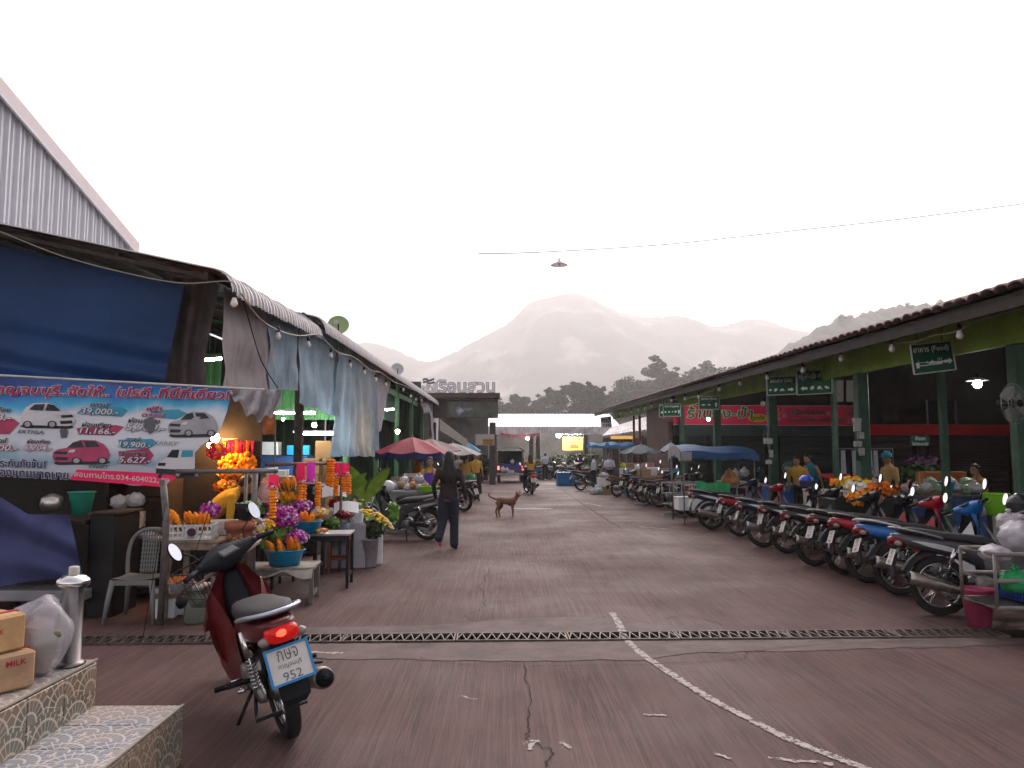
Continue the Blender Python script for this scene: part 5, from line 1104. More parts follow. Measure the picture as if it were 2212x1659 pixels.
def person(label, x, y, heading, H=1.6, shirt=C_YEL, pants=C_BLK, sleeve='short', lean=0, arms=None, legs=None, hair='bun', turn=0, z=0, shoes=None, vox=.02, skirt=False, seat=False, group=None, cap=None, apron=None, fingers=False, hem=None, nod=0):
    """local frame: +y the way the person faces, x to the person's right; heading in degrees from +X"""
    t = thing('person', label, 'person', (x, y, z), R(heading - 90), group); k = H / 1.6
    mats = [shirt, pants, SKIN, shoes or C_BLK, hem or shirt]; mb = MB(); caps = []
    T = Matrix.Translation((0, 0, .86)) @ Matrix.Rotation(R(-lean), 4, 'X') @ Matrix.Translation((0, 0, -.86))
    def cap_(p, q, ra, rb, mi, up=False, n=10):
        p, q = V(p), V(q)
        if up: p, q = T @ p, T @ q
        m_ = p.lerp(q, .5); mb.tube([p + (p - q).normalized() * ra * .6, p, m_, q, q + (q - p).normalized() * rb * .6], [ra * .55, ra, (ra + rb) / 2, rb, rb * .55], n); caps.append((p, q, ra, rb, mi))
    # torso
    rr = [(.78, .145, .105), (.88, .168, .122), (.98, .15, .108), (1.08, .145, .108), (1.2, .162, .115), (1.3, .168, .10), (1.36, .12, .075), (1.40, .055, .055)]
    i0 = len(mb.v); mb.loft([[V((hw * cos(2 * pi * j / 18), hd * sin(2 * pi * j / 18), zz)) for j in range(18)] for zz, hw, hd in rr]); mb.xf(T, i0)
    for zz, nx in (((.88, .05),) if hem else ()) + ((1.0, .05), (1.1, .05), (1.2, .06), (1.3, .08)):
        for s_ in (-1, 1): a = T @ V((s_ * nx, 0, zz)); caps.append((a, a + V((0, 0, .05)), .10, .10, 0))
    for s_ in (-1, 1): caps.append((V((s_ * .06, 0, .79 if hem else .80)), V((s_ * .06, 0, .80 if hem else .92)), .10, .10, 4 if hem else 1))
    if hem: [caps.append((V((s_ * .06, 0, .70)), V((s_ * .06, 0, .745)), .11, .11, 1)) for s_ in (-1, 1)]
    cap_((0, 0, 1.36), (0, .012, 1.45), .052, .05, 2, True)
    HC = T @ V((0, .018, 1.515)); TR = Matrix.Rotation(R(turn), 4, 'Z') @ Matrix.Rotation(R(-lean * .6 - nod), 4, 'X')
    hd_ = MB(); hd_.sphere((0, 0, 0), (.074, .092, .108), 16, 12); hd_.sphere((0, .05, -.055), (.05, .045, .05), 10, 8); hd_.sphere((0, .095, -.012), (.014, .02, .024), 8, 6)
    for s_ in (-1, 1): hd_.sphere((s_ * .077, -.005, -.008), (.012, .022, .03), 8, 6)
    i0 = len(mb.v); mb.add([V(p) for p in hd_.v], hd_.f, 0, True); mb.xf(Matrix.Translation(HC) @ TR, i0); caps.append((HC, HC + V((0, 0, .01)), .10, .10, 2))
    # legs
    L = legs or (((-.09, .01, .46), (-.09, -.01, .07)), ((.09, .01, .46), (.09, -.01, .07)))
    for s_, (kn, an) in zip((-1, 1), L):
        kn, an = V(kn), V(an); hip = V((s_ * .085, 0, .83)); lo_ = 1.22 if hem else 1; cap_(hip, kn, .088 * lo_, .066 * lo_, 1); bare = skirt == 'short'
        cap_(kn, an, .062 * lo_ if not bare else .048, .05 * lo_ * lo_ if not bare else .036, 1 if not bare else 2); fd = V((0, 1, 0)); tip = an + V((0, .14, -.045)); 
        if (an.z > .12): tip = an + V((0, .10, -.11))
        mb.sphere(an.lerp(tip, .45) + V((0, 0, -.01)), (.04, .115, .035), 10, 8, rot=(-.2 if an.z <= .12 else -.9, 0, 0)); caps.append((an + V((0, -.03, -.05)), tip, .035, .03, 3))
    if skirt: mb.lathe([(.15, .86), (.19, .6), (.22, .25 if skirt != 'short' else .5), (.21, .24 if skirt != 'short' else .49), (.0, .26 if skirt != 'short' else .5)], 18); caps.append((V((0, 0, .8)), V((0, 0, .3)), .16, .2, 1))
    # arms
    A_ = arms or (((-.235, 0, 1.06), (-.25, .05, .83)), ((.235, 0, 1.06), (.25, .05, .83)))
    for s_, (el, wr) in zip((-1, 1), A_):
        sh = V((s_ * .17, 0, 1.315)); el, wr = V(el), V(wr); cap_(sh, el, .056, .043, 0, True); sl2 = 0 if sleeve == 'long' else 2
        cap_(el, wr, .042 if sl2 == 0 else .036, .036 if sl2 == 0 else .026, sl2, True)
        if sleeve == 'none': caps[-2] = (*caps[-2][:4], 2)
        d = (wr - el).normalized(); hp = wr + d * .055; i0 = len(mb.v)
        if fingers:
            side = d.cross(V((0, 1, 0))); side = side.normalized() if side.length > .1 else V((1, 0, 0))
            mb.sphere(wr + d * .045, (.022, .036, .045), 10, 8)
            for fi in range(4): b_ = wr + d * .075 + V((0, (fi - 1.5) * .019, 0)); mb.tube([b_, b_ + d * (.04 - .004 * abs(fi - 1.3)), b_ + d * .068 + V((-s_ * .014, 0, 0))], [.0095, .009, .0075], 6)
            mb.tube([wr + d * .03 + V((0, .03, 0)), wr + d * .06 + V((0, .055, 0)), wr + d * .085 + V((0, .06, 0))], [.011, .010, .008], 6)
        else:
            mb.sphere(hp, (.026, .036, .055), 8, 6, rot=None)
            mb.tube([wr + d * .02 + V((0, .025, 0)), wr + d * .06 + V((0, .045, 0))], [.012, .009], 6)
        mb.xf(T, i0); caps.append((T @ (wr + d * .01), T @ (wr + d * .09), .03, .03, 2))
    b = remesh('body', mb, caps, mats, vox, t)
    # hair and face
    hb = MB(); hb.sphere((0, -.012, .022), (.083, .098, .104), 16, 12); hv = []
    keep = [i for i, p in enumerate(hb.v)]
    for i, p in enumerate(hb.v):                         # pull the front edge back so the face stays free
        q = V(p)
        if q.y > .02 and q.z < .055: q.y = min(q.y, .02); q.x *= .93; q.z = max(q.z, -.03)
        hb.v[i] = tuple(q)
    if hair == 'bun': hb.sphere((0, -.11, .03), (.04, .035, .04), 10, 8)
    if hair == 'pony': hb.tube([(0, -.09, .04), (0, -.15, -.02), (0, -.14, -.14), (0, -.12, -.22)], [.03, .035, .028, .01], 8)
    if hair == 'long': hb.loft([[V((w_ * cos(2 * pi * j / 14), yy + dd * sin(2 * pi * j / 14), zz)) for j in range(14)] for zz, w_, yy, dd in ((.09, .05, -.02, .06), (.03, .088, -.04, .075), (-.06, .098, -.055, .07), (-.16, .105, -.075, .055), (-.28, .11, -.10, .045), (-.38, .095, -.11, .035), (-.45, .05, -.11, .02))])
    hb.xf(Matrix.Translation(HC) @ TR).build('hair', HAIR, t)
    fb = MB(); 
    for s_ in (-1, 1): fb.sphere((s_ * .028, .083, .012), (.011, .008, .007), 8, 6); fb.box((s_ * .028, .089, .034), (.028, .006, .006))
    fb.box((0, .094, -.062), (.038, .006, .008)); fb.xf(Matrix.Translation(HC) @ TR).build('face', mat('eyes_dark', (.03, .018, .016), .5, var=0), t)
    if cap: 
        cb = MB(); cb.lathe([(.098, .03), (.1, .07), (.08, .11), (0.001, .125)], 16); cb.grid(lambda a, b_: V(((a - .5) * .16, .07 + .09 * b_ * (1 - (2 * a - 1) ** 2 * .4), .045 - .015 * b_)), 8, 4); cb.xf(Matrix.Translation(HC) @ TR).build('cap', cap, t)
    if apron:
        ab_ = MB(); ab_.grid(lambda a, b_: T @ V(((a - .5) * lerp(.20, .36, min(1, b_ * 2)), .118 + .02 * cos((a - .5) * 3), lerp(1.28, .62, b_))), 10, 12)
        ab_.tube([T @ V((-.09, .12, 1.28)), T @ V((-.06, .05, 1.40)), T @ V((0, -.05, 1.42)), T @ V((.06, .05, 1.40)), T @ V((.09, .12, 1.28))], .01, 6); ab_.build('apron', apron, t)
    t.scale = (k, k, k); return t
wp = gp(968, 1187)
person('woman with long dark hair and dark jacket walking away in pink slippers', wp.x, wp.y, 74, 1.64, C_DKBR, C_NAVY, 'long', 2, (((-.25, -.06, 1.06), (-.255, .06, .85)), ((.25, .04, 1.05), (.26, .14, .84))), (((-.085, -.03, .47), (-.09, -.22, .20)), ((.085, .05, .46), (.085, .06, .065))), 'long', 0, shoes=C_PINK, vox=.012, fingers=True, hem=C_HEM)
p = at(928, 1000, 16.6); person('vendor in a purple apron and yellow shirt behind the bagged food', p.x, 16.8, 262, 1.52, C_YEL, C_BLK, 'short', 3, (((-.22, .06, 1.06), (-.12, .26, .95)), ((.22, .06, 1.06), (.12, .26, .95))), hair='bun', turn=8, apron=C_PURP, vox=.016)
p = at(903, 1000, 18.4); person('person in an ochre shirt standing behind the apron vendor', p.x, 18.6, 200, 1.56, C_YEL, C_BLK, hair='short', vox=.02)
p = at(1005, 1000, 24); person('person in a yellow shirt with a pony tail, back turned, holding a green bag', p.x, 24, 70, 1.58, C_YEL, C_GREYC, 'long', 4, (((-.24, .03, 1.08), (-.2, .2, .95)), ((.25, .05, 1.06), (.27, .2, .9))), hair='pony', vox=.02)
p = at(1028, 1000, 26.5); person('person in a yellow top and long dark skirt facing the street', p.x, 26.5, 300, 1.6, C_YEL, C_BLK, hair='bun', skirt=True, vox=.02)
p = at(990, 1000, 27); person('dark haired shopper in dark clothes behind the pony tail person', p.x, 27, 250, 1.6, C_GREYC, C_BLK, hair='short', vox=.022)
p = gp(1283, 1064); person('person in a loose white shirt and black trousers seen from the side', p.x, p.y, 355, 1.52, C_WHITE, C_BLK, 'short', 0, (((-.2, .05, 1.07), (-.1, .28, 1.02)), ((.2, .05, 1.07), (.1, .28, 1.02))), hair='short', vox=.02, nod=10)
p = at(1316, 1000, 32.6); person('person in a white shirt facing the street behind the white boxes', p.x, 32.6, 265, 1.55, C_WHITE, C_BLK, 'short', 0, (((-.22, .05, 1.06), (-.04, .2, 1.04)), ((.22, .05, 1.06), (.04, .2, 1.04))), hair='bun', vox=.02)
# rider
person('rider with long dark hair and yellow shirt on the moving motorbike', 1.25 + .22 * cos(R(97)), 30.4 + .22 * sin(R(97)), 97, 1.58, C_YEL, C_BLK, 'short', 8, (((-.26, .22, 1.14), (-.3, .46, 1.08)), ((.26, .22, 1.14), (.3, .46, 1.08))), (((-.17, .34, .70), (-.22, .24, .30)), ((.17, .34, .70), (.22, .24, .30))), hair='long', z=-.02, vox=.02)
# far people near the truck / bikes
p = at(1178, 990, 46); person('person in white standing behind the parked bikes at the truck', p.x, 46.2, 90, 1.6, C_WHITE, C_BLK, hair='short', vox=.024)
p = at(1258, 1000, 45); person('person in a dark blue top wearing a white helmet at the far parking place', p.x - .15, 45, 100, 1.55, C_NAVY, C_BLK, hair='short', cap=cl('white_cap', (.5, .5, .5)), vox=.024)
# produce hall people
p = at(1738, 1030, 18.0); person('vendor in a mustard shirt bending over the counter by the blue helmet', p.x, 18.3, 235, 1.58, C_YEL, C_BLK, 'short', 22, hair='short', vox=.018)
p = at(1773, 1030, 18.2); person('vendor in a sleeveless teal top leaning beside the mustard shirted one', p.x + .05, 18.6, 200, 1.62, C_TEAL, C_NAVY, 'none', 20, hair='short', vox=.018)
p = at(1938, 1030, 14.8); person('vendor with a turquoise cap and ochre shirt behind the flower heap', p.x, 15.0, 190, 1.62, cl('ochre', (.33, .21, .07)), C_BLK, 'short', 6, (((-.24, .04, 1.08), (-.16, .26, 1.02)), ((.24, .04, 1.08), (.1, .28, 1.06))), hair='short', cap=C_TEAL, vox=.018)
p = at(2133, 1030, 13.6); person('vendor in an orange shirt and blue apron sitting low behind the vegetables', p.x, 13.8, 185, 1.42, cl('orange', (.40, .19, .03)), C_NAVY, 'short', 8, (((-.24, .04, 1.08), (-.2, .22, .92)), ((.24, .04, 1.08), (.2, .22, .92))), hair='bun', apron=cl('blue_apron', (.06, .05, .28)), vox=.018)
p = at(1893, 1040, 15.6); person('seated vendor in a pale top low behind the flower heap', p.x, 15.8, 260, 1.30, cl('pale', (.3, .24, .17)), C_BLK, hair='short', vox=.02)
p = at(1368, 1010, 30); person('vendor in a lime shirt bending over the striped stall', p.x - .1, 30.5, 200, 1.5, C_LIME, C_BLK, 'short', 35, hair='short', vox=.024)
p = at(428, 1060, 8.9); person('stooping flower seller in a yellow and grey sports jacket behind the marigold crate', p.x, 9.0, 20, 1.58, cl('jacket_yellow', (.50, .27, .02)), C_BLK, 'long', 48, (((-.2, .2, 1.1), (-.15, .36, 1.0)), ((.2, .2, 1.1), (.15, .36, 1.0))), hair='short', vox=.014)

# ================================================================ DOG
dp = gp(1094, 1116); t = thing('dog', 'tan brown dog standing in the street with its tail raised, looking over', 'dog', (dp.x, dp.y, 0), R(-6))
mb = MB(); caps = []
def dc(pts, rs, mi=0, n=10):
    P = curve_pts(pts, 4); m_ = len(pts) - 1; R_ = [interp([(i, r_) for i, r_ in enumerate(rs)], j / 4) for j in range(len(P))]; mb.tube(P, R_, n)
    for a, b_, r1, r2 in zip(P, P[1:], R_, R_[1:]): caps.append((a, b_, r1, r2, mi))
dc([(-.25, 0, .40), (-.16, 0, .415), (0, 0, .39), (.14, 0, .385), (.22, 0, .41)], [.07, .085, .082, .105, .085])          # trunk
mb.sphere((.13, 0, .345), (.11, .075, .085), 12, 8); caps.append((V((.13, 0, .33)), V((.16, 0, .33)), .08, .08, 0))
dc([(.20, 0, .42), (.255, 0, .49), (.285, 0, .545)], [.075, .058, .055])                                               # neck
hc = V((.30, -.01, .565)); mb.sphere(hc, (.06, .056, .054), 12, 10); caps.append((hc, hc + V((.01, 0, 0)), .058, .058, 0))
mz = V((.62, -.75, -.25)).normalized(); dc([tuple(hc + mz * .03), tuple(hc + mz * .075), tuple(hc + mz * .115)], [.04, .032, .024])
caps.append((hc + mz * .117, hc + mz * .125, .018, .016, 1))
sd = V((mz.y, -mz.x, 0)).normalized()
for s_ in (-1, 1):
    e = hc + sd * s_ * .042 + V((0, 0, .03)); dc([tuple(e), tuple(e + V((0, 0, .035)) + sd * s_ * .012), tuple(e + V((0, 0, .075)) + sd * s_ * .022)], [.026, .02, .005])
for s_ in (-1, 1):                                                                                                     # legs
    dc([(.165, s_ * .055, .36), (.155, s_ * .06, .24), (.165, s_ * .058, .13), (.165, s_ * .058, .03)], [.052, .034, .022, .02]); mb.sphere((.18, s_ * .058, .018), (.036, .024, .019), 8, 6); caps.append((V((.165, s_ * .058, .018)), V((.195, s_ * .058, .015)), .022, .02, 2))
    ox = .03 * s_
    dc([(-.20 + ox, s_ * .055, .39), (-.165 + ox, s_ * .07, .27), (-.235 + ox, s_ * .06, .15), (-.215 + ox, s_ * .06, .03)], [.07, .048, .024, .02]); mb.sphere((-.20 + ox, s_ * .06, .018), (.036, .024, .019), 8, 6); caps.append((V((-.215 + ox, s_ * .06, .018)), V((-.185 + ox, s_ * .06, .015)), .022, .02, 2))
dc([(-.27, 0, .43), (-.34, 0, .475), (-.42, 0, .50), (-.46, 0, .56), (-.445, 0, .60)], [.03, .024, .022, .019, .010])                 # tail
M_FUR = mat('tan_fur', (.17, .072, .040), .8, var=.3, vs=14, bump=.3, bs=90)
remesh('body', mb, caps, [M_FUR, M_BLACKP, mat('pale_paw', (.34, .2, .12), .8, var=.2)], .009, t, 4)
mb = MB()
for s_ in (-1, 1): mb.sphere(hc + mz * .045 + sd * s_ * .024 + V((0, 0, .022)), .008, 8, 6)
mb.build('eyes', M_BLACKP, t); t.scale = (1, 1, 1)
# ================================================================ CAR BANNER
YBN = 8.3
def bn(s, t_, off):                                    # survey pixel (s right, t up = -v) on the hanging, slightly rippled banner
    v = -t_; rip = .009 * sin(s * .03 + v * .02) + .006 * sin(v * .05 + s * .011) + (.012 * ((s - 400) / 100) ** 2 if s > 400 else 0)
    return at(s, v, YBN - rip - off)
bmat = bpy.data.materials.new('banner_print'); bmat.use_nodes = True; n, l = nodes_of(bmat); tc = n.new('ShaderNodeTexCoord'); sx = n.new('ShaderNodeSeparateXYZ'); l.new(tc.outputs['Object'], sx.inputs[0])
z_t, z_b = at(250, 830, YBN).z, at(250, 1040, YBN).z
mr_ = n.new('ShaderNodeMapRange'); mr_.inputs[1].default_value = z_t; mr_.inputs[2].default_value = z_b; l.new(sx.outputs[2], mr_.inputs[0])
nz = n.new('ShaderNodeTexNoise'); nz.inputs['Scale'].default_value = 2.2; nz.inputs['Detail'].default_value = 5; l.new(tc.outputs['Object'], nz.inputs['Vector']); ad = n.new('ShaderNodeMath'); ad.operation = 'MULTIPLY_ADD'; ad.inputs[1].default_value = .35; l.new(nz.outputs[0], ad.inputs[0]); l.new(mr_.outputs[0], ad.inputs[2])
rp = n.new('ShaderNodeValToRGB'); rp.color_ramp.elements[0].position = .16; rp.color_ramp.elements[0].color = (.012, .045, .22, 1); rp.color_ramp.elements[1].position = .52; rp.color_ramp.elements[1].color = (.66, .67, .72, 1)
for pos, colr in ((.28, (.012, .16, .48, 1)), (.40, (.05, .40, .62, 1)), (.82, (.62, .64, .70, 1)), (.95, (.22, .36, .44, 1)), (1.1, (.46, .46, .52, 1))):
    e = rp.color_ramp.elements.new(min(pos, 1)); e.color = colr
l.new(ad.outputs[0], rp.inputs[0]); l.new(rp.outputs[0], n['Principled BSDF'].inputs['Base Color']); n['Principled BSDF'].inputs['Roughness'].default_value = .5
ban = thing('car_banner', 'torn vinyl car sale banner with blue top and printed cars, tied above the stall', 'banner', (0, 0, 0))
redge = [(836, 499), (860, 497), (890, 490), (929, 476), (965, 432), (1009, 396), (1040, 361), (1052, 352)]
def bsurf(a, b_):
    u0 = lerp(-120, -120, b_); vtop = lambda u: 812 + .054 * u; vbot = lambda u: 1018 + .095 * u + 4 * sin(u * .05)
    for _ in range(1):
        ur = interp(redge, lerp(838, 1052, b_)); u = lerp(u0, ur, a); v = lerp(vtop(u), vbot(u), b_)
    ur = interp(redge, v); u = lerp(u0, ur, a); return bn(u, -v, 0)
mb = MB(); mb.grid(bsurf, 60, 30); mb.build('vinyl_sheet', bmat, ban)
MB().tube([bn(u, -(811 + .054 * u), 0) for u in range(-120, 600, 30)], .014, 6).build('top_rope', mat('white_roll', (.5, .48, .47), .7, var=.2), ban)
mb = MB(); mb.grid(lambda a, b_: at(lerp(498, 607, a), lerp(842, 848 + 58 * sin(a * pi * .85) + 8 * sin(a * 25), b_), 8.55 - .07 * sin(a * 22 + b_ * 5)), 24, 8); mb.build('torn_strip', mat('torn_banner', (.40, .38, .40), .7, var=.5, vs=6), ban)
M_MAG = mat('magenta_print', (.36, .02, .09), .5, var=.15); M_NAVP = mat('navy_print', (.012, .02, .10), .5, var=0); M_SILV = mat('silver_print', (.34, .34, .36), .5, var=.15); M_PNKP = mat('pink_car_print', (.40, .05, .12), .5, var=.15); M_LITE = mat('light_print', (.60, .58, .60), .5, var=.05); M_DKP = mat('dark_print', (.02, .022, .03), .4, var=.1); M_CYAN = mat('cyan_print', (.05, .30, .42), .5, var=.1)
mb = MB(); BM = [M_LITE, M_MAG, M_NAVP, M_SILV, M_PNKP, M_DKP, M_RED, M_CYAN, M_GREYP]
def btxt(body, u0, u1, v0, v1, fill, edge=None, slope=.04, shear=.25, bold=.02, ew=.04):
    f_ = lambda s, t_, off: bn(s, t_ - slope * (s - u0), off + .004)
    if edge is not None: put_text(mb, body, u0, -v1, u1 - u0, v1 - v0, f_, edge, bold + ew, shear, .010, fit=(bold, shear))
    put_text(mb, body, u0, -v1, u1 - u0, v1 - v0, f_, fill, bold, shear, .016 if edge is not None else .012)
def bpoly(pts, mi, off=.008): mb.add([bn(u, -v, off) for u, v in pts], [tuple(range(len(pts)))], mi)
btxt('กาญจนบุรี..จัดให้.. โปรดี..ที่นี่ที่เดียว!', -28, 497, 826, 857, 1, 0, .026, .2, .03, .035)
# flash shapes
bpoly([(165, 893), (180, 881), (262, 879), (275, 886), (262, 900)], 7, .006); bpoly([(320, 900), (330, 886), (385, 884), (405, 893), (380, 906)], 7, .006); bpoly([(165, 925), (250, 918), (268, 922), (245, 941), (170, 938)], 4, .006); bpoly([(255, 950), (330, 948), (340, 958), (320, 970), (262, 968)], 7, .006); bpoly([(255, 975), (320, 968), (332, 983), (318, 1003), (262, 1002)], 4, .006); bpoly([(-30, 908), (30, 905), (42, 914), (20, 938), (-30, 938)], 4, .006)
for (x, y) in ((138, 932),): bpoly([(x - 9, y), (x, y - 24), (x + 9, y), (x + 6, y + 14), (x - 6, y + 14)], 8, .007)
btxt('ดาวน์', 195, 236, 868, 879, 5, 0); btxt('39,000.-', 173, 256, 880, 896, 0, 2); btxt('ผ่อนเพียง', 176, 240, 910, 921, 5, 0); btxt('11,166.-', 171, 250, 923, 938, 0, 2)
btxt('ฟรี!', 316, 350, 876, 889, 1, 0); btxt('ดาวน์', 306, 357, 890, 900, 1, 0); btxt('ผ่อนเพียง', 276, 346, 901, 912, 5, 0); btxt('5,989.-', 270, 357, 914, 932, 0, 2)
bpoly([(311, 906), (326, 900), (338, 908), (334, 930), (324, 938), (312, 928)], 8, .02)
btxt('ERTIGA', 38, 94, 928, 936, 8); btxt('SWIFT', 190, 237, 1003, 1011, 8); btxt('CARRY', 331, 386, 952, 961, 3); btxt('ดาวน์', 272, 304, 944, 951, 5, 0); btxt('19,900.-', 256, 326, 953, 967, 0, 2); btxt('ผ่อนเพียง', 262, 315, 973, 982, 5, 0); btxt('5,627.-', 255, 326, 985, 1001, 0, 2)
btxt('ผ่อนเพียง', 58, 108, 947, 957, 5, 0); btxt('6,704.-', 52, 112, 959, 975, 0, 1); btxt('ดาวน์', -18, 16, 945, 956, 5, 0); btxt('4,900.-', -40, 38, 958, 974, 0, 1); btxt('ประกันภัยชั้น1', -12, 98, 988, 1008, 2, 0, .03, 0); btxt('ของแถมมากมาย', -14, 148, 1013, 1028, 2, 0, .05, 0); btxt('ผ่อนเพียง', -40, 22, 876, 888, 5, 0); btxt('9,658.-', -60, 24, 890, 908, 0, 4)
mb.grid(lambda a, b_: bn(lerp(lerp(166, 150, b_), lerp(392, 352, b_), a), -lerp(1014 + 10 * a, 1036 + 16 * a, b_), .010), 24, 3, 6); btxt('สอบถามโทร.034-604022, 09', 160, 366, 1016, 1031, 0, None, .075, 0, .01)
def printed_car(x, y, w_, h_, flip, body, kind='hatch'):
    X = lambda a: x + (w_ * (1 - a) if flip else w_ * a)
    C_ = lambda pts, mi, off: bpoly([(X(a), y + h_ * (1 - b_)) for a, b_ in pts], mi, off)
    C_([(.02, .06), (.1, .0), (.9, .02), (1.02, .1), (.9, .2), (.1, .2)], 5, .010)
    if kind == 'hatch':
        C_([(0, .30), (.02, .52), (.10, .62), (.25, .68), (.36, .9), (.5, 1.0), (.76, .98), (.9, .82), (.97, .62), (1, .38), (.97, .2), (.88, .14), (.12, .10), (.03, .16)], body, .013)
        C_([(.26, .68), (.375, .90), (.50, .96), (.55, .70)], 5, .016); C_([(.59, .70), (.55, .95), (.74, .94), (.84, .74)], 5, .016)
        C_([(.03, .44), (.05, .54), (.26, .52), (.25, .42)], 5, .016); C_([(.04, .20), (.06, .32), (.28, .30), (.26, .18)], 5, .016); C_([(.27, .5), (.3, .58), (.4, .62), (.38, .5)], 0, .016)
    else:
        C_([(0, .25), (.02, .5), (.26, .68), (.40, .98), (.55, 1.0), (1.0, .97), (1.0, .35), (.9, .22), (.05, .14)], body, .013); C_([(.27, .70), (.41, .94), (.60, .95), (.56, .68)], 5, .016); C_([(.64, .70), (.67, .93), (.95, .93), (.95, .72)], 7, .016); C_([(.0, .16), (0, .34), (.52, .30), (.5, .12)], 5, .016); C_([(.04, .42), (.06, .52), (.25, .52), (.24, .42)], 5, .016)
    for cx in ((.42, .87) if kind == 'hatch' else (.56, 1.05)):
        C_([(cx + .085 * cos(k * pi / 8), .17 + .17 * sin(k * pi / 8) * (.8 if kind == 'hatch' else .9)) for k in range(16)], 5, .018); C_([(cx + .055 * cos(k * pi / 8), .17 + .11 * sin(k * pi / 8) * .9) for k in range(16)], 3, .021)
printed_car(44, 870, 118, 56, True, 0); printed_car(362, 889, 108, 56, False, 3); printed_car(113, 950, 124, 54, False, 4); printed_car(337, 968, 84, 66, False, 0, 'van')
mb.build('printed_lettering', BM, ban)

# ================================================================ TILED STEPS
def scale_mat(name, rot, ca, cb, cg, sc=4.0):
    m = bpy.data.materials.new(name); m.use_nodes = True; n, l = nodes_of(m); b = n['Principled BSDF']; b.inputs['Roughness'].default_value = .32
    tc = n.new('ShaderNodeTexCoord'); mp = n.new('ShaderNodeMapping'); mp.inputs['Scale'].default_value = (sc, sc, sc); l.new(tc.outputs['Object'], mp.inputs[0])
    sp = n.new('ShaderNodeSeparateXYZ'); l.new(mp.outputs[0], sp.inputs[0])
    def M_(op, a, b_=None, c_=None):
        x = n.new('ShaderNodeMath'); x.operation = op
        for k, v in enumerate((a, b_, c_)):
            if v is None: continue
            if isinstance(v, (int, float)): x.inputs[k].default_value = v
            else: l.new(v, x.inputs[k])
        return x.outputs[0]
    def layer(ox, oy):
        px = M_('SUBTRACT', M_('FRACT', M_('ADD', sp.outputs[rot[0]], ox + 100)), .5); py = M_('FRACT', M_('ADD', sp.outputs[rot[1]], oy + 100))
        d = M_('SQRT', M_('ADD', M_('MULTIPLY', px, px), M_('MULTIPLY', py, py))); an = M_('ARCTAN2', py, px); return d, an
    d1, a1 = layer(0, 0); d2, a2 = layer(.5, .5)
    sel = M_('LESS_THAN', d1, .56)
    def pick(a, b_): return M_('ADD', M_('MULTIPLY', a, sel), M_('MULTIPLY', b_, M_('SUBTRACT', 1, sel)))
    d = pick(d1, d2); an = pick(a1, a2)
    rg_ = M_('MULTIPLY', d, 4.5); l1 = M_('LESS_THAN', M_('ABSOLUTE', M_('SUBTRACT', M_('FRACT', rg_), .5)), .40)
    sg = M_('MULTIPLY', an, 3.2); l2 = M_('LESS_THAN', M_('ABSOLUTE', M_('SUBTRACT', M_('FRACT', sg), .5)), .42)
    inside = M_('MULTIPLY', l1, l2)
    nz = n.new('ShaderNodeTexNoise'); nz.inputs['Scale'].default_value = sc * .8; nz.inputs['Detail'].default_value = 5; l.new(tc.outputs['Object'], nz.inputs['Vector']); mr = n.new('ShaderNodeMapRange'); mr.inputs[1].default_value = .42; mr.inputs[2].default_value = .58; l.new(nz.outputs[0], mr.inputs[0])
    mx = n.new('ShaderNodeMix'); mx.data_type = 'RGBA'; l.new(mr.outputs[0], mx.inputs[0]); mx.inputs[6].default_value = (*ca, 1); mx.inputs[7].default_value = (*cb, 1)
    m2 = n.new('ShaderNodeMix'); m2.data_type = 'RGBA'; l.new(inside, m2.inputs[0]); m2.inputs[6].default_value = (*cg, 1); l.new(mx.outputs[2], m2.inputs[7]); l.new(m2.outputs[2], b.inputs['Base Color']); return m
MT_TOP = scale_mat('fan_tile_top', (0, 1), (.20, .21, .24), (.29, .24, .20), (.52, .48, .46), 4.0)
MT_RIS = scale_mat('fan_tile_riser', (1, 2), (.115, .12, .10), (.22, .145, .095), (.42, .36, .29), 3.8)
steps = thing('tiled_steps', 'two steps clad in fan patterned ceramic tiles at the building entrance', 'steps', (0, 0, 0))
MB().box((-1.945, 2.77, .142), (.47, 3.0, .284)).build('lower_step', M_CONC, steps); MB().box((-3.2, 2.77, .262), (2.04, 3.0, .524)).build('upper_step', M_CONC, steps)
for k in range(9):
    y = 4.125 - k * .305
    for x0, x1, z in ((-2.17, -1.70, .30), (-2.64, -2.17, .54), (-3.1, -2.645, .54), (-3.56, -3.105, .54)):
        MB().box(((x0 + x1) / 2, y, z - .006), (x1 - x0 - .004, .300, .016), bev=.004).build('tile', MT_TOP, steps)
    for x, z0, z1 in ((-1.702, .0, .288), (-2.172, .30, .528)): MB().box((x + .004, y, (z0 + z1) / 2), (.014, .300, z1 - z0 - .004), bev=.003).build('tile', MT_RIS, steps)
for x, z0, z1 in ((-1.94, 0, .288), (-2.4, 0, .528)): MB().box((x, 4.276, (z0 + z1) / 2), (.46, .012, z1 - z0), bev=.003).build('tile', MT_RIS, steps)
MB().bar((-1.695, 1.2, .302), (-1.695, 4.28, .302), .012, .01).build('edge_strip', mat('grout_edge', (.33, .29, .24), .6), steps); MB().bar((-2.165, 1.2, .542), (-2.165, 4.28, .542), .012, .01).build('edge_strip', MATS['grout_edge'], steps)
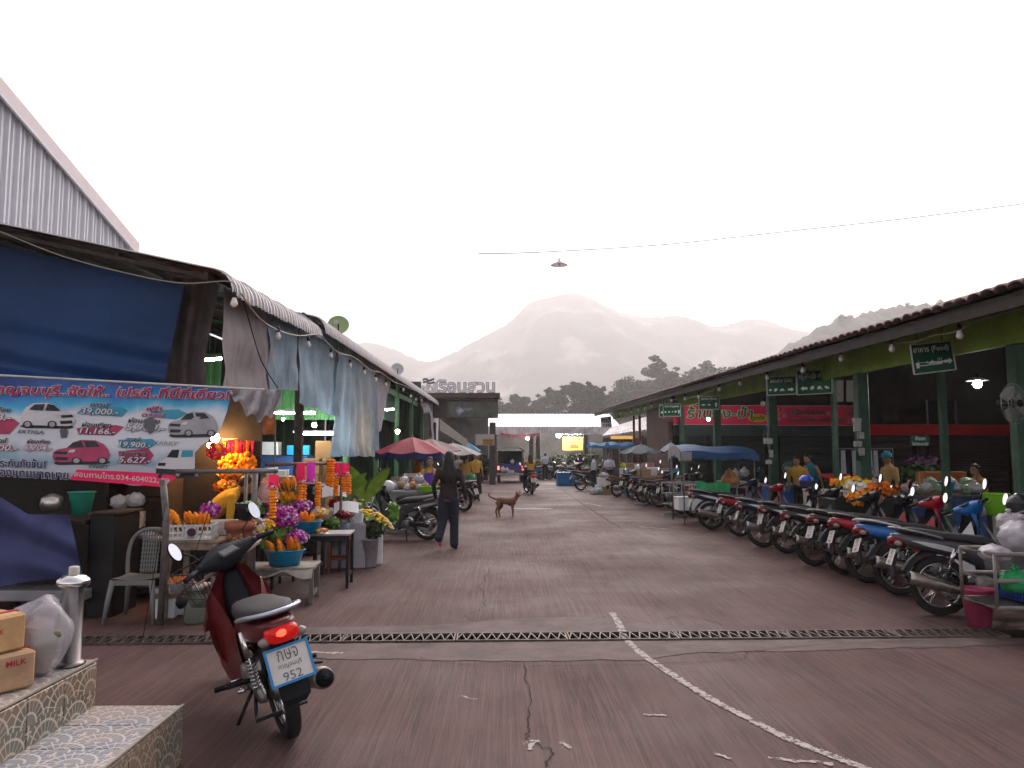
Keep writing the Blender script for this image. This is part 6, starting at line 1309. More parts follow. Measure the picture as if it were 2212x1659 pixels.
# polished steel post
p = gp(150, 1436, .546); t = thing('steel_post', 'polished steel bollard with flanged cap on the upper tiled step', 'post', (p.x, p.y, .546))
MB().lathe([(.075, 0), (.078, .008), (.06, .02), (.052, .022), (.052, .40), (.05, .41)], 28).build('tube', mat('polished_steel', (.15, .135, .135), .32, .95, var=.15, vs=10), t); MB().lathe([(.045, .40), (.075, .405), (.082, .42), (.078, .44), (.055, .455), (.05, .46), (0, .462)], 28).build('flange_cap', M_CHROME, t); MB().lathe([(.026, .455), (.026, .50), (.022, .505), (0, .505)], 16).build('knob', mat('old_white_plastic', (.45, .42, .38), .5), t)
# taped cartons and a clear bag on the step
M_CARD2 = mat('printed_cardboard', (.38, .24, .145), .75, var=.25, vs=9, dirt=.2); M_TAPER = mat('red_tape', (.36, .03, .04), .4, var=.1)
def tape_carton(label, x, y, z, w_, d, h_, rz, m, words, open_=False):
    t = thing('carton', label, 'carton', (x, y, z), rz, 'cartons on the steps'); o = MB().box((0, 0, h_ / 2), (w_, d, h_), bev=.012).build('box', m, t)
    MB().box((w_ * .18, 0, h_ / 2), (.03, d + .008, h_ + .008)).build('tape', M_TAPER, t); mb = MB(); f = lambda s, t_, off: V((w_ / 2 + off, s, t_)); g_ = lambda s, t_, off: V((s, -d / 2 - off, t_))
    for body, y_, z_, wd, hg in words: put_text(mb, body, y_, z_, wd, hg, f, 0, .02, 0, .003)
    for body, y_, z_, wd, hg in words: put_text(mb, body, y_ - .02, z_, wd, hg, g_, 0, .02, 0, .003)
    mb.add([g_(-.05, .03, .002), g_(.08, .03, .002), g_(.08, .055, .002), g_(-.05, .055, .002)], [(0, 1, 2, 3)], 1); mb.build('lettering', [M_TAPER, mat('carton_ink', (.10, .06, .04), .7, var=0)], t)
    if open_: mb = MB(); mb.grid(lambda a, b_: V(((a - .5) * w_, -d / 2 + .12 * b_ * cos(.5), h_ + .05 * b_ * sin(b_ * 3) + .012)), 6, 5); mb.build('flap', M_CARD2, t)
    return t
tape_carton('lower brown milk carton with red tape on the upper step', -2.385, 3.74, .548, .27, .27, .17, R(-32), M_CARD2, [('MILK', .0, .115, .09, .026)])
tape_carton('upper orange-brown carton stacked on the milk carton, flap open', -2.43, 3.72, .721, .27, .26, .17, R(-24), mat('orange_cardboard', (.46, .28, .13), .75, var=.3, vs=6), [('MILK', -.05, .09, .07, .022)], True)
t = thing('plastic_bag', 'clear plastic bag of packets slumped between cartons and steel post', 'bag', (-2.31, 3.98, .548)); mb = MB(); mb.sphere((0, 0, .18), (.15, .14, .19), 22, 16)
mb.v = [tuple(V(p) * (1 + .16 * mnoise.noise((p[0] * 9, p[1] * 9, p[2] * 9))) if p[2] > .03 else (p[0], p[1], max(p[2], .004))) for p in mb.v]; mb.build('clear_film', mat('clear_film', (.55, .52, .56), .12, var=.1, alpha=.42, spec=.9), t)
mb = MB(); mb.box((0, 0, .12), (.16, .15, .2), (.2, .3, .4), bev=.02); mb.box((.03, -.04, .22), (.12, .13, .1), (.5, .2, .1), bev=.02); mb.build('packet', mat('packet_brown', (.25, .17, .15), .5, var=.4, vs=12), t); MB().box((.07, -.07, .16), (.09, .03, .16), (.1, .5, .5), bev=.01).build('label_card', mat('packet_green', (.12, .13, .05), .5, var=.4, vs=15), t)

# ================================================================ LEFT STALL FURNITURE
def crate(label, x, y, z, w_, d, h_, m=M_WHITEP, rz=0, group='white plastic crates', n_=6):
    t = thing('plastic_crate', label, 'crate', (x, y, z), rz, group); mb = MB(); mb.box((0, 0, .008), (w_, d, .014)); mb.build('base', m, t)
    for s_ in (-1, 1):
        for ax_ in (0, 1):
            L = w_ if ax_ == 0 else d; mb = MB(); o = (d if ax_ == 0 else w_) / 2 * s_
            P_ = lambda a, zz: (a, o, zz) if ax_ == 0 else (o, a, zz)
            S_ = lambda a, zz: (a, .012, zz) if ax_ == 0 else (.012, a, zz)
            for zz in (.02, h_ * .5, h_ - .012): mb.box(P_(0, zz), S_(L, .02))
            for k in range(n_ + 1): mb.box(P_(-L / 2 + L * k / n_, h_ / 2), S_(.012, h_ - .006))
            mb.box(P_(0, h_ * .5), S_(.10, h_ * .8)); mb.build('lattice_side', m, t)
    return t
def table(label, x, y, w_, d, h_, rz=0, top=M_WOODL, leg=M_WOODL, z=0, name='table', group=None, lt=.05, planks=3, cat='table'):
    t = thing(name, label, cat, (x, y, z), rz, group)
    for k in range(planks): MB().box((0, -d / 2 + d * (k + .5) / planks, h_ - .014), (w_, d / planks - .006, .026), bev=.003).build('plank', top, t)
    for a in (-1, 1):
        for b_ in (-1, 1): MB().box((a * (w_ / 2 - lt / 2 - .01), b_ * (d / 2 - lt / 2 - .005), (h_ - .03) / 2), (lt, lt, h_ - .03), bev=.004).build('leg', leg, t)
        MB().box((a * (w_ / 2 - lt / 2 - .01), 0, .22 * h_), (lt * .6, d - 2 * lt, .04)).build('stretcher', leg, t)
    for b_ in (-1, 1): MB().box((0, b_ * (d / 2 - .02), h_ - .06), (w_ - 2 * lt - .03, .022, .06)).build('apron', leg, t)
    return t
def basin(label, x, y, z, r, h_, m, group=None, name='basin', taper=.78, sy=1):
    t = thing(name, label, 'basin', (x, y, z), 0, group); MB().lathe([(0.001, .004), (r * taper * .98, .004), (r * .97, h_ * .9), (r, h_ * .93), (r * 1.06, h_ * .95), (r * 1.07, h_), (r * .99, h_), (r * .94, h_ * .9), (r * taper * .93, .012), (0.001, .012)], 30, sy=sy).build('bowl', m, t); return t
M_BASIN = mat('blue_basin', (.010, .22, .42), .3, var=.06); M_MARI = mat('marigold', (.92, .27, .008), .7, var=.25, vs=60); M_MARI2 = mat('marigold_deep', (.80, .18, .006), .7, var=.25, vs=60); M_GRN = mat('stem_green', (.05, .12, .02), .55, var=.4, vs=12); M_GRN2 = mat('leaf_light_green', (.14, .27, .04), .5, var=.3, vs=10); M_PURPF = mat('orchid_purple', (.38, .02, .30), .6, var=.3, vs=40); M_PALEF = mat('orchid_pale', (.58, .38, .56), .6, var=.2, vs=40); M_YELF = mat('yellow_flower', (.75, .48, .01), .6, var=.2, vs=50); M_REDF = mat('red_rose', (.42, .008, .02), .5, var=.3, vs=40); M_PKR = mat('pink_ribbon', (.75, .02, .12), .5, var=.1, trl=.3); M_MGR = mat('magenta_ribbon', (.62, .04, .50), .4, var=.1, trl=.3); M_WHF = mat('white_flower', (.62, .62, .58), .6, var=.1, vs=50)
frg = random.Random(21)
def marigold_cones(label, c_, n_, sx_, sy_, L=.20, r=.032, tilt=(.2, -.5), spread=.5, group='marigold bunches'):
    """bunch of corn shaped marigold bouquets, each a flower head rising from a leaf wrap"""
    t = thing('marigold_bunch', label, 'flowers', c_, 0, group); lv = MB()
    for k in range(n_):
        bx, by = (k / max(1, n_ - 1) - .5) * sx_, frg.uniform(-.5, .5) * sy_; d = V((tilt[0] + (k / max(1, n_ - 1) - .5) * spread + frg.uniform(-.1, .1), tilt[1] + frg.uniform(-.15, .1), 1)).normalized(); b_ = V((bx, by, .0)); Q = d.to_track_quat('Z', 'Y').to_matrix().to_4x4()
        mb = MB(); rings = []; Lk = L * frg.uniform(.85, 1.15)
        for i in range(23):
            tt = i / 22; rr = r * (sin(pi * min(1, .12 + tt * .92)) ** .45) * frg.uniform(.93, 1.07); rings.append([V((rr * cos(2 * pi * j / 12) * (1 + .26 * frg.uniform(-1, 1)), rr * sin(2 * pi * j / 12) * (1 + .26 * frg.uniform(-1, 1)), tt * Lk)) for j in range(12)])
        mb.loft(rings); mb.xf(Matrix.Translation(b_) @ Q).build('flower_head', M_MARI if k % 3 else M_MARI2, t)
        for q in range(5):
            a = frg.uniform(0, 2 * pi); o_ = b_ + Q.to_3x3() @ V((cos(a) * r * .9, sin(a) * r * .9, 0)); tip = b_ + Q.to_3x3() @ V((cos(a) * r * 1.5, sin(a) * r * 1.5, Lk * frg.uniform(.5, .95))); sd_ = d.cross(tip - o_).normalized() * .014; lv.add([o_ - sd_, o_ + sd_, tip], [(0, 1, 2)])
    lv.build('leaves', M_GRN, t); return t
def petals(mb, c_, r, n_, s_, nm, rg=frg, i0=0):
    c_ = V(c_)
    for _ in range(n_):
        d = V((rg.gauss(0, 1), rg.gauss(0, 1), rg.gauss(0, 1))).normalized(); p = c_ + V((d.x * r[0], d.y * r[1], d.z * r[2])) * rg.random() ** .3; a = d.cross(V((rg.uniform(-1, 1), rg.uniform(-1, 1), rg.uniform(-1, 1)))).normalized(); b_ = (d * .5 + a.cross(d)).normalized(); k = s_ * rg.uniform(.6, 1.3)
        mb.add([p - b_ * k, p + a * k * .8, p + b_ * k, p - a * k * .8], [(0, 1, 2, 3)], i0 + rg.randrange(nm))
def orchids(label, c_, r, n_=420, group='orchid bunches', mats=None, stems=True, s_=.02):
    t = thing('orchid_bunch', label, 'flowers', c_, 0, group); mb = MB(); petals(mb, (0, 0, 0), r, n_, s_, 4); mb.build('flowers', mats or [M_PURPF, M_PURPF, M_PURPF, M_PALEF], t)
    if stems:
        mb = MB()
        for k in range(10): a = frg.uniform(-1, 1); mb.tube([(a * r[0] * .7, 0, 0), (a * r[0] * .4 + .06, -.02, -r[2] * 1.1), (.10 + a * .05, -.05, -r[2] * 1.9)], .005, 5)
        mb.build('stems', M_GRN, t)
    return t
def G3(u, v, Y): return at(u, v, Y)
# pole and pipes of the stall
stall = thing('flower_stall', 'flower stall frame of worn pipes and poles', 'stall', (0, 0, 0))
p = gp(346, 1350); MB().tube([(p.x, p.y, 0), (p.x + .02, p.y, 1.0), (at(352, 1036, p.y).x, p.y, at(352, 1036, p.y).z)], .032, 12).build('pole', M_PIPE, stall)
MB().tube([at(380, 1018, 8.2), at(540, 1018, 8.35), at(596, 1018, 8.4)], .024, 10).build('pipe', M_PIPE, stall); MB().tube([at(552, 1017, 8.36), at(600, 1016, 8.4)], .03, 10).build('pipe_sleeve', M_STEEL, stall)
MB().tube([at(575, 1003, 9.6), at(740, 1001, 10.9)], .022, 8).build('pipe', mat('rust_pipe', (.13, .085, .065), .6, .4, var=.3), stall)
for u, v0, Y in ((551, 1017, 8.5), (532, 1017, 8.6), (640, 1003, 10.1), (738, 1000, 10.9)): a = at(u, v0, Y); MB().tube([(a.x, a.y, 0), a], .02 if u != 551 else .034, 8).build('pole', M_PIPE, stall)
MB().tube([at(358, 1085, 7.5), at(305, 1420, 7.0) + V((0, 0, .1))], .004, 5).build('rope', M_BLACKP, stall)
# hanging bundle on a string, near the jar
p = at(392, 1300, 7.0); t = thing('string_weight', 'small black bundle hanging on a long string in front of the boxes', 'bundle', p); MB().sphere((0, 0, 0), (.05, .05, .06), 10, 8, jit=.15).build('bundle', M_BLACKP, t); MB().tube([(0, 0, .05), at(460, 1075, 7.0) - p], .004, 5).build('string', M_BLACKP, t)
# navy cloth over a table, shelf board below
def ncl(a, b_):
    u = lerp(-140, lerp(150, 182, b_), a); vt = 1032 if a < .25 else lerp(1032, 1112, min(1, (a - .25) / .45)); v = lerp(vt, 1262 + 10 * sin(a * 6) - 30 * max(0, .4 - a), b_); sw = .05 * sin(a * 7 + 3 * b_) + .06 * sin((b_ * 2.2 - (a - .5) ** 2 * 3) * 5) * .6
    return at(u, v, 7.75 - sw)
cloth('navy_cloth', 'dull navy cloth draped in swags over the near stall table', 'cloth', ncl, 44, 34, mat('navy_cloth', (.045, .050, .135), .75, var=.25, vs=2.5, bump=.15, bs=120))
t = thing('low_shelf', 'pale board shelf close to the ground under the navy cloth', 'shelf', (0, 0, 0)); a, b_ = at(-120, 1285, 7.85), at(190, 1285, 7.85); MB().box(((a.x + b_.x) / 2, 7.95, a.z), (b_.x - a.x, .4, .10), bev=.01).build('board', mat('pale_board', (.22, .21, .23), .6, var=.2, dirt=.4), t)
for x in (a.x + .3, b_.x - .2): MB().box((x, 7.95, (a.z - .05) / 2), (.06, .3, a.z - .052)).build('foot', M_WOOD, t)
t = thing('dark_cabinet', 'black panelled cabinet beside the navy cloth', 'cabinet', (0, 0, 0)); a, b_ = at(183, 1290, 7.9), at(246, 1112, 7.9); MB().box(((a.x + b_.x) / 2, 8.2, b_.z / 2), (b_.x - a.x, .55, b_.z), bev=.01).build('body', mat('black_panel', (.008, .008, .009), .45), t); MB().box(((a.x + b_.x) / 2, 8.2, b_.z + .012), (b_.x - a.x + .04, .6, .02)).build('top', M_WOOD, t)
CT = b_.z + .022
p = at(176, 1085, 8.15); basin('teal green plastic bucket on the dark stall table', p.x, 8.15, at(176, 1112, 8.15).z, .125, .24, mat('teal_plastic', (.02, .22, .15), .4, var=.1), name='bucket', taper=.72)
p = at(112, 1104, 8.05); t = thing('metal_pot', 'dented shiny metal pot next to the teal bucket', 'pot', (p.x, 8.05, p.z)); MB().lathe([(0.001, 0), (.085, .005), (.115, .06), (.105, .13), (.085, .15), (.07, .155), (.03, .175), (0, .18)], 24).build('bowl', mat('dull_aluminium', (.42, .40, .36), .28, .9, var=.2), t)
MB().box((at(60, 1118, 8.2).x - .35, 8.3, at(60, 1118, 8.2).z - .03), (2.2, .8, .05), bev=.005).build('stall_counter', M_WOOD); tag(bpy.data.objects['stall_counter'], 'dark wooden counter carrying the teal bucket and metal pot', 'counter')
for x in (-5.2, -4.4): MB().box((x, 8.5, .46), (.07, .07, .92)).build('leg', M_WOOD, bpy.data.objects['stall_counter'])
# shelf rack behind
rack = thing('shelf_rack', 'dark wooden shelf rack with clutter behind the plastic chair', 'shelf', (0, 0, 0)); xa_, xb_ = at(235, 1100, 8.9).x, at(360, 1100, 8.9).x
for z in (.35, .74, 1.12, 1.42): MB().box(((xa_ + xb_) / 2, 9.05, z), (xb_ - xa_, .45, .03)).build('shelf_board', M_WOOD, rack)
for x in (xa_, xb_): MB().box((x, 9.05, .8), (.05, .45, 1.6)).build('upright', M_WOOD, rack)
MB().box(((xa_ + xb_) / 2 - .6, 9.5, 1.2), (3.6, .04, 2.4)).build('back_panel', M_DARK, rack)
crate('old white crate with plastic bags on the rack by the chair', at(272, 1120, 8.6).x, 8.6, at(272, 1140, 8.6).z, .33, .26, .17, mat('old_crate', (.36, .33, .30), .6, var=.15, dirt=.4), R(12))
M_BAGC = mat('crinkled_bag', (.48, .47, .49), .3, var=.15, alpha=.75, spec=.7)
def bag(label, x, y, z, r, m=M_BAGC, group='plastic bags', sq=.9, knot=True, name='plastic_bag', cat='bag', scale_n=24):
    t = thing(name, label, cat, (x, y, z), frg.uniform(0, 6), group); mb = MB(); mb.sphere((0, 0, r * sq * .9), (r, r * .9, r * sq), 26, 18); sd = frg.uniform(0, 50)
    mb.v = [((lambda q: (q.x * (1 + .34 * mnoise.noise(q * (scale_n * .12 / r) + V((sd, 0, 0)))), q.y * (1 + .3 * mnoise.noise(q * (scale_n * .12 / r) + V((0, sd, 0)))), max(q.z * (1 + .16 * mnoise.noise(q * (scale_n * .12 / r) + V((0, 0, sd)))), .003)))(V(p))) for p in mb.v]; mb.build('film', m, t)
    if knot: mb = MB(); mb.tube([(0, 0, r * sq * 1.55), (r * .08, 0, r * sq * 1.95), (r * .22, 0, r * sq * 2.25)], [r * .32, r * .10, r * .2], 9); mb.tube([(0, 0, r * sq * 1.9), (-r * .2, 0, r * sq * 2.2)], [r * .08, r * .16], 8); mb.build('tied_top', m, t)
    return t
for i, (u, v, r_) in enumerate([(262, 1160, .10), (290, 1158, .09), (318, 1160, .10), (338, 1164, .08), (258, 1093, .10), (292, 1088, .10)]):
    bag('crinkled clear bag on the rack behind the plastic chair, ' + ORD[i] + ' of six', at(u, v, 8.75).x, 8.75, at(u, v + 6, 8.75).z, r_, sq=.5 if v > 1140 else .8, knot=False, group='clear bags on the rack')
# plastic chair
p = gp(283, 1346); ch = thing('plastic_chair', 'grey-white plastic chair with a perforated back in the stall', 'chair', (p.x, p.y + .16, 0), R(182)); M_CHR = mat('chair_plastic', (.15, .15, .145), .45, var=.12, dirt=.4)
mb = MB(); mb.grid(lambda a, b_: V(((a - .5) * .40, (b_ - .5) * .40, .415 + .015 * (2 * a - 1) ** 2 - .01 * sin(b_ * pi))), 10, 10); mb.grid(lambda a, b_: V(((a - .5) * .42, -.2 + .012 * a * 0, .415 - .05 * b_)), 4, 2); mb.grid(lambda a, b_: V(((a - .5) * .42, .205, .415 - .05 * b_)), 4, 2); mb.build('seat', M_CHR, ch)
for sx_ in (-1, 1):
    for sy_ in (-1, 1): MB().tube([(sx_ * .185, sy_ * .185, .41), (sx_ * .215, sy_ * .215, .2), (sx_ * .235, sy_ * .235, 0)], [.03, .024, .017], 8).build('leg', M_CHR, ch)
mb = MB(); mb.tube(curve_pts([(-.20, -.17, .41), (-.215, -.20, .60), (-.19, -.235, .76), (-.10, -.25, .845), (0, -.252, .86), (.10, -.25, .845), (.19, -.235, .76), (.215, -.20, .60), (.20, -.17, .41)], 5), .022, 8); mb.build('back_frame', M_CHR, ch)
mb = MB()
for k in range(7): mb.bar((-.075 + .025 * k, -.185, .43), (-.08 + .0267 * k, -.25, .84), .014, .012)
for k in range(9): mb.bar((-.09, -.19 - .0065 * k, .46 + .042 * k), (.09, -.19 - .0065 * k, .46 + .042 * k), .014, .01)
mb.build('perforated_back', M_CHR, ch)
# boxes under the table, jar
def foam_box(label, x, y, z, w_, d, h_, rz=0, lid=True, m=M_FOAM, group='foam boxes', tape=False):
    t = thing('foam_box', label, 'box', (x, y, z), rz, group); MB().box((0, 0, h_ / 2), (w_, d, h_), bev=.012).build('body', m, t)
    if lid: MB().box((0, 0, h_ + .018), (w_ + .015, d + .015, .034), bev=.01).build('lid', m, t)
    if tape: MB().box((0, 0, h_ * .86), (w_ + .02, d + .02, .05)).build('tape', mat('brown_tape', (.22, .13, .07), .4, var=.2), t)
    return t
p = gp(333, 1342); foam_box('white foam box with brown tape beside the chair leg', p.x + .03, p.y + .25, 0, .20, .3, .26, R(6), tape=True); p = gp(385, 1336); foam_box('white foam box with brown tape behind the stall pole', p.x + .02, p.y + .3, 0, .26, .3, .25, R(-4), tape=True)
p = gp(410, 1352); t = thing('water_jar', 'greenish clear plastic jar on the ground behind the maroon bike', 'jar', (p.x, p.y + .12, 0)); MB().lathe([(0.001, .003), (.10, .005), (.105, .03), (.105, .20), (.08, .26), (.045, .28), (.045, .30), (0, .30)], 22).build('body', mat('jar_plastic', (.12, .13, .105), .25, var=.2, alpha=.8), t)
p = at(388, 1240, 7.6); basin('small grey basin of orange blossoms under the table', p.x, 7.65, .30, .12, .10, mat('grey_basin', (.3, .3, .31), .5), None); orchids('orange blossom heap in the small grey basin', (p.x, 7.65, .42), (.11, .11, .05), 120, 'blossoms', [M_MARI, M_MARI2], False)
# crate table with marigolds
tx0, tx1 = at(357, 1160, 7.85).x, at(478, 1160, 7.85).x
table('worn wooden table under the white marigold crate', (tx0 + tx1) / 2, 8.05, tx1 - tx0, .50, .77, R(-3)); TZ = .772
crate('white crate full of marigold bouquets with a round dark badge', at(418, 1150, 8.0).x, 8.0, TZ, .42, .30, .155, M_WHITEP, R(10), n_=9)
mb = MB(); bc = V((at(413, 1137, 7.82).x, 7.832, TZ + .08)); mb.add([bc + V((.042 * cos(k * pi / 10), -.0 + .0075 * cos(k * pi / 10), .042 * sin(k * pi / 10))) for k in range(20)], [tuple(range(20))], 0); cb = [o for o in bpy.data.objects if o.name.startswith('plastic_crate')][-1]
rel(cb, mb.build('round_badge', mat('badge_dark', (.05, .02, .025), .5, var=.3), None))
marigold_cones('row of orange marigold bouquets rising from the white crate', V((at(415, 1120, 8.0).x, 8.0, TZ + .10)), 8, .36, .14, .22, .033, (-.25, -.35), .9)
orchids('purple orchid bunch at the back of the white crate', V((at(455, 1100, 8.15).x, 8.15, at(455, 1102, 8.15).z)), (.11, .09, .085), 420, stems=False)
crate('second white crate half hidden behind the first', at(470, 1140, 8.45).x + .05, 8.42, TZ, .30, .22, .15, M_WHITEP, R(10), n_=7)
# terracotta pot with lotus buds
p = at(516, 1186, 8.1); t = thing('flower_pot', 'terracotta pot with raised pale flowers behind the bike mirror', 'pot', (p.x, 8.1, p.z)); MB().lathe([(0.001, 0), (.105, 0), (.125, .14), (.135, .20), (.15, .205), (.15, .285), (.138, .285), (.125, .2), (0, .19)], 28).build('pot', mat('terracotta', (.25, .085, .045), .75, var=.25, vs=8, dirt=.3), t)
for k in range(5):
    a = R(-150 + 30 * k); mb = MB(); c_ = V((.128 * cos(a), .128 * sin(a), .11 + .03 * (k % 2)))
    for q in range(5): mb.sphere(c_ + V((-.018 * sin(a) * cos(q * 1.26), .018 * cos(a) * cos(q * 1.26), .018 * sin(q * 1.26))), (.012, .012, .012), 6, 4)
    mb.build('relief_flower', mat('pale_terracotta', (.36, .20, .13), .8), t)
t2 = thing('pot_stand', 'dark wooden stand under the terracotta pot', 'stand', (p.x, 8.1, 0)); MB().box((0, 0, p.z / 2), (.26, .26, p.z - .004), bev=.01).build('body', M_WOOD, t2)
t = thing('lotus_bunch', 'bunch of pale green lotus buds in dark wrapping above the terracotta pot', 'flowers', (p.x + .06, 8.12, p.z + .29)); mb = MB()
for k in range(14): a = k * 2.4; r_ = .02 * math.sqrt(k); mb.sphere((r_ * cos(a) + .02, -.05 + r_ * sin(a) * .6, .15 + .03 * sin(a)), (.022, .022, .034), 8, 6, rot=(.6, .3, 0))
mb.build('buds', mat('lotus_green', (.30, .42, .17), .5, var=.2, vs=20), t); mb = MB(); mb.lathe([(.04, 0), (.10, .10), (.12, .18), (.11, .18), (.03, .02)], 14); mb.build('wrapping', M_MUD, t)
orchids('white and magenta orchid bunch beside the terracotta pot', V((at(556, 1150, 8.2).x, 8.2, at(556, 1140, 8.2).z)), (.09, .08, .11), 300, mats=[M_PURPF, M_WHF, M_WHF, M_YELF], stems=True)
orchids('golden yellow bloom bunch above the bike handlebar', V((at(578, 1135, 8.5).x, 8.5, at(578, 1135, 8.5).z)), (.085, .07, .07), 200, mats=[M_MARI, M_YELF], stems=True)
orchids('largest heap of purple orchids in the stall', V((at(612, 1118, 8.8).x, 8.8, at(612, 1118, 8.8).z)), (.21, .13, .13), 900, stems=True)
orchids('lower purple orchid bunch behind the blue basin', V((at(640, 1158, 8.75).x, 8.75, at(640, 1160, 8.75).z)), (.15, .11, .09), 520, stems=True)
# low bench with blue basin
bp_ = gp(655, 1294); table('low grey wooden bench under the blue basin, nearest the drain', at(600, 1220, 8.75).x, 8.78, .86, .55, .40, R(6), mat('grey_wood', (.20, .175, .16), .8, var=.35, vs=8, bump=.3, bs=50, dirt=.5), mat('grey_wood_leg', (.13, .11, .10), .8, var=.35, vs=8), planks=4, cat='bench')
mb = MB(); mb.grid(lambda a, b_: V((at(600, 1220, 8.75).x + lerp(-.42, .44, a), 8.55 + lerp(-.05, .40, b_), .404 + .004 * sin(a * 20) - (.12 * max(0, .12 - b_) / .12 * (.3 + .7 * abs(sin(a * 5))) if b_ < .12 else 0))), 20, 14); tag(mb.build('bench_cloth', mat('dirty_cloth', (.30, .27, .23), .8, var=.35, vs=6, dirt=.6)), 'dirty cream cloth lying on the low bench', 'cloth')
p = at(612, 1230, 8.62); basin('blue plastic basin of marigolds on the low bench', p.x, 8.66, .412, .215, .17, M_BASIN, 'blue basins', sy=.8)
marigold_cones('orange marigold bouquets standing in the low blue basin', V((p.x, 8.66, .50)), 8, .30, .16, .24, .034, (-.35, -.30), .5)
orchids('leafy green stems around the low basin marigolds', V((p.x - .05, 8.78, .72)), (.22, .08, .11), 260, 'greens', [M_GRN, M_GRN2], False, .035)
# upper table with second basin
table('dark steel table behind the orchids carrying the second blue basin', at(672, 1140, 9.6).x, 9.75, .95, .5, .66, R(4), M_STEEL, M_MUD, planks=2, lt=.035)
p = at(657, 1150, 9.45); basin('second blue basin, up on the steel table', p.x, 9.55, .665, .19, .15, M_BASIN, 'blue basins', sy=.8); marigold_cones('marigold bouquets in the second blue basin', V((p.x - .03, 9.55, .75)), 5, .22, .1, .20, .034, (-.3, -.2), .5)
orchids('red and yellow garland parts on the end of the steel table', V((at(690, 1128, 9.5).x, 9.55, .70)), (.10, .07, .03), 150, 'blossoms', [M_REDF, M_MARI, M_YELF, M_WHF], False)
# stool and bucket
p = gp(733, 1236); st = thing('wooden_stool', 'reddish wooden stool standing before the foam boxes', 'stool', (p.x - .02, p.y + .14, 0), R(8)); M_RW = mat('red_wood', (.16, .045, .024), .45, var=.35, vs=9)
MB().box((0, 0, .44), (.34, .32, .035), bev=.008).build('seat', M_RW, st)
for a in (-1, 1):
    for b_ in (-1, 1): MB().bar((a * .15, b_ * .14, 0), (a * .135, b_ * .125, .424), .035, .035).build('leg', M_RW, st)
    MB().bar((a * .145, -.13, .14), (a * .145, .13, .14), .022, .03).build('rung', M_RW, st); MB().bar((-.145, a * .13, .18), (.145, a * .13, .18), .022, .03).build('rung', M_RW, st)
p = gp(788, 1228); bk = thing('metal_bucket', 'dented grey bucket full of yellow and white chrysanthemums', 'bucket', (p.x, p.y + .16, 0)); MB().lathe([(0.001, .003), (.135, .004), (.14, .02), (.165, .39), (.172, .395), (.172, .405), (.16, .40), (.132, .02), (0.001, .015)], 30).build('bucket', mat('bucket_metal', (.30, .29, .31), .45, .5, var=.3, vs=5, dirt=.4), bk); MB().tube(curve_pts([(-.17, 0, .36), (-.21, -.02, .25), (-.2, -.03, .17)], 4), .006, 5).build('handle', M_STEEL, bk)
fl = thing('chrysanthemum_bunch', 'yellow and white chrysanthemums leaning out of the grey bucket', 'flowers', (p.x + .05, p.y + .14, .42)); mb = MB()
for k in range(120):
    a = frg.uniform(-1, 1); b_ = frg.uniform(-1, 1)
    if a * a + b_ * b_ > 1: continue
    c_ = V((a * .24 + .10, b_ * .13 - .05, .26 + .10 * (1 - a * a - b_ * b_) - .13 * a)); q = frg.uniform(.020, .030)
    mb.sphere(c_, (q, q, q * .6), 8, 5, 1 if (b_ > .25 or (a > .55 and b_ > -.2)) else 0, jit=.18)
mb.build('flower_head', [M_YELF, M_WHF], fl); mb = MB(); petals(mb, (.04, 0, .12), (.17, .12, .14), 320, .035, 1); mb.build('leaves', mat('dark_leaf', (.02, .045, .012), .6, var=.4), fl)
mb = MB(); petals(mb, (0, 0, 0), (.10, .08, .16), 90, .06, 1); o = mb.build('leafy_plant', M_GRN2, None, at(848, 1108, 12.2)); tag(o, 'bright green leaves beside the chrysanthemum bucket', 'plant')
# foam boxes with roses and lotus
FB = [(at(742, 1165, 11.3), .55, .34, 'white foam box of red roses and lotus buds'), (at(786, 1145, 11.9), .62, .34, 'larger white foam box of green buds behind the stool')]
p = at(735, 1100, 11.0); foam_box('grey lower foam box stacked under the rose box', p.x, 11.4, .0, .62, .5, .62, R(5), False, mat('grey_foam', (.33, .32, .35), .8, var=.12, dirt=.3)); foam_box('white open foam box holding red roses and buds', p.x, 11.35, .624, .50, .38, .20, R(5), False)
orchids('red roses in the open white foam box', V((p.x - .12, 11.3, .90)), (.12, .1, .07), 90, 'roses', [M_REDF], False, .045); orchids('pale green lotus buds in the open white foam box', V((p.x + .12, 11.35, .88)), (.17, .13, .06), 160, 'buds', [M_GRN2, mat('bud_pale', (.36, .36, .17), .6, var=.2)], False, .035)
p = at(786, 1130, 11.6); foam_box('white foam box of green buds next to the yellow chrysanthemums', p.x - .05, 11.7, .0, .60, .45, .56, R(14), False); orchids('grey-green buds heaped in the box near the chrysanthemums', V((p.x - .05, 11.65, .63)), (.26, .18, .09), 340, 'buds', [M_GRN2, MATS['bud_pale'], M_GRN], False, .04)
for i, (u, v) in enumerate(((748, 1110), (722, 1075))):
    p = at(u, v, 10.9); mb = MB(); mb.grid(lambda a, b_: V(((a - .5) * .34, b_ * .16, .03 * sin(a * 3) + b_ * .14)), 6, 5); tag(mb.build('foam_board', M_FOAM, None, p, (0, 0, R(12))), ['white foam lid tilted behind the dark red roses', 'white foam lid tilted behind the bright red roses'][i], 'lid')
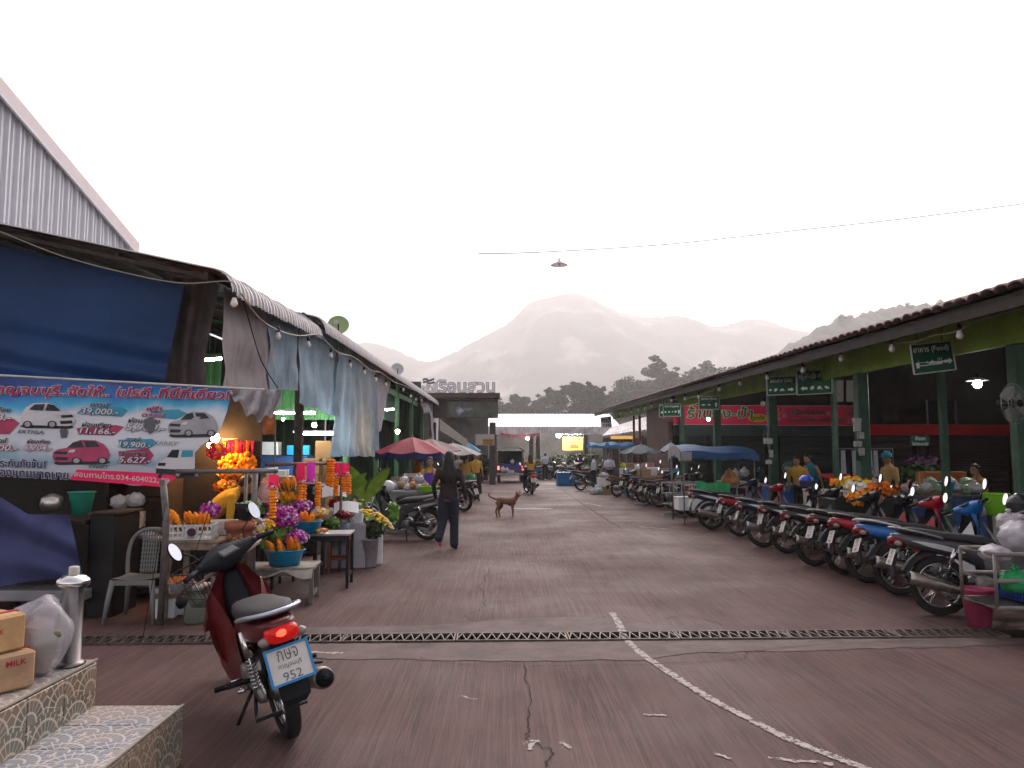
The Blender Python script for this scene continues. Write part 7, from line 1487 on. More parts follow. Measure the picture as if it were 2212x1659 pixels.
p = at(742, 1105, 10.8); t = orchids('dark red roses in a clear vase on the stool', V((p.x, 10.85, .78)), (.13, .09, .05), 90, 'roses', [mat('dark_rose', (.18, .006, .012), .5, var=.3)], True, .04); t = thing('glass_vase', 'clear glass vase with blue-grey water on the wooden stool', 'vase', (gp(733, 1236).x, gp(733, 1236).y + .14, .46)); MB().lathe([(0.001, 0), (.09, .003), (.11, .2), (.105, .2), (.085, .01)], 20).build('glass', mat('vase_glass', (.16, .18, .26), .1, var=.1, alpha=.7), t)
# cordyline leaves
def blades(label, u, v, Y, n_, L, m, name='leaf_plant', group='tall leaf bunches'):
    p = at(u, v, Y); t = thing(name, label, 'plant', p, 0, group)
    for k in range(n_):
        a = frg.uniform(-1, 1); d = V((a * .55, frg.uniform(-.35, .2), 1)).normalized(); Lk = L * frg.uniform(.7, 1.1); sd_ = d.cross(V((0, 1, 0))).normalized(); w_ = Lk * .13
        mb = MB(); mb.grid(lambda q, b_: V((0, 0, 0)) + d * (q * Lk) + sd_ * ((b_ - .5) * 2 * w_ * sin(pi * min(1, q * .96 + .04)) ** .8) + V((a * .10 * q * q, -.10 * q * q, -.10 * q * q)) + V((0, .012 * abs(b_ - .5), 0)), 8, 2); mb.build('leaf', m if k % 3 else M_GRN, t)
blades('fan of yellow-green pointed leaves above the red roses', 740, 1085, 11.9, 9, .62, M_GRN2); blades('larger fan of yellow-green pointed leaves near the parked grey bike', 790, 1085, 12.3, 14, .70, mat('leaf_yellow_green', (.20, .30, .035), .5, var=.3, vs=9))
t = thing('water_bottle', 'clear water bottle standing by the leaf fan', 'bottle', at(852, 1118, 12.4)); MB().lathe([(0.001, 0), (.035, 0), (.037, .16), (.02, .21), (.014, .22), (.014, .25), (0, .25)], 14).build('bottle', mat('bottle_clear', (.5, .52, .5), .1, var=0, alpha=.55), t)
# garlands hung from the pipe
def garland(label, u, v, Y, drops, L, ribbon, rm, group='marigold garlands'):
    p = at(u, v, Y); t = thing('garland', label, 'garland', p, 0, group)
    if ribbon:
        mb = MB(); mb.grid(lambda a, b_: V(((a - .5) * .11, .01 * sin(a * 20), -ribbon * b_)), 8, 3); mb.build('ribbon', rm, t); mb = MB(); petals(mb, (0, -.01, -ribbon), (.08, .04, .04), 60, .016, 2); mb.build('tassel', [rm, M_WHF], t)
    for (dx, L_) in drops:
        mb = MB(); nn = int(L_ / .034)
        for k in range(nn): mb.sphere((dx + frg.uniform(-.006, .006), frg.uniform(-.006, .006), -ribbon - .02 - k * .034), (.042, .042, .021), 10, 6, 0 if k % 4 else 1, jit=.1)
        mb.build('flower_string', [M_MARI, M_MARI2], t)
    return t
garland('long marigold garland on a red ribbon beside the bag of offerings', 591, 1026, 8.45, [(0, .34)], 0, .13, M_PKR); garland('double marigold garland on magenta ribbons in the middle of the pipe', 672, 998, 10.2, [(-.09, .42), (.10, .52)], 0, .26, M_MGR)
garland('thick bare marigold garland without ribbon', 711, 992, 10.6, [(0, .34), (.04, .40)], 0, .0, M_PKR); garland('marigold garland on a narrow red ribbon next to the bare one', 727, 1000, 10.7, [(0, .30)], 0, .18, M_PKR); garland('marigold garland on twin red ribbons at the pipe end', 746, 1000, 10.8, [(-.02, .26), (.05, .28)], 0, .16, M_PKR); garland('short marigold garland on a pink ribbon left of the magenta pair', 650, 1000, 10.0, [(0, .36)], 0, .24, M_PKR)
# cluster of small garlands on a lit rod
rod = thing('garland_rod', 'pale rod carrying a cluster of small marigold garlands in warm light', 'rod', (0, 0, 0)); MB().tube([at(480, 950, 9.4), at(556, 944, 9.6)], .01, 6).build('rod', M_WOODL, rod)
for i, u in enumerate((486, 494, 503, 511, 519, 527, 536, 545)):
    p = at(u, 952, 9.45); t = thing('small_garland', f'small marigold garland with pink tails on the pale rod, {ORD[i]} from the bulb', 'garland', p, 0, 'small garlands on the rod'); mb = MB()
    for k in range(9): mb.cyl((frg.uniform(-.02, .02), frg.uniform(-.02, .02), 0), (frg.uniform(-.02, .02), frg.uniform(-.02, .02), -.16), .004, n=4)
    mb.build('tails', M_PKR if i % 3 else M_MARI2, t); mb = MB()
    for k in range(14): mb.sphere((frg.uniform(-.05, .05), frg.uniform(-.05, .05), -.16 - frg.uniform(0, .22)), (.032, .032, .03), 8, 6, jit=.12)
    mb.build('flower_ball', M_MARI, t)
orchids('bright orange heap of marigold loops at the banner edge', V(at(468, 975, 8.8)), (.12, .08, .10), 180, 'blossoms', [M_MARI, M_MARI2, M_PKR], False, .03)
# bag of offerings, orange cloth sign, boxes inside
p = at(580, 1050, 8.6); t = thing('offering_bag', 'clear bag of orange garlands tied and hung from the pipe', 'bag', p); mb = MB(); mb.lathe([(.0, -.18), (.11, -.17), (.125, -.10), (.10, .0), (.05, .09), (.02, .12), (.035, .16)], 20, sy=.6); mb.build('clear_film', MATS['clear_film'], t); mb = MB(); [mb.sphere((frg.uniform(-.07, .07), frg.uniform(-.04, .04), -.12 + .05 * (k % 4)), (.035, .03, .025), 8, 6, jit=.15) for k in range(16)]; mb.build('blossoms', M_MARI2, t)
def osign(a, b_): return at(lerp(546, 593, a), lerp(895, 939, b_), 12.2 - .03 * sin(a * 9 + b_ * 7) - .02 * sin(b_ * 16))
cloth('orange_sign', 'wrinkled orange cloth sign on a wooden stick inside the hall', 'sign', osign, 16, 14, mat('orange_cloth', (.42, .13, .04), .7, var=.35, vs=6, trl=.2)); MB().bar(at(594, 893, 12.25), at(594, 1100, 12.25), .03, .02).build('stick', M_WOODL, bpy.data.objects['orange_sign'])
def carton(label, x, y, z, w_, d, h_, rz=0, m=M_CARD, group='cardboard cartons'):
    t = thing('carton', label, 'carton', (x, y, z), rz, group); MB().box((0, 0, h_ / 2), (w_, d, h_), bev=.008).build('box', m, t); MB().box((0, 0, h_ / 2), (w_ + .006, .05, h_ + .006)).build('tape', mat('tan_tape', (.36, .25, .14), .35, var=.1), t); return t
k = 0
for cx, n_ in ((676, 4), (694, 5)):
    z = .0
    for q in range(n_):
        p = at(cx, 1000, 16.6); hh = (.42, .36, .40, .34, .38)[q]; carton(f'tan carton in the {"nearer" if cx == 676 else "taller"} stack inside the flower hall, {ORD[q]} from the floor', p.x, 16.6 + .3 * (cx > 680), z, .34, .4, hh - .004, R(frg.uniform(-6, 6)), mat('tan_carton', (.28, .15, .06), .7, var=.2, dirt=.2), 'stacked tan cartons'); z += hh
# counters deeper in the hall with clutter
def counter(label, u0, u1, v, Y, d, m, front=None, name='stall_table', group='market stall tables', h_=None, rz=0):
    a, b_ = at(u0, v, Y), at(u1, v, Y); t = thing(name, label, 'table', ((a.x + b_.x) / 2, Y + d / 2, 0), rz, group); w_ = b_.x - a.x; h_ = h_ or a.z
    MB().box((0, 0, h_ - .02), (w_, d, .04), bev=.006).build('top', m, t); MB().box((0, -d / 2 + .03, (h_ - .04) / 2), (w_ - .02, .03, h_ - .044)).build('front_panel', front or m, t)
    for s_ in (-1, 1): MB().box((s_ * (w_ / 2 - .03), 0, (h_ - .04) / 2), (.04, d - .06, h_ - .044)).build('side_panel', m, t)
    t['h'] = h_; return t, h_
counter('pale counter deep inside the flower hall under the tube lamp', 548, 640, 1052, 14.5, .8, mat('cream_board', (.26, .22, .17), .6, var=.2)); counter('dark maroon counter beside the grey parked bike', 850, 905, 1052, 17.5, .8, mat('maroon_board', (.10, .03, .03), .6, var=.3)); counter('blue panel counter at the back of the flower hall', 560, 665, 985, 17.8, .5, mat('blue_board', (.015, .05, .16), .6, var=.3))
# ================================================================ TRUCK
tr = thing('songthaew_truck', 'purple-blue covered pickup bus driving away with lit tail lights', 'truck', (at(1103, 1000, 42).x, 42, 0)); M_TRK = paint('violet_blue', (.035, .022, .20)); M_CRM = mat('cream_canopy', (.42, .38, .33), .6, var=.15, dirt=.3)
for s_ in (-1, 1):
    MB().box((s_ * .72, 1.3, .82), (.05, 2.6, .5), bev=.015).build('side_panel', M_TRK, tr); 
    for y in (.05, 1.3, 2.5): MB().cyl((s_ * .72, y, 1.05), (s_ * .70, y, 1.75), .022, n=8).build('pillar', M_STEEL, tr)
    for y in (.55, 3.2): w_ = MB(); w_.torus((s_ * .64, y, .29), .21, .08, 'x', 24, 8, rz=.09); o = w_.build('wheel', M_TYRE, tr); MB().cyl((s_ * .62, y, .29), (s_ * .72, y, .29), .14).build('rim', M_STEEL, o)
    mb = MB(); mb.box((s_ * .66, -.02, .80), (.09, .05, .2), bev=.01); mb.build('tail_light', mat('lit_tail', (.7, .02, .01), .3, var=0, emit=(1, .06, .03), es=5), tr)
    MB().box((s_ * .5, 1.3, 1.0), (.3, 2.3, .06), bev=.02).build('bench_seat', M_SEATV, tr)
MB().box((0, .0, .80), (1.3, .05, .46), bev=.01).build('tailgate', M_TRK, tr); MB().box((0, 1.3, .58), (1.4, 2.6, .06)).build('bed_floor', M_MUD, tr); MB().box((0, -.12, .46), (1.5, .16, .10), bev=.02).build('bumper', M_STEEL, tr); MB().box((0, -.3, .32), (.9, .04, .04)).build('step_bar', M_CHROME, tr)
mb = MB(); rings = [[V((.78 * q, y, 1.72 + .22 * (1 - abs(q) ** 3))) for q in [k / 8 - 1 for k in range(17)]] for y in (-.15, 2.7)]; mb.loft(rings, 0, False, False); mb.loft([[p + V((0, 0, .05)) for p in r] for r in rings], 0, False, False); mb.loft([rings[0], [p + V((0, 0, .05)) for p in rings[0]]], 0, False, False); mb.build('canopy_roof', M_CRM, tr)
MB().box((0, 2.66, 1.3), (1.4, .05, .85), bev=.02).build('cab_back', M_MUD, tr); MB().box((0, 3.3, .95), (1.5, 1.3, .9), bev=.1).build('cab', M_TRK, tr); MB().box((0, -.03, .62), (.38, .012, .14)).build('licence_plate', M_PLATE, tr)
for i, (dx, r_) in enumerate(((-.42, .14), (-.2, .12), (.1, .12))): bag(['white bag hooked on the truck tailgate corner', 'white bag next to the corner one on the truck tailgate', 'pale bag lying inside the truck bed'][i], tr.location.x + dx, 41.78 if i < 2 else 42.3, .6 if i < 2 else 1.04, r_, M_WHITEP, 'bags on the truck')
# ================================================================ UMBRELLAS AND AWNINGS
def umbrella(label, u, Y, vt, vr, r, m, val=None, vh=.12, n_=8, x=None):
    c_ = at(u, vr, Y); zt = at(u, vt, Y).z; t = thing('market_umbrella', label, 'umbrella', (c_.x, Y, 0), frg.uniform(0, .4)); zr = c_.z
    for k in range(n_):
        a0, a1 = 2 * pi * k / n_, 2 * pi * (k + 1) / n_; mb = MB()
        mb.grid(lambda a, b_: V((lerp(cos(a0), cos(a1), b_) * r * a, lerp(sin(a0), sin(a1), b_) * r * a, lerp(zt, zr, a ** 1.25) - .05 * a * sin(pi * b_))), 8, 5); mb.build('panel', m, t)
        if val: mb = MB(); mb.grid(lambda a, b_: V((lerp(cos(a0), cos(a1), b_) * r, lerp(sin(a0), sin(a1), b_) * r, zr - .05 * sin(pi * b_) - a * vh * (1 + .25 * sin(b_ * 6 * pi)))), 2, 12); mb.build('valance', val, t)
        MB().cyl((0, 0, zt - .03), (cos(a0) * r, sin(a0) * r, zr - .01), .008, n=5).build('rib', M_STEEL, t)
    MB().cyl((0, 0, 0), (0, 0, zt + .06), .022, n=8).build('pole', M_PIPE, t); MB().lathe([(.22, .0), (.22, .06), (.03, .08)], 16).build('base', M_CONC, t); return t
M_UR = mat('umbrella_red', (.38, .045, .075), .55, var=.2, vs=3, trl=.35); M_UB = mat('umbrella_navy', (.012, .022, .09), .6, var=.2, trl=.2); M_AWB = mat('awning_blue', (.025, .085, .21), .6, var=.2, trl=.3); M_AWL = mat('awning_sky', (.07, .23, .42), .6, var=.2, trl=.35)
umbrella('red market umbrella with a navy scalloped valance over the food bags', 890, 18.2, 944, 976, .86, M_UR, M_UB, .15); umbrella('grey-white umbrella behind the red one', 978, 24, 957, 980, .9, mat('umbrella_grey', (.34, .33, .34), .6, var=.15, trl=.3), None); umbrella('small bright blue umbrella near the garden wall', 1010, 34, 956, 973, .6, M_AWL); umbrella('dull pink umbrella between red and grey ones', 930, 20.5, 948, 972, .9, mat('umbrella_dull', (.26, .17, .17), .6, var=.2, trl=.3), None)
umbrella('dark teal umbrella over the parked bikes', 1384, 24.2, 960, 977, .70, mat('umbrella_teal', (.035, .075, .085), .6, var=.2, trl=.2)); umbrella('small white and blue umbrella next to the long blue awning', 1449, 20.6, 956, 972, .30, mat('umbrella_white', (.45, .47, .52), .6, var=.15, trl=.3), M_UB, .03)
def awning(label, u0, u1, Y, vt, vb, d, m, val=.16, endm=None, h_=.16, poles=True, sag=0):
    a, b_ = at(u0, vb, Y), at(u1, vb, Y); t = thing('awning', label, 'awning', (0, 0, 0)); w_ = b_.x - a.x; zt = at(u0, vt, Y).z
    mb = MB(); mb.grid(lambda p, q: V((a.x + w_ * p, Y + d * q, zt - .25 * (2 * q - 1) ** 2 * .6 - sag * max(0, p - .6) ** 1.5 + .03 * sin(p * 9))), 20, 10); mb.build('roof_sheet', m, t)
    for q, yy in ((0, Y), (1, Y + d)): mb = MB(); mb.grid(lambda p, s_: V((a.x + w_ * p, yy, zt - .15 - sag * max(0, p - .6) ** 1.5 + .03 * sin(p * 9) - s_ * val * (.8 + .2 * abs(sin(p * 20))))), 40, 2); mb.build('valance', m, t)
    if endm: mb = MB(); mb.grid(lambda p, s_: V((a.x - .01 + w_ * .12 * p * 0, Y + d * p, zt - .15 * (2 * p - 1) ** 2 - s_ * .26 * (.8 + .2 * abs(sin(p * 14))))), 16, 3); mb.grid(lambda p, s_: V((a.x + w_ * .14 * p, Y - .012, zt - .15 - s_ * val * (.9 + .4 * abs(sin(p * 16))))), 16, 3); mb.build('end_flap', endm, t)
    if poles:
        for x in (a.x + .08, a.x + w_ - .1):
            for yy in (Y + .06, Y + d - .06): MB().cyl((x, yy, 0), (x, yy, zt - .17), .016, n=8).build('pole', M_PIPE, t)
    return t
awning('long faded blue awning with a grey end flap over the vending cart', 1470, 1640, 17.8, 962, 985, 1.3, M_AWB, .17, mat('awning_grey', (.26, .25, .25), .7, var=.2), sag=.35)
awning('sky blue awning of the far stall by the people in white', 1318, 1372, 33.5, 955, 972, 1.8, M_AWL, .12); awning('second sky blue awning farther along the street', 1276, 1322, 37, 956, 968, 1.8, M_AWL, .1); 
mb = MB(); mb.grid(lambda a, b_: at(lerp(950, 1010, a), lerp(lerp(905, 950, a), lerp(930, 966, a), b_), 30 + 3 * b_ + .1 * sin(a * 20)), 14, 6); tag(mb.build('sloping_sheet', mat('cream_sheet', (.33, .31, .28), .7, var=.2, trl=.3)), 'sloping cream tarpaulin sheet at the far end of the flower hall', 'tarpaulin')
# ================================================================ VENDING CARTS
def cart(label, x, y, rz, w_=1.0, d=.75, h_=.55, m=M_STEEL, posts=0):
    t = thing('vending_cart', label, 'cart', (x, y, 0), rz, 'steel vending carts'); z0 = .3
    for zz in (z0, z0 + h_ * .5, z0 + h_):
        mb = MB(); mb.tube([(-w_ / 2, -d / 2, zz), (w_ / 2, -d / 2, zz), (w_ / 2, d / 2, zz), (-w_ / 2, d / 2, zz)], .019, 8, loop=True); mb.build('rail', m, t)
    for k in range(6):
        for s_ in (-1, 1): MB().cyl((-w_ / 2 + w_ * k / 5, s_ * d / 2, z0), (-w_ / 2 + w_ * k / 5, s_ * d / 2, z0 + h_), .015, n=6).build('bar', m, t)
    MB().box((0, 0, z0), (w_, d, .03)).build('floor', M_MUD, t)
    for s_ in (-1, 1): q = MB(); q.torus((0, s_ * (d / 2 - .05), .25), .21, .035, 'y', 24, 8); o = q.build('wheel', M_TYRE, t); MB().torus((0, s_ * (d / 2 - .05), .25), .17, .012, 'y', 20, 6).build('rim', M_CHROME, o)
    return t
cart('steel vending cart under the long blue awning', 5.05, 18.5, R(8)); cart('steel vending cart with slanted bars beyond the awning', 4.9, 20.2, R(14), 1.1, .7); cart('rusty sidecar loaded with bags beside the pink bucket', 5.2, 7.0, 0, 1.76, .5, .46, mat('worn_grey_rail', (.20, .175, .16), .5, .5, var=.3, vs=9, dirt=.4))
p = gp(2128, 1360); b = basin('tall pink plastic bucket next to the loaded sidecar', p.x + .02, p.y + .12, 0, .145, .36, mat('pink_plastic', (.34, .045, .11), .4, var=.12), name='bucket', taper=.7); MB().tube(curve_pts([(-.15, 0, .34), (0, -.16, .28), (.15, 0, .34)], 5), .005, 5).build('handle', M_WHITEP, b)
M_BW = mat('white_bag', (.42, .40, .43), .35, var=.12, vs=9, trl=.2); M_BG = mat('green_bag', (.03, .34, .12), .35, var=.15, trl=.25); M_BL = mat('blue_basket', (.012, .05, .24), .4, var=.1); M_LIMEP = mat('lime_plastic', (.24, .62, .03), .4, var=.08); M_BVEG = mat('bagged_greens', (.20, .27, .18), .35, var=.35, vs=14, dirt=.2)
for i, (u, v, Y, r_, m, lb) in enumerate([(2150, 1212, 6.95, .15, M_BW, 'white bag flopped over the sidecar edge'), (2205, 1195, 6.95, .19, M_BW, 'tall knotted white bag on the sidecar'), (2195, 1280, 6.85, .13, M_BG, 'green plastic bag in the sidecar'), (2180, 1150, 7.4, .12, M_BW, 'white bag hung from the black bike above the sidecar')]): q = at(u, v, Y); bag(lb, q.x, Y, q.z, r_, m, 'bags on the sidecar', .8 if i else .5, bool(i))
q = at(2190, 1322, 6.75); crate('dark blue basket inside the sidecar', q.x + .45, 7.0, .33, .6, .4, .18, M_BL, 0, 'baskets', 12)
def helmet(label, x, y, z, m, rz=0, r=.125):
    t = thing('helmet', label, 'helmet', (x, y, z), rz); MB().lathe([(r * .82, -r * .55), (r * .97, -r * .2), (r, .1 * r), (r * .9, .5 * r), (r * .6, .85 * r), (r * .25, .99 * r), (0, r)], 24).build('shell', m, t); mb = MB(); mb.grid(lambda a, b_: V((r * 1.03 * cos((a - .5) * 2.2), r * 1.03 * sin((a - .5) * 2.2), lerp(-.45, .25, b_) * r)), 12, 4); mb.build('visor', mat('visor', (.03, .03, .035), .08), t)
helmet('shiny blue helmet on the handlebar of a black bike', *at(1742, 1042, 12.7), paint('helmet_blue', (.015, .05, .42)), R(-100)); helmet('glossy black helmet hung on the dusty black bike', *at(2203, 1092, 8.0), P_BLK, R(-120)); helmet('white and black helmet on the seat of the blue bike', *at(2095, 1150, 9.4), P_WHITE, R(-140))
bag('white bag hanging from the handlebar before the flower heap', *at(2070, 1195, 9.6), .13, M_BW, 'bags on bikes'); bag('clear bag hanging from the navy bike', *at(1645, 1125, 13.6), .10, M_BAGC, 'bags on bikes')
# ================================================================ PRODUCE HALL STALLS
t, hh = counter('stall table with a front of green and cream stripes', 1770, 1826, 1060, 15.5, .9, mat('cream_table', (.40, .36, .28), .6, var=.12)); 
for k in range(4): MB().box((-.22 + k * .15, -.435, hh / 2 - .03), (.06, .012, hh - .1)).build('stripe', mat('stripe_green', (.16, .27, .03), .6, var=.1), t)
t, hh = counter('stall table covered with a white sheet bearing pink writing', 1828, 1866, 1062, 15.2, .9, mat('white_sheet', (.46, .42, .43), .7, var=.12)); mb = MB(); put_text(mb, 'ดอกไม้สด', -.16, hh * .55, .3, .10, lambda s, t_, off: V((s, -.445 - off, t_)), 0, .02, 0, .004); mb.build('lettering', mat('pink_ink', (.5, .14, .18), .6, var=0), t)
counter('blue fronted vegetable table with heaped green bags', 1960, 2132, 1070, 13.0, 1.0, mat('dull_wood_top', (.10, .07, .055), .6, var=.3), mat('blue_front', (.02, .07, .20), .6, var=.25)); counter('cream coloured stall table nearest the hall edge', 2142, 2260, 1084, 13.2, .9, mat('cream_counter', (.34, .32, .28), .6, var=.15)); counter('bright blue low table past the green post', 1668, 1714, 1050, 19.2, .8, mat('sky_table', (.02, .10, .32), .5, var=.15)); counter('dusty pink box table beside the blue one', 1622, 1667, 1046, 20.2, .8, mat('pink_table', (.24, .11, .11), .6, var=.2)); counter('white topped stall table in front of the dark shutters', 1565, 1620, 1040, 21.5, .8, mat('white_table', (.36, .35, .34), .6, var=.15)); counter('long stall table with cartons near the hall corner', 1385, 1470, 1030, 26.5, .8, M_CARD); counter('blue and white striped stall table under the sky blue awning', 1345, 1405, 1012, 30, .9, mat('stripe_white', (.40, .42, .46), .6, var=.1))
t = bpy.data.objects[[o.name for o in bpy.data.objects if o.name.startswith('stall_table')][-1]]
for k in range(7): MB().box((-.48 + k * .16, -.435, t['h'] / 2), (.08, .012, t['h'] - .06)).build('stripe', M_AWL, t)
def heap(label, u, v, Y, r, mats, n_=260, s_=.05, name='flower_heap', cat='flowers', group='goods on the stalls'):
    p = at(u, v, Y); t = thing(name, label, cat, p, 0, group); mb = MB(); petals(mb, (0, 0, 0), r, n_, s_, len(mats)); mb.build('blossoms', mats, t); return t
t = thing('flower_bench', 'dark bench behind the bikes carrying the flower heap', 'bench', (at(1880, 1075, 12.6).x, 12.9, 0)); MB().box((0, 0, .45), (1.2, .7, .90), bev=.02).build('body', M_MUD, t)
heap('yellow chrysanthemum heap at the back of the flower bench', 1836, 1042, 13.0, (.34, .2, .10), [M_YELF, M_MARI]); heap('white chrysanthemum heap on the flower bench', 1858, 1051, 12.7, (.30, .2, .12), [M_WHF, M_WHF, M_YELF]); heap('orange chrysanthemum heap on the flower bench', 1902, 1056, 12.6, (.34, .2, .12), [M_MARI2, mat('rust_flower', (.40, .10, .01), .7, var=.3)]); heap('golden flower heap spilling over the bench front', 1866, 1076, 12.4, (.30, .16, .12), [M_YELF, M_MARI, M_MARI2], 300)
t = thing('flower_bush', 'tall dark bush with purple blooms behind the vegetable table', 'plant', at(1995, 1040, 17)); mb = MB(); petals(mb, (0, 0, .1), (.55, .35, .45), 700, .08, 1); mb.build('foliage', MATS['dark_leaf'], t); mb = MB(); petals(mb, (0, 0, .42), (.45, .3, .16), 200, .05, 1); mb.build('blossoms', mat('dim_purple', (.10, .03, .10), .6, var=.3), t); MB().cyl((0, 0, -1.0), (0, 0, 0), .1).build('stem', M_MUD, t)
k = 0
for i, (u, v, m) in enumerate([(1980, 1062, M_BVEG), (2000, 1058, M_BAGC), (2022, 1060, M_BVEG), (2042, 1062, M_BVEG), (2062, 1056, M_BAGC), (2085, 1062, M_BVEG), (2105, 1058, M_BAGC), (2010, 1046, M_BVEG), (2050, 1046, M_BAGC), (2090, 1046, M_BVEG)]):
    Y = 13.3 if i < 7 else 13.7; q = at(u, v + 6, Y); bag(f'tied bag of greens on the vegetable table, {ORD[i % 7]} in the {"front" if i < 7 else "back"} row', q.x, Y, max(q.z, .92 if 0 else q.z), .13, m, 'bagged greens', .7, i % 2 == 0)
bag('pink tinted bag at the end of the vegetable table', *at(1965, 1066, 13.2), .14, mat('pink_bag', (.40, .26, .24), .4, var=.2), 'bagged greens', .7)
carton('orange carton standing behind the bagged greens', at(2040, 1050, 14.2).x, 14.3, .93, .8, .3, .36, 0, mat('orange_box', (.30, .10, .03), .7, var=.2)); q = at(2152, 1100, 12.6); basin('lime green tub between the stall tables', q.x, 12.6, q.z - .1, .2, .36, M_LIMEP, name='tub'); q = at(1855, 1120, 14.2); basin('dark green tub below the flower heap', q.x, 14.2, q.z - .15, .3, .5, mat('dark_green_plastic', (.01, .08, .05), .4), name='tub'); q = at(2068, 1068, 13.0); basin('small blue pail on the vegetable table', q.x, 13.3, q.z, .14, .2, M_BASIN, name='pail')
for i, (u, v, Y) in enumerate([(1590, 1034, 21.6), (1608, 1030, 21.7), (1585, 1048, 18.6), (1571, 1046, 18.7), (1577, 1036, 18.65)]):
    bag(['white bag on the white topped table', 'second white bag on the white topped table', 'orange tinted bag on the tray of the awning cart', 'pale orange bag beside it on the awning cart tray', 'orange tied bag topping the awning cart tray'][i], *at(u, v, Y), .14, M_BW if i < 2 else mat('orange_bag', (.50, .22, .08), .4, var=.2, trl=.2), 'bags on the white table and tray')
q = at(1578, 1060, 18.6); MB().box(q, (.62, .4, .14), bev=.01).build('tray', M_MUD); tag(bpy.data.objects['tray'], 'black tray of orange bags under the long blue awning', 'tray'); q = at(1540, 1042, 17.9); cloth('green_net', 'bright green net bag draped on the awning cart', 'net', lambda a, b_: q + V(((a - .5) * .8, .05 * sin(a * 9), -.22 * b_ + .03 * sin(a * 12))), 12, 5, M_BG)
foam_box('long white foam box under the awning cart', at(1510, 1072, 18).x, 18.2, .3, 1.0, .4, .28, R(4)); foam_box('white foam box at the feet of the person in white', at(1302, 1060, 31.2).x, 31.3, 0, .55, .4, .3); foam_box('upper white foam box in the pile by the person in white', at(1304, 1045, 31.3).x, 31.35, .34, .5, .4, .26); carton('low carton beside the white foam boxes', at(1312, 1066, 30.6).x, 30.7, 0, .45, .4, .3); bag('white sack on top of the foam boxes', *at(1304, 1032, 31.3), .22, M_BW, 'sacks', .5, False); bag('pale green sack on the ground by the foam boxes', *at(1295, 1068, 30.6), .18, mat('pale_green_sack', (.25, .40, .33), .5, var=.15), 'sacks', .8); bag('white sack on the ground at the street edge', *at(1283, 1070, 30.4), .17, M_BW, 'sacks', .8)
q = gp(1228, 1049); foam_box('blue ice box standing before the far parked bikes', q.x, q.y + .3, 0, 1.1, .6, .62, R(3), True, mat('blue_icebox', (.012, .12, .30), .45, var=.12))
for i, (u, v, Y, m) in enumerate([(1392, 1022, 26.8, M_CARD), (1412, 1018, 27, M_WHITEP), (1432, 1020, 26.9, M_CARD), (1452, 1020, 26.8, mat('teal_box', (.05, .20, .24), .5)), (1380, 1010, 30.3, M_WHITEP), (1362, 1008, 30.3, M_CARD), (1400, 1008, 28.5, mat('pink_floral_box', (.36, .16, .17), .6, var=.4, vs=20))]):
    q = at(u, v, Y); carton(['brown carton', 'white carton', 'tan carton', 'teal carton', 'white carton', 'brown carton', 'pink floral carton'][i] + [' first on the hall corner table', ' second on the hall corner table', ' third on the hall corner table', ' last on the hall corner table', ' on the striped stall', ' on the striped stall', ' between corner table and striped stall'][i], q.x, Y, q.z - .16, .42, .35, .3, R(frg.uniform(-8, 8)), m)
# clothes rail, standing fan, red tub
t = thing('clothes_rail', 'rail of white and dark shirts before the brown shutters', 'clothes rail', (at(1872, 1030, 21).x, 21, 0)); MB().tube([(-.75, 0, 0), (-.75, 0, 1.75), (.75, 0, 1.75), (.75, 0, 0)], .018, 8).build('rail', M_STEEL, t)
for k in range(9): mb = MB(); mb.grid(lambda a, b_: V((-.62 + .15 * k + (a - .5) * .13 * (1 + .3 * b_), .05 * sin(a * 9 + k), 1.70 - .85 * b_ * (1 if k % 2 else .85))), 6, 6); mb.build('shirt', C_WHITE if k % 3 != 1 else C_BLK, t)
t = thing('standing_fan', 'pale green standing fan before the dark shutters', 'fan', (at(1704, 1025, 19.6).x, 19.6, .82)); M_FANG = mat('fan_green', (.16, .30, .22), .5, var=.1); mb = MB(); [mb.torus((0, -.03, .42), r_, .006, 'y', 24, 5) for r_ in (.06, .12, .17)]; [mb.cyl((.02 * cos(a), -.05, .42 + .02 * sin(a)), (.17 * cos(a), -.03, .42 + .17 * sin(a)), .003, n=4) for a in [k * pi / 8 for k in range(16)]]; mb.build('guard', M_FANG, t); MB().lathe([(.12, 0), (.11, .03), (.035, .06), (.03, .4), (0, .4)], 16).build('stand', M_FANG, t); MB().cyl((0, 0, .42), (0, .12, .42), .05).build('motor', M_FANG, t)
t = thing('red_tub', 'round red tub on the counter beside the teal topped vendor', 'basin', at(1805, 1040, 18.2)); MB().lathe([(0.001, 0), (.26, .0), (.33, .18), (.31, .18), (.24, .02)], 24, sy=.7).build('bowl', mat('red_plastic', (.34, .02, .02), .35), t)
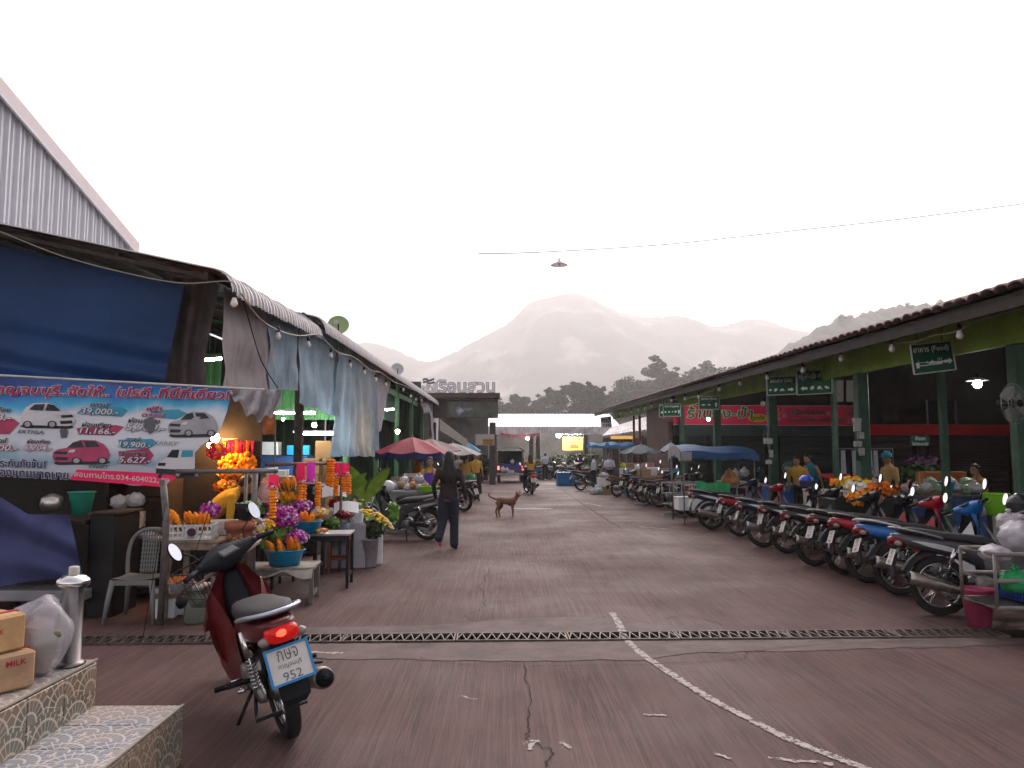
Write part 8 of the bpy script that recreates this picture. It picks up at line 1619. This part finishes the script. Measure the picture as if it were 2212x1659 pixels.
# ================================================================ FOOD STALL UNDER THE RED UMBRELLA
counter('food stall table with a grey skirt under the red umbrella', 842, 928, 1062, 15.9, .7, mat('grey_skirt', (.20, .20, .21), .7, var=.2)); k = 0
for u, v in ((852, 1050), (866, 1046), (880, 1052), (893, 1047), (905, 1052), (917, 1050), (873, 1036), (899, 1036)):
    bag(f'tied food bag on the table under the red umbrella, {ORD[k]} of eight', *at(u, v + 8, 16.1 if v > 1040 else 16.4), .105, (M_BW, M_CARD, M_BAGC, MATS['orange_bag'])[k % 4], 'food bags under the red umbrella', .75, True); k += 1
q = at(925, 1078, 15.9); o = basin('lime green plastic basket riding on the black bike', q.x, 15.95, q.z, .19, .26, M_LIMEP, name='basket', taper=.75)
bag('white helmet shaped bag on the grey bike handlebar', *at(905, 1045, 15), .10, M_BW, 'bags on bikes')
helmet('white helmet on the dark grey bike', *at(838, 1052, 14.6), P_WHITE, R(200)); bag('green bag carried by the pony tail person', *at(1018, 1040, 23.7), .13, M_BG, 'bags in hands')
for i, (u, Y) in enumerate(((1035, 45), (1046, 44.6))):
    c2 = copy_tree(ch); c2.location = (at(u, 1000, Y).x, Y, 0); c2['label'] = ['red plastic chair by the garden wall', 'red plastic chair nearer the gate column'][i]; c2['group'] = 'red chairs at the gate'
    for q in c2.children: q.material_slots[0].link = 'OBJECT'; q.material_slots[0].material = MATS['red_plastic']
# ---- extra clutter inside the flower hall so that it reads as a working market
for i, (u, v, Y, w_, d, h_, m) in enumerate([(560, 1050, 14.7, .5, .4, .22, M_CARD), (590, 1050, 14.8, .4, .4, .3, M_WHITEP), (622, 1050, 14.7, .5, .4, .18, M_CARD), (575, 983, 17.9, .5, .3, .3, M_WHITEP), (640, 983, 17.9, .5, .3, .22, M_BASIN), (866, 1050, 17.8, .5, .4, .2, M_CARD), (890, 1050, 17.8, .4, .3, .28, M_WHITEP)]):
    q = at(u, v, Y); carton(['brown carton on the pale hall counter', 'white carton on the pale hall counter', 'flat brown carton on the pale hall counter', 'white carton on the blue panel counter', 'blue carton on the blue panel counter', 'brown carton on the maroon counter', 'white carton on the maroon counter'][i], q.x, Y + .2, q.z + .003, w_, d, h_, R(frg.uniform(-10, 10)), m)
for i, (u, v0, v1, Y, wd, m) in enumerate([(478, 985, 1100, 10.2, .5, M_CARD), (510, 1022, 1105, 9.9, .45, M_DARK), (560, 1060, 1190, 10.4, .5, M_WOOD), (640, 1045, 1180, 12.5, .7, M_DARK)]):
    a, b_ = at(u, v0, Y), at(u, v1, Y); t = thing('storage_cabinet', ['brown cabinet lit by the warm bulbs', 'dark cabinet under the garland rod', 'dark wooden cabinet behind the terracotta pot', 'dark cabinet behind the hanging garlands'][i], 'cabinet', (a.x, Y + .3, 0)); MB().box((0, 0, a.z / 2), (wd, .5, a.z), bev=.01).build('body', m, t); MB().box((0, -.26, a.z * .5), (wd * .9, .02, a.z * .9), bev=.005).build('door', m, t)
# ---- more flowers to make the stall dense
DF = [(500, 1020, 9.3, (.16, .12, .10), [M_MARI, M_MARI2, M_YELF], 'orange marigold heap under the garland rod'), (530, 1012, 9.5, (.14, .12, .09), [M_MARI, M_MARI], 'bright marigold heap next to the sleeve of the pipe'), (490, 1050, 9.2, (.16, .12, .08), [M_MARI2, M_REDF, M_YELF], 'red and orange blossom heap behind the stooping seller'), (545, 1100, 9.0, (.14, .1, .10), [M_GRN, M_GRN2], 'green leaf heap behind the lotus buds'), (580, 1090, 9.3, (.16, .1, .10), [M_GRN, M_PURPF, M_GRN2], 'mixed leaf and orchid heap above the golden blooms'), (650, 1095, 9.9, (.16, .12, .09), [M_PURPF, M_PALEF], 'purple heap behind the second basin'), (690, 1108, 10.1, (.12, .1, .07), [M_YELF, M_MARI, M_WHF], 'yellow blossom heap on the steel table end'), (716, 1130, 10.5, (.12, .1, .08), [M_GRN2, M_GRN], 'green leaf bunch over the stool'), (700, 1060, 11.2, (.18, .14, .10), [M_WHF, M_PALEF, M_GRN2], 'pale blossom heap below the hanging garlands'), (765, 1090, 11.6, (.2, .14, .10), [M_GRN, M_GRN2, MATS['bud_pale']], 'leafy heap between the two foam boxes'), (820, 1130, 12.0, (.14, .12, .12), [M_GRN, M_GRN2], 'leafy plant heap by the parked grey bike'), (620, 1075, 10.0, (.16, .1, .08), [M_MARI, M_YELF], 'marigold heap behind the largest orchids')]
for u, v, Y, r_, ms, lab in DF: heap(lab, u, v, Y, r_, ms, 300, .028, group='flower heaps in the stall')
for i, (u, v, Y, n_) in enumerate([(560, 1060, 9.6, 5), (610, 1060, 9.8, 6)]): marigold_cones(['marigold bouquets standing behind the offering bag', 'marigold bouquets between the hanging garlands'][i], at(u, v, Y), n_, .3, .12, .2, .034, (-.2, -.3), .6)
for i, (u, v, Y, w_, h_) in enumerate([(500, 1100, 9.5, .6, .9), (615, 1100, 10.2, .9, .75)]): table(['dark back table of the flower stall by the bulbs', 'dark back table under the hanging garlands'][i], at(u, v, Y).x, Y + .2, w_, .5, h_, 0, M_WOOD, M_WOOD)
# pale rods lying over the front basket of the maroon bike
t = thing('bamboo_rods', 'two pale rods laid across the handlebar and basket of the maroon bike', 'rods', (0, 0, 0))
for k in range(2): MB().tube([at(428 + 14 * k, 1262 - 14 * k, 5.25), at(560 + 4 * k, 1172 - 6 * k, 5.62)], .008, 6).build('rod', mat('pale_rod', (.30, .21, .19), .5, var=.2), t)
HAZE = .00058
# ================================================================ THE AIR: morning haze round everything
mb = MB(); mb.box((0, 1800, 324), (6380, 3700, 650))
hm = bpy.data.materials.new('haze'); hm.use_nodes = True; hn, hl = nodes_of(hm)
hn.remove(hn['Principled BSDF']); pv = hn.new('ShaderNodeVolumePrincipled'); pv.inputs['Color'].default_value = (1, .975, .975, 1)
pv.inputs['Density'].default_value = HAZE; pv.inputs['Anisotropy'].default_value = .4; hl.new(pv.outputs[0], hn['Material Output'].inputs['Volume'])
hm.volume_intersection_method = 'FAST'
try: hm.cycles.homogeneous_volume = True
except Exception: pass
hz = tag(mb.build('haze', hm), kind='stuff')
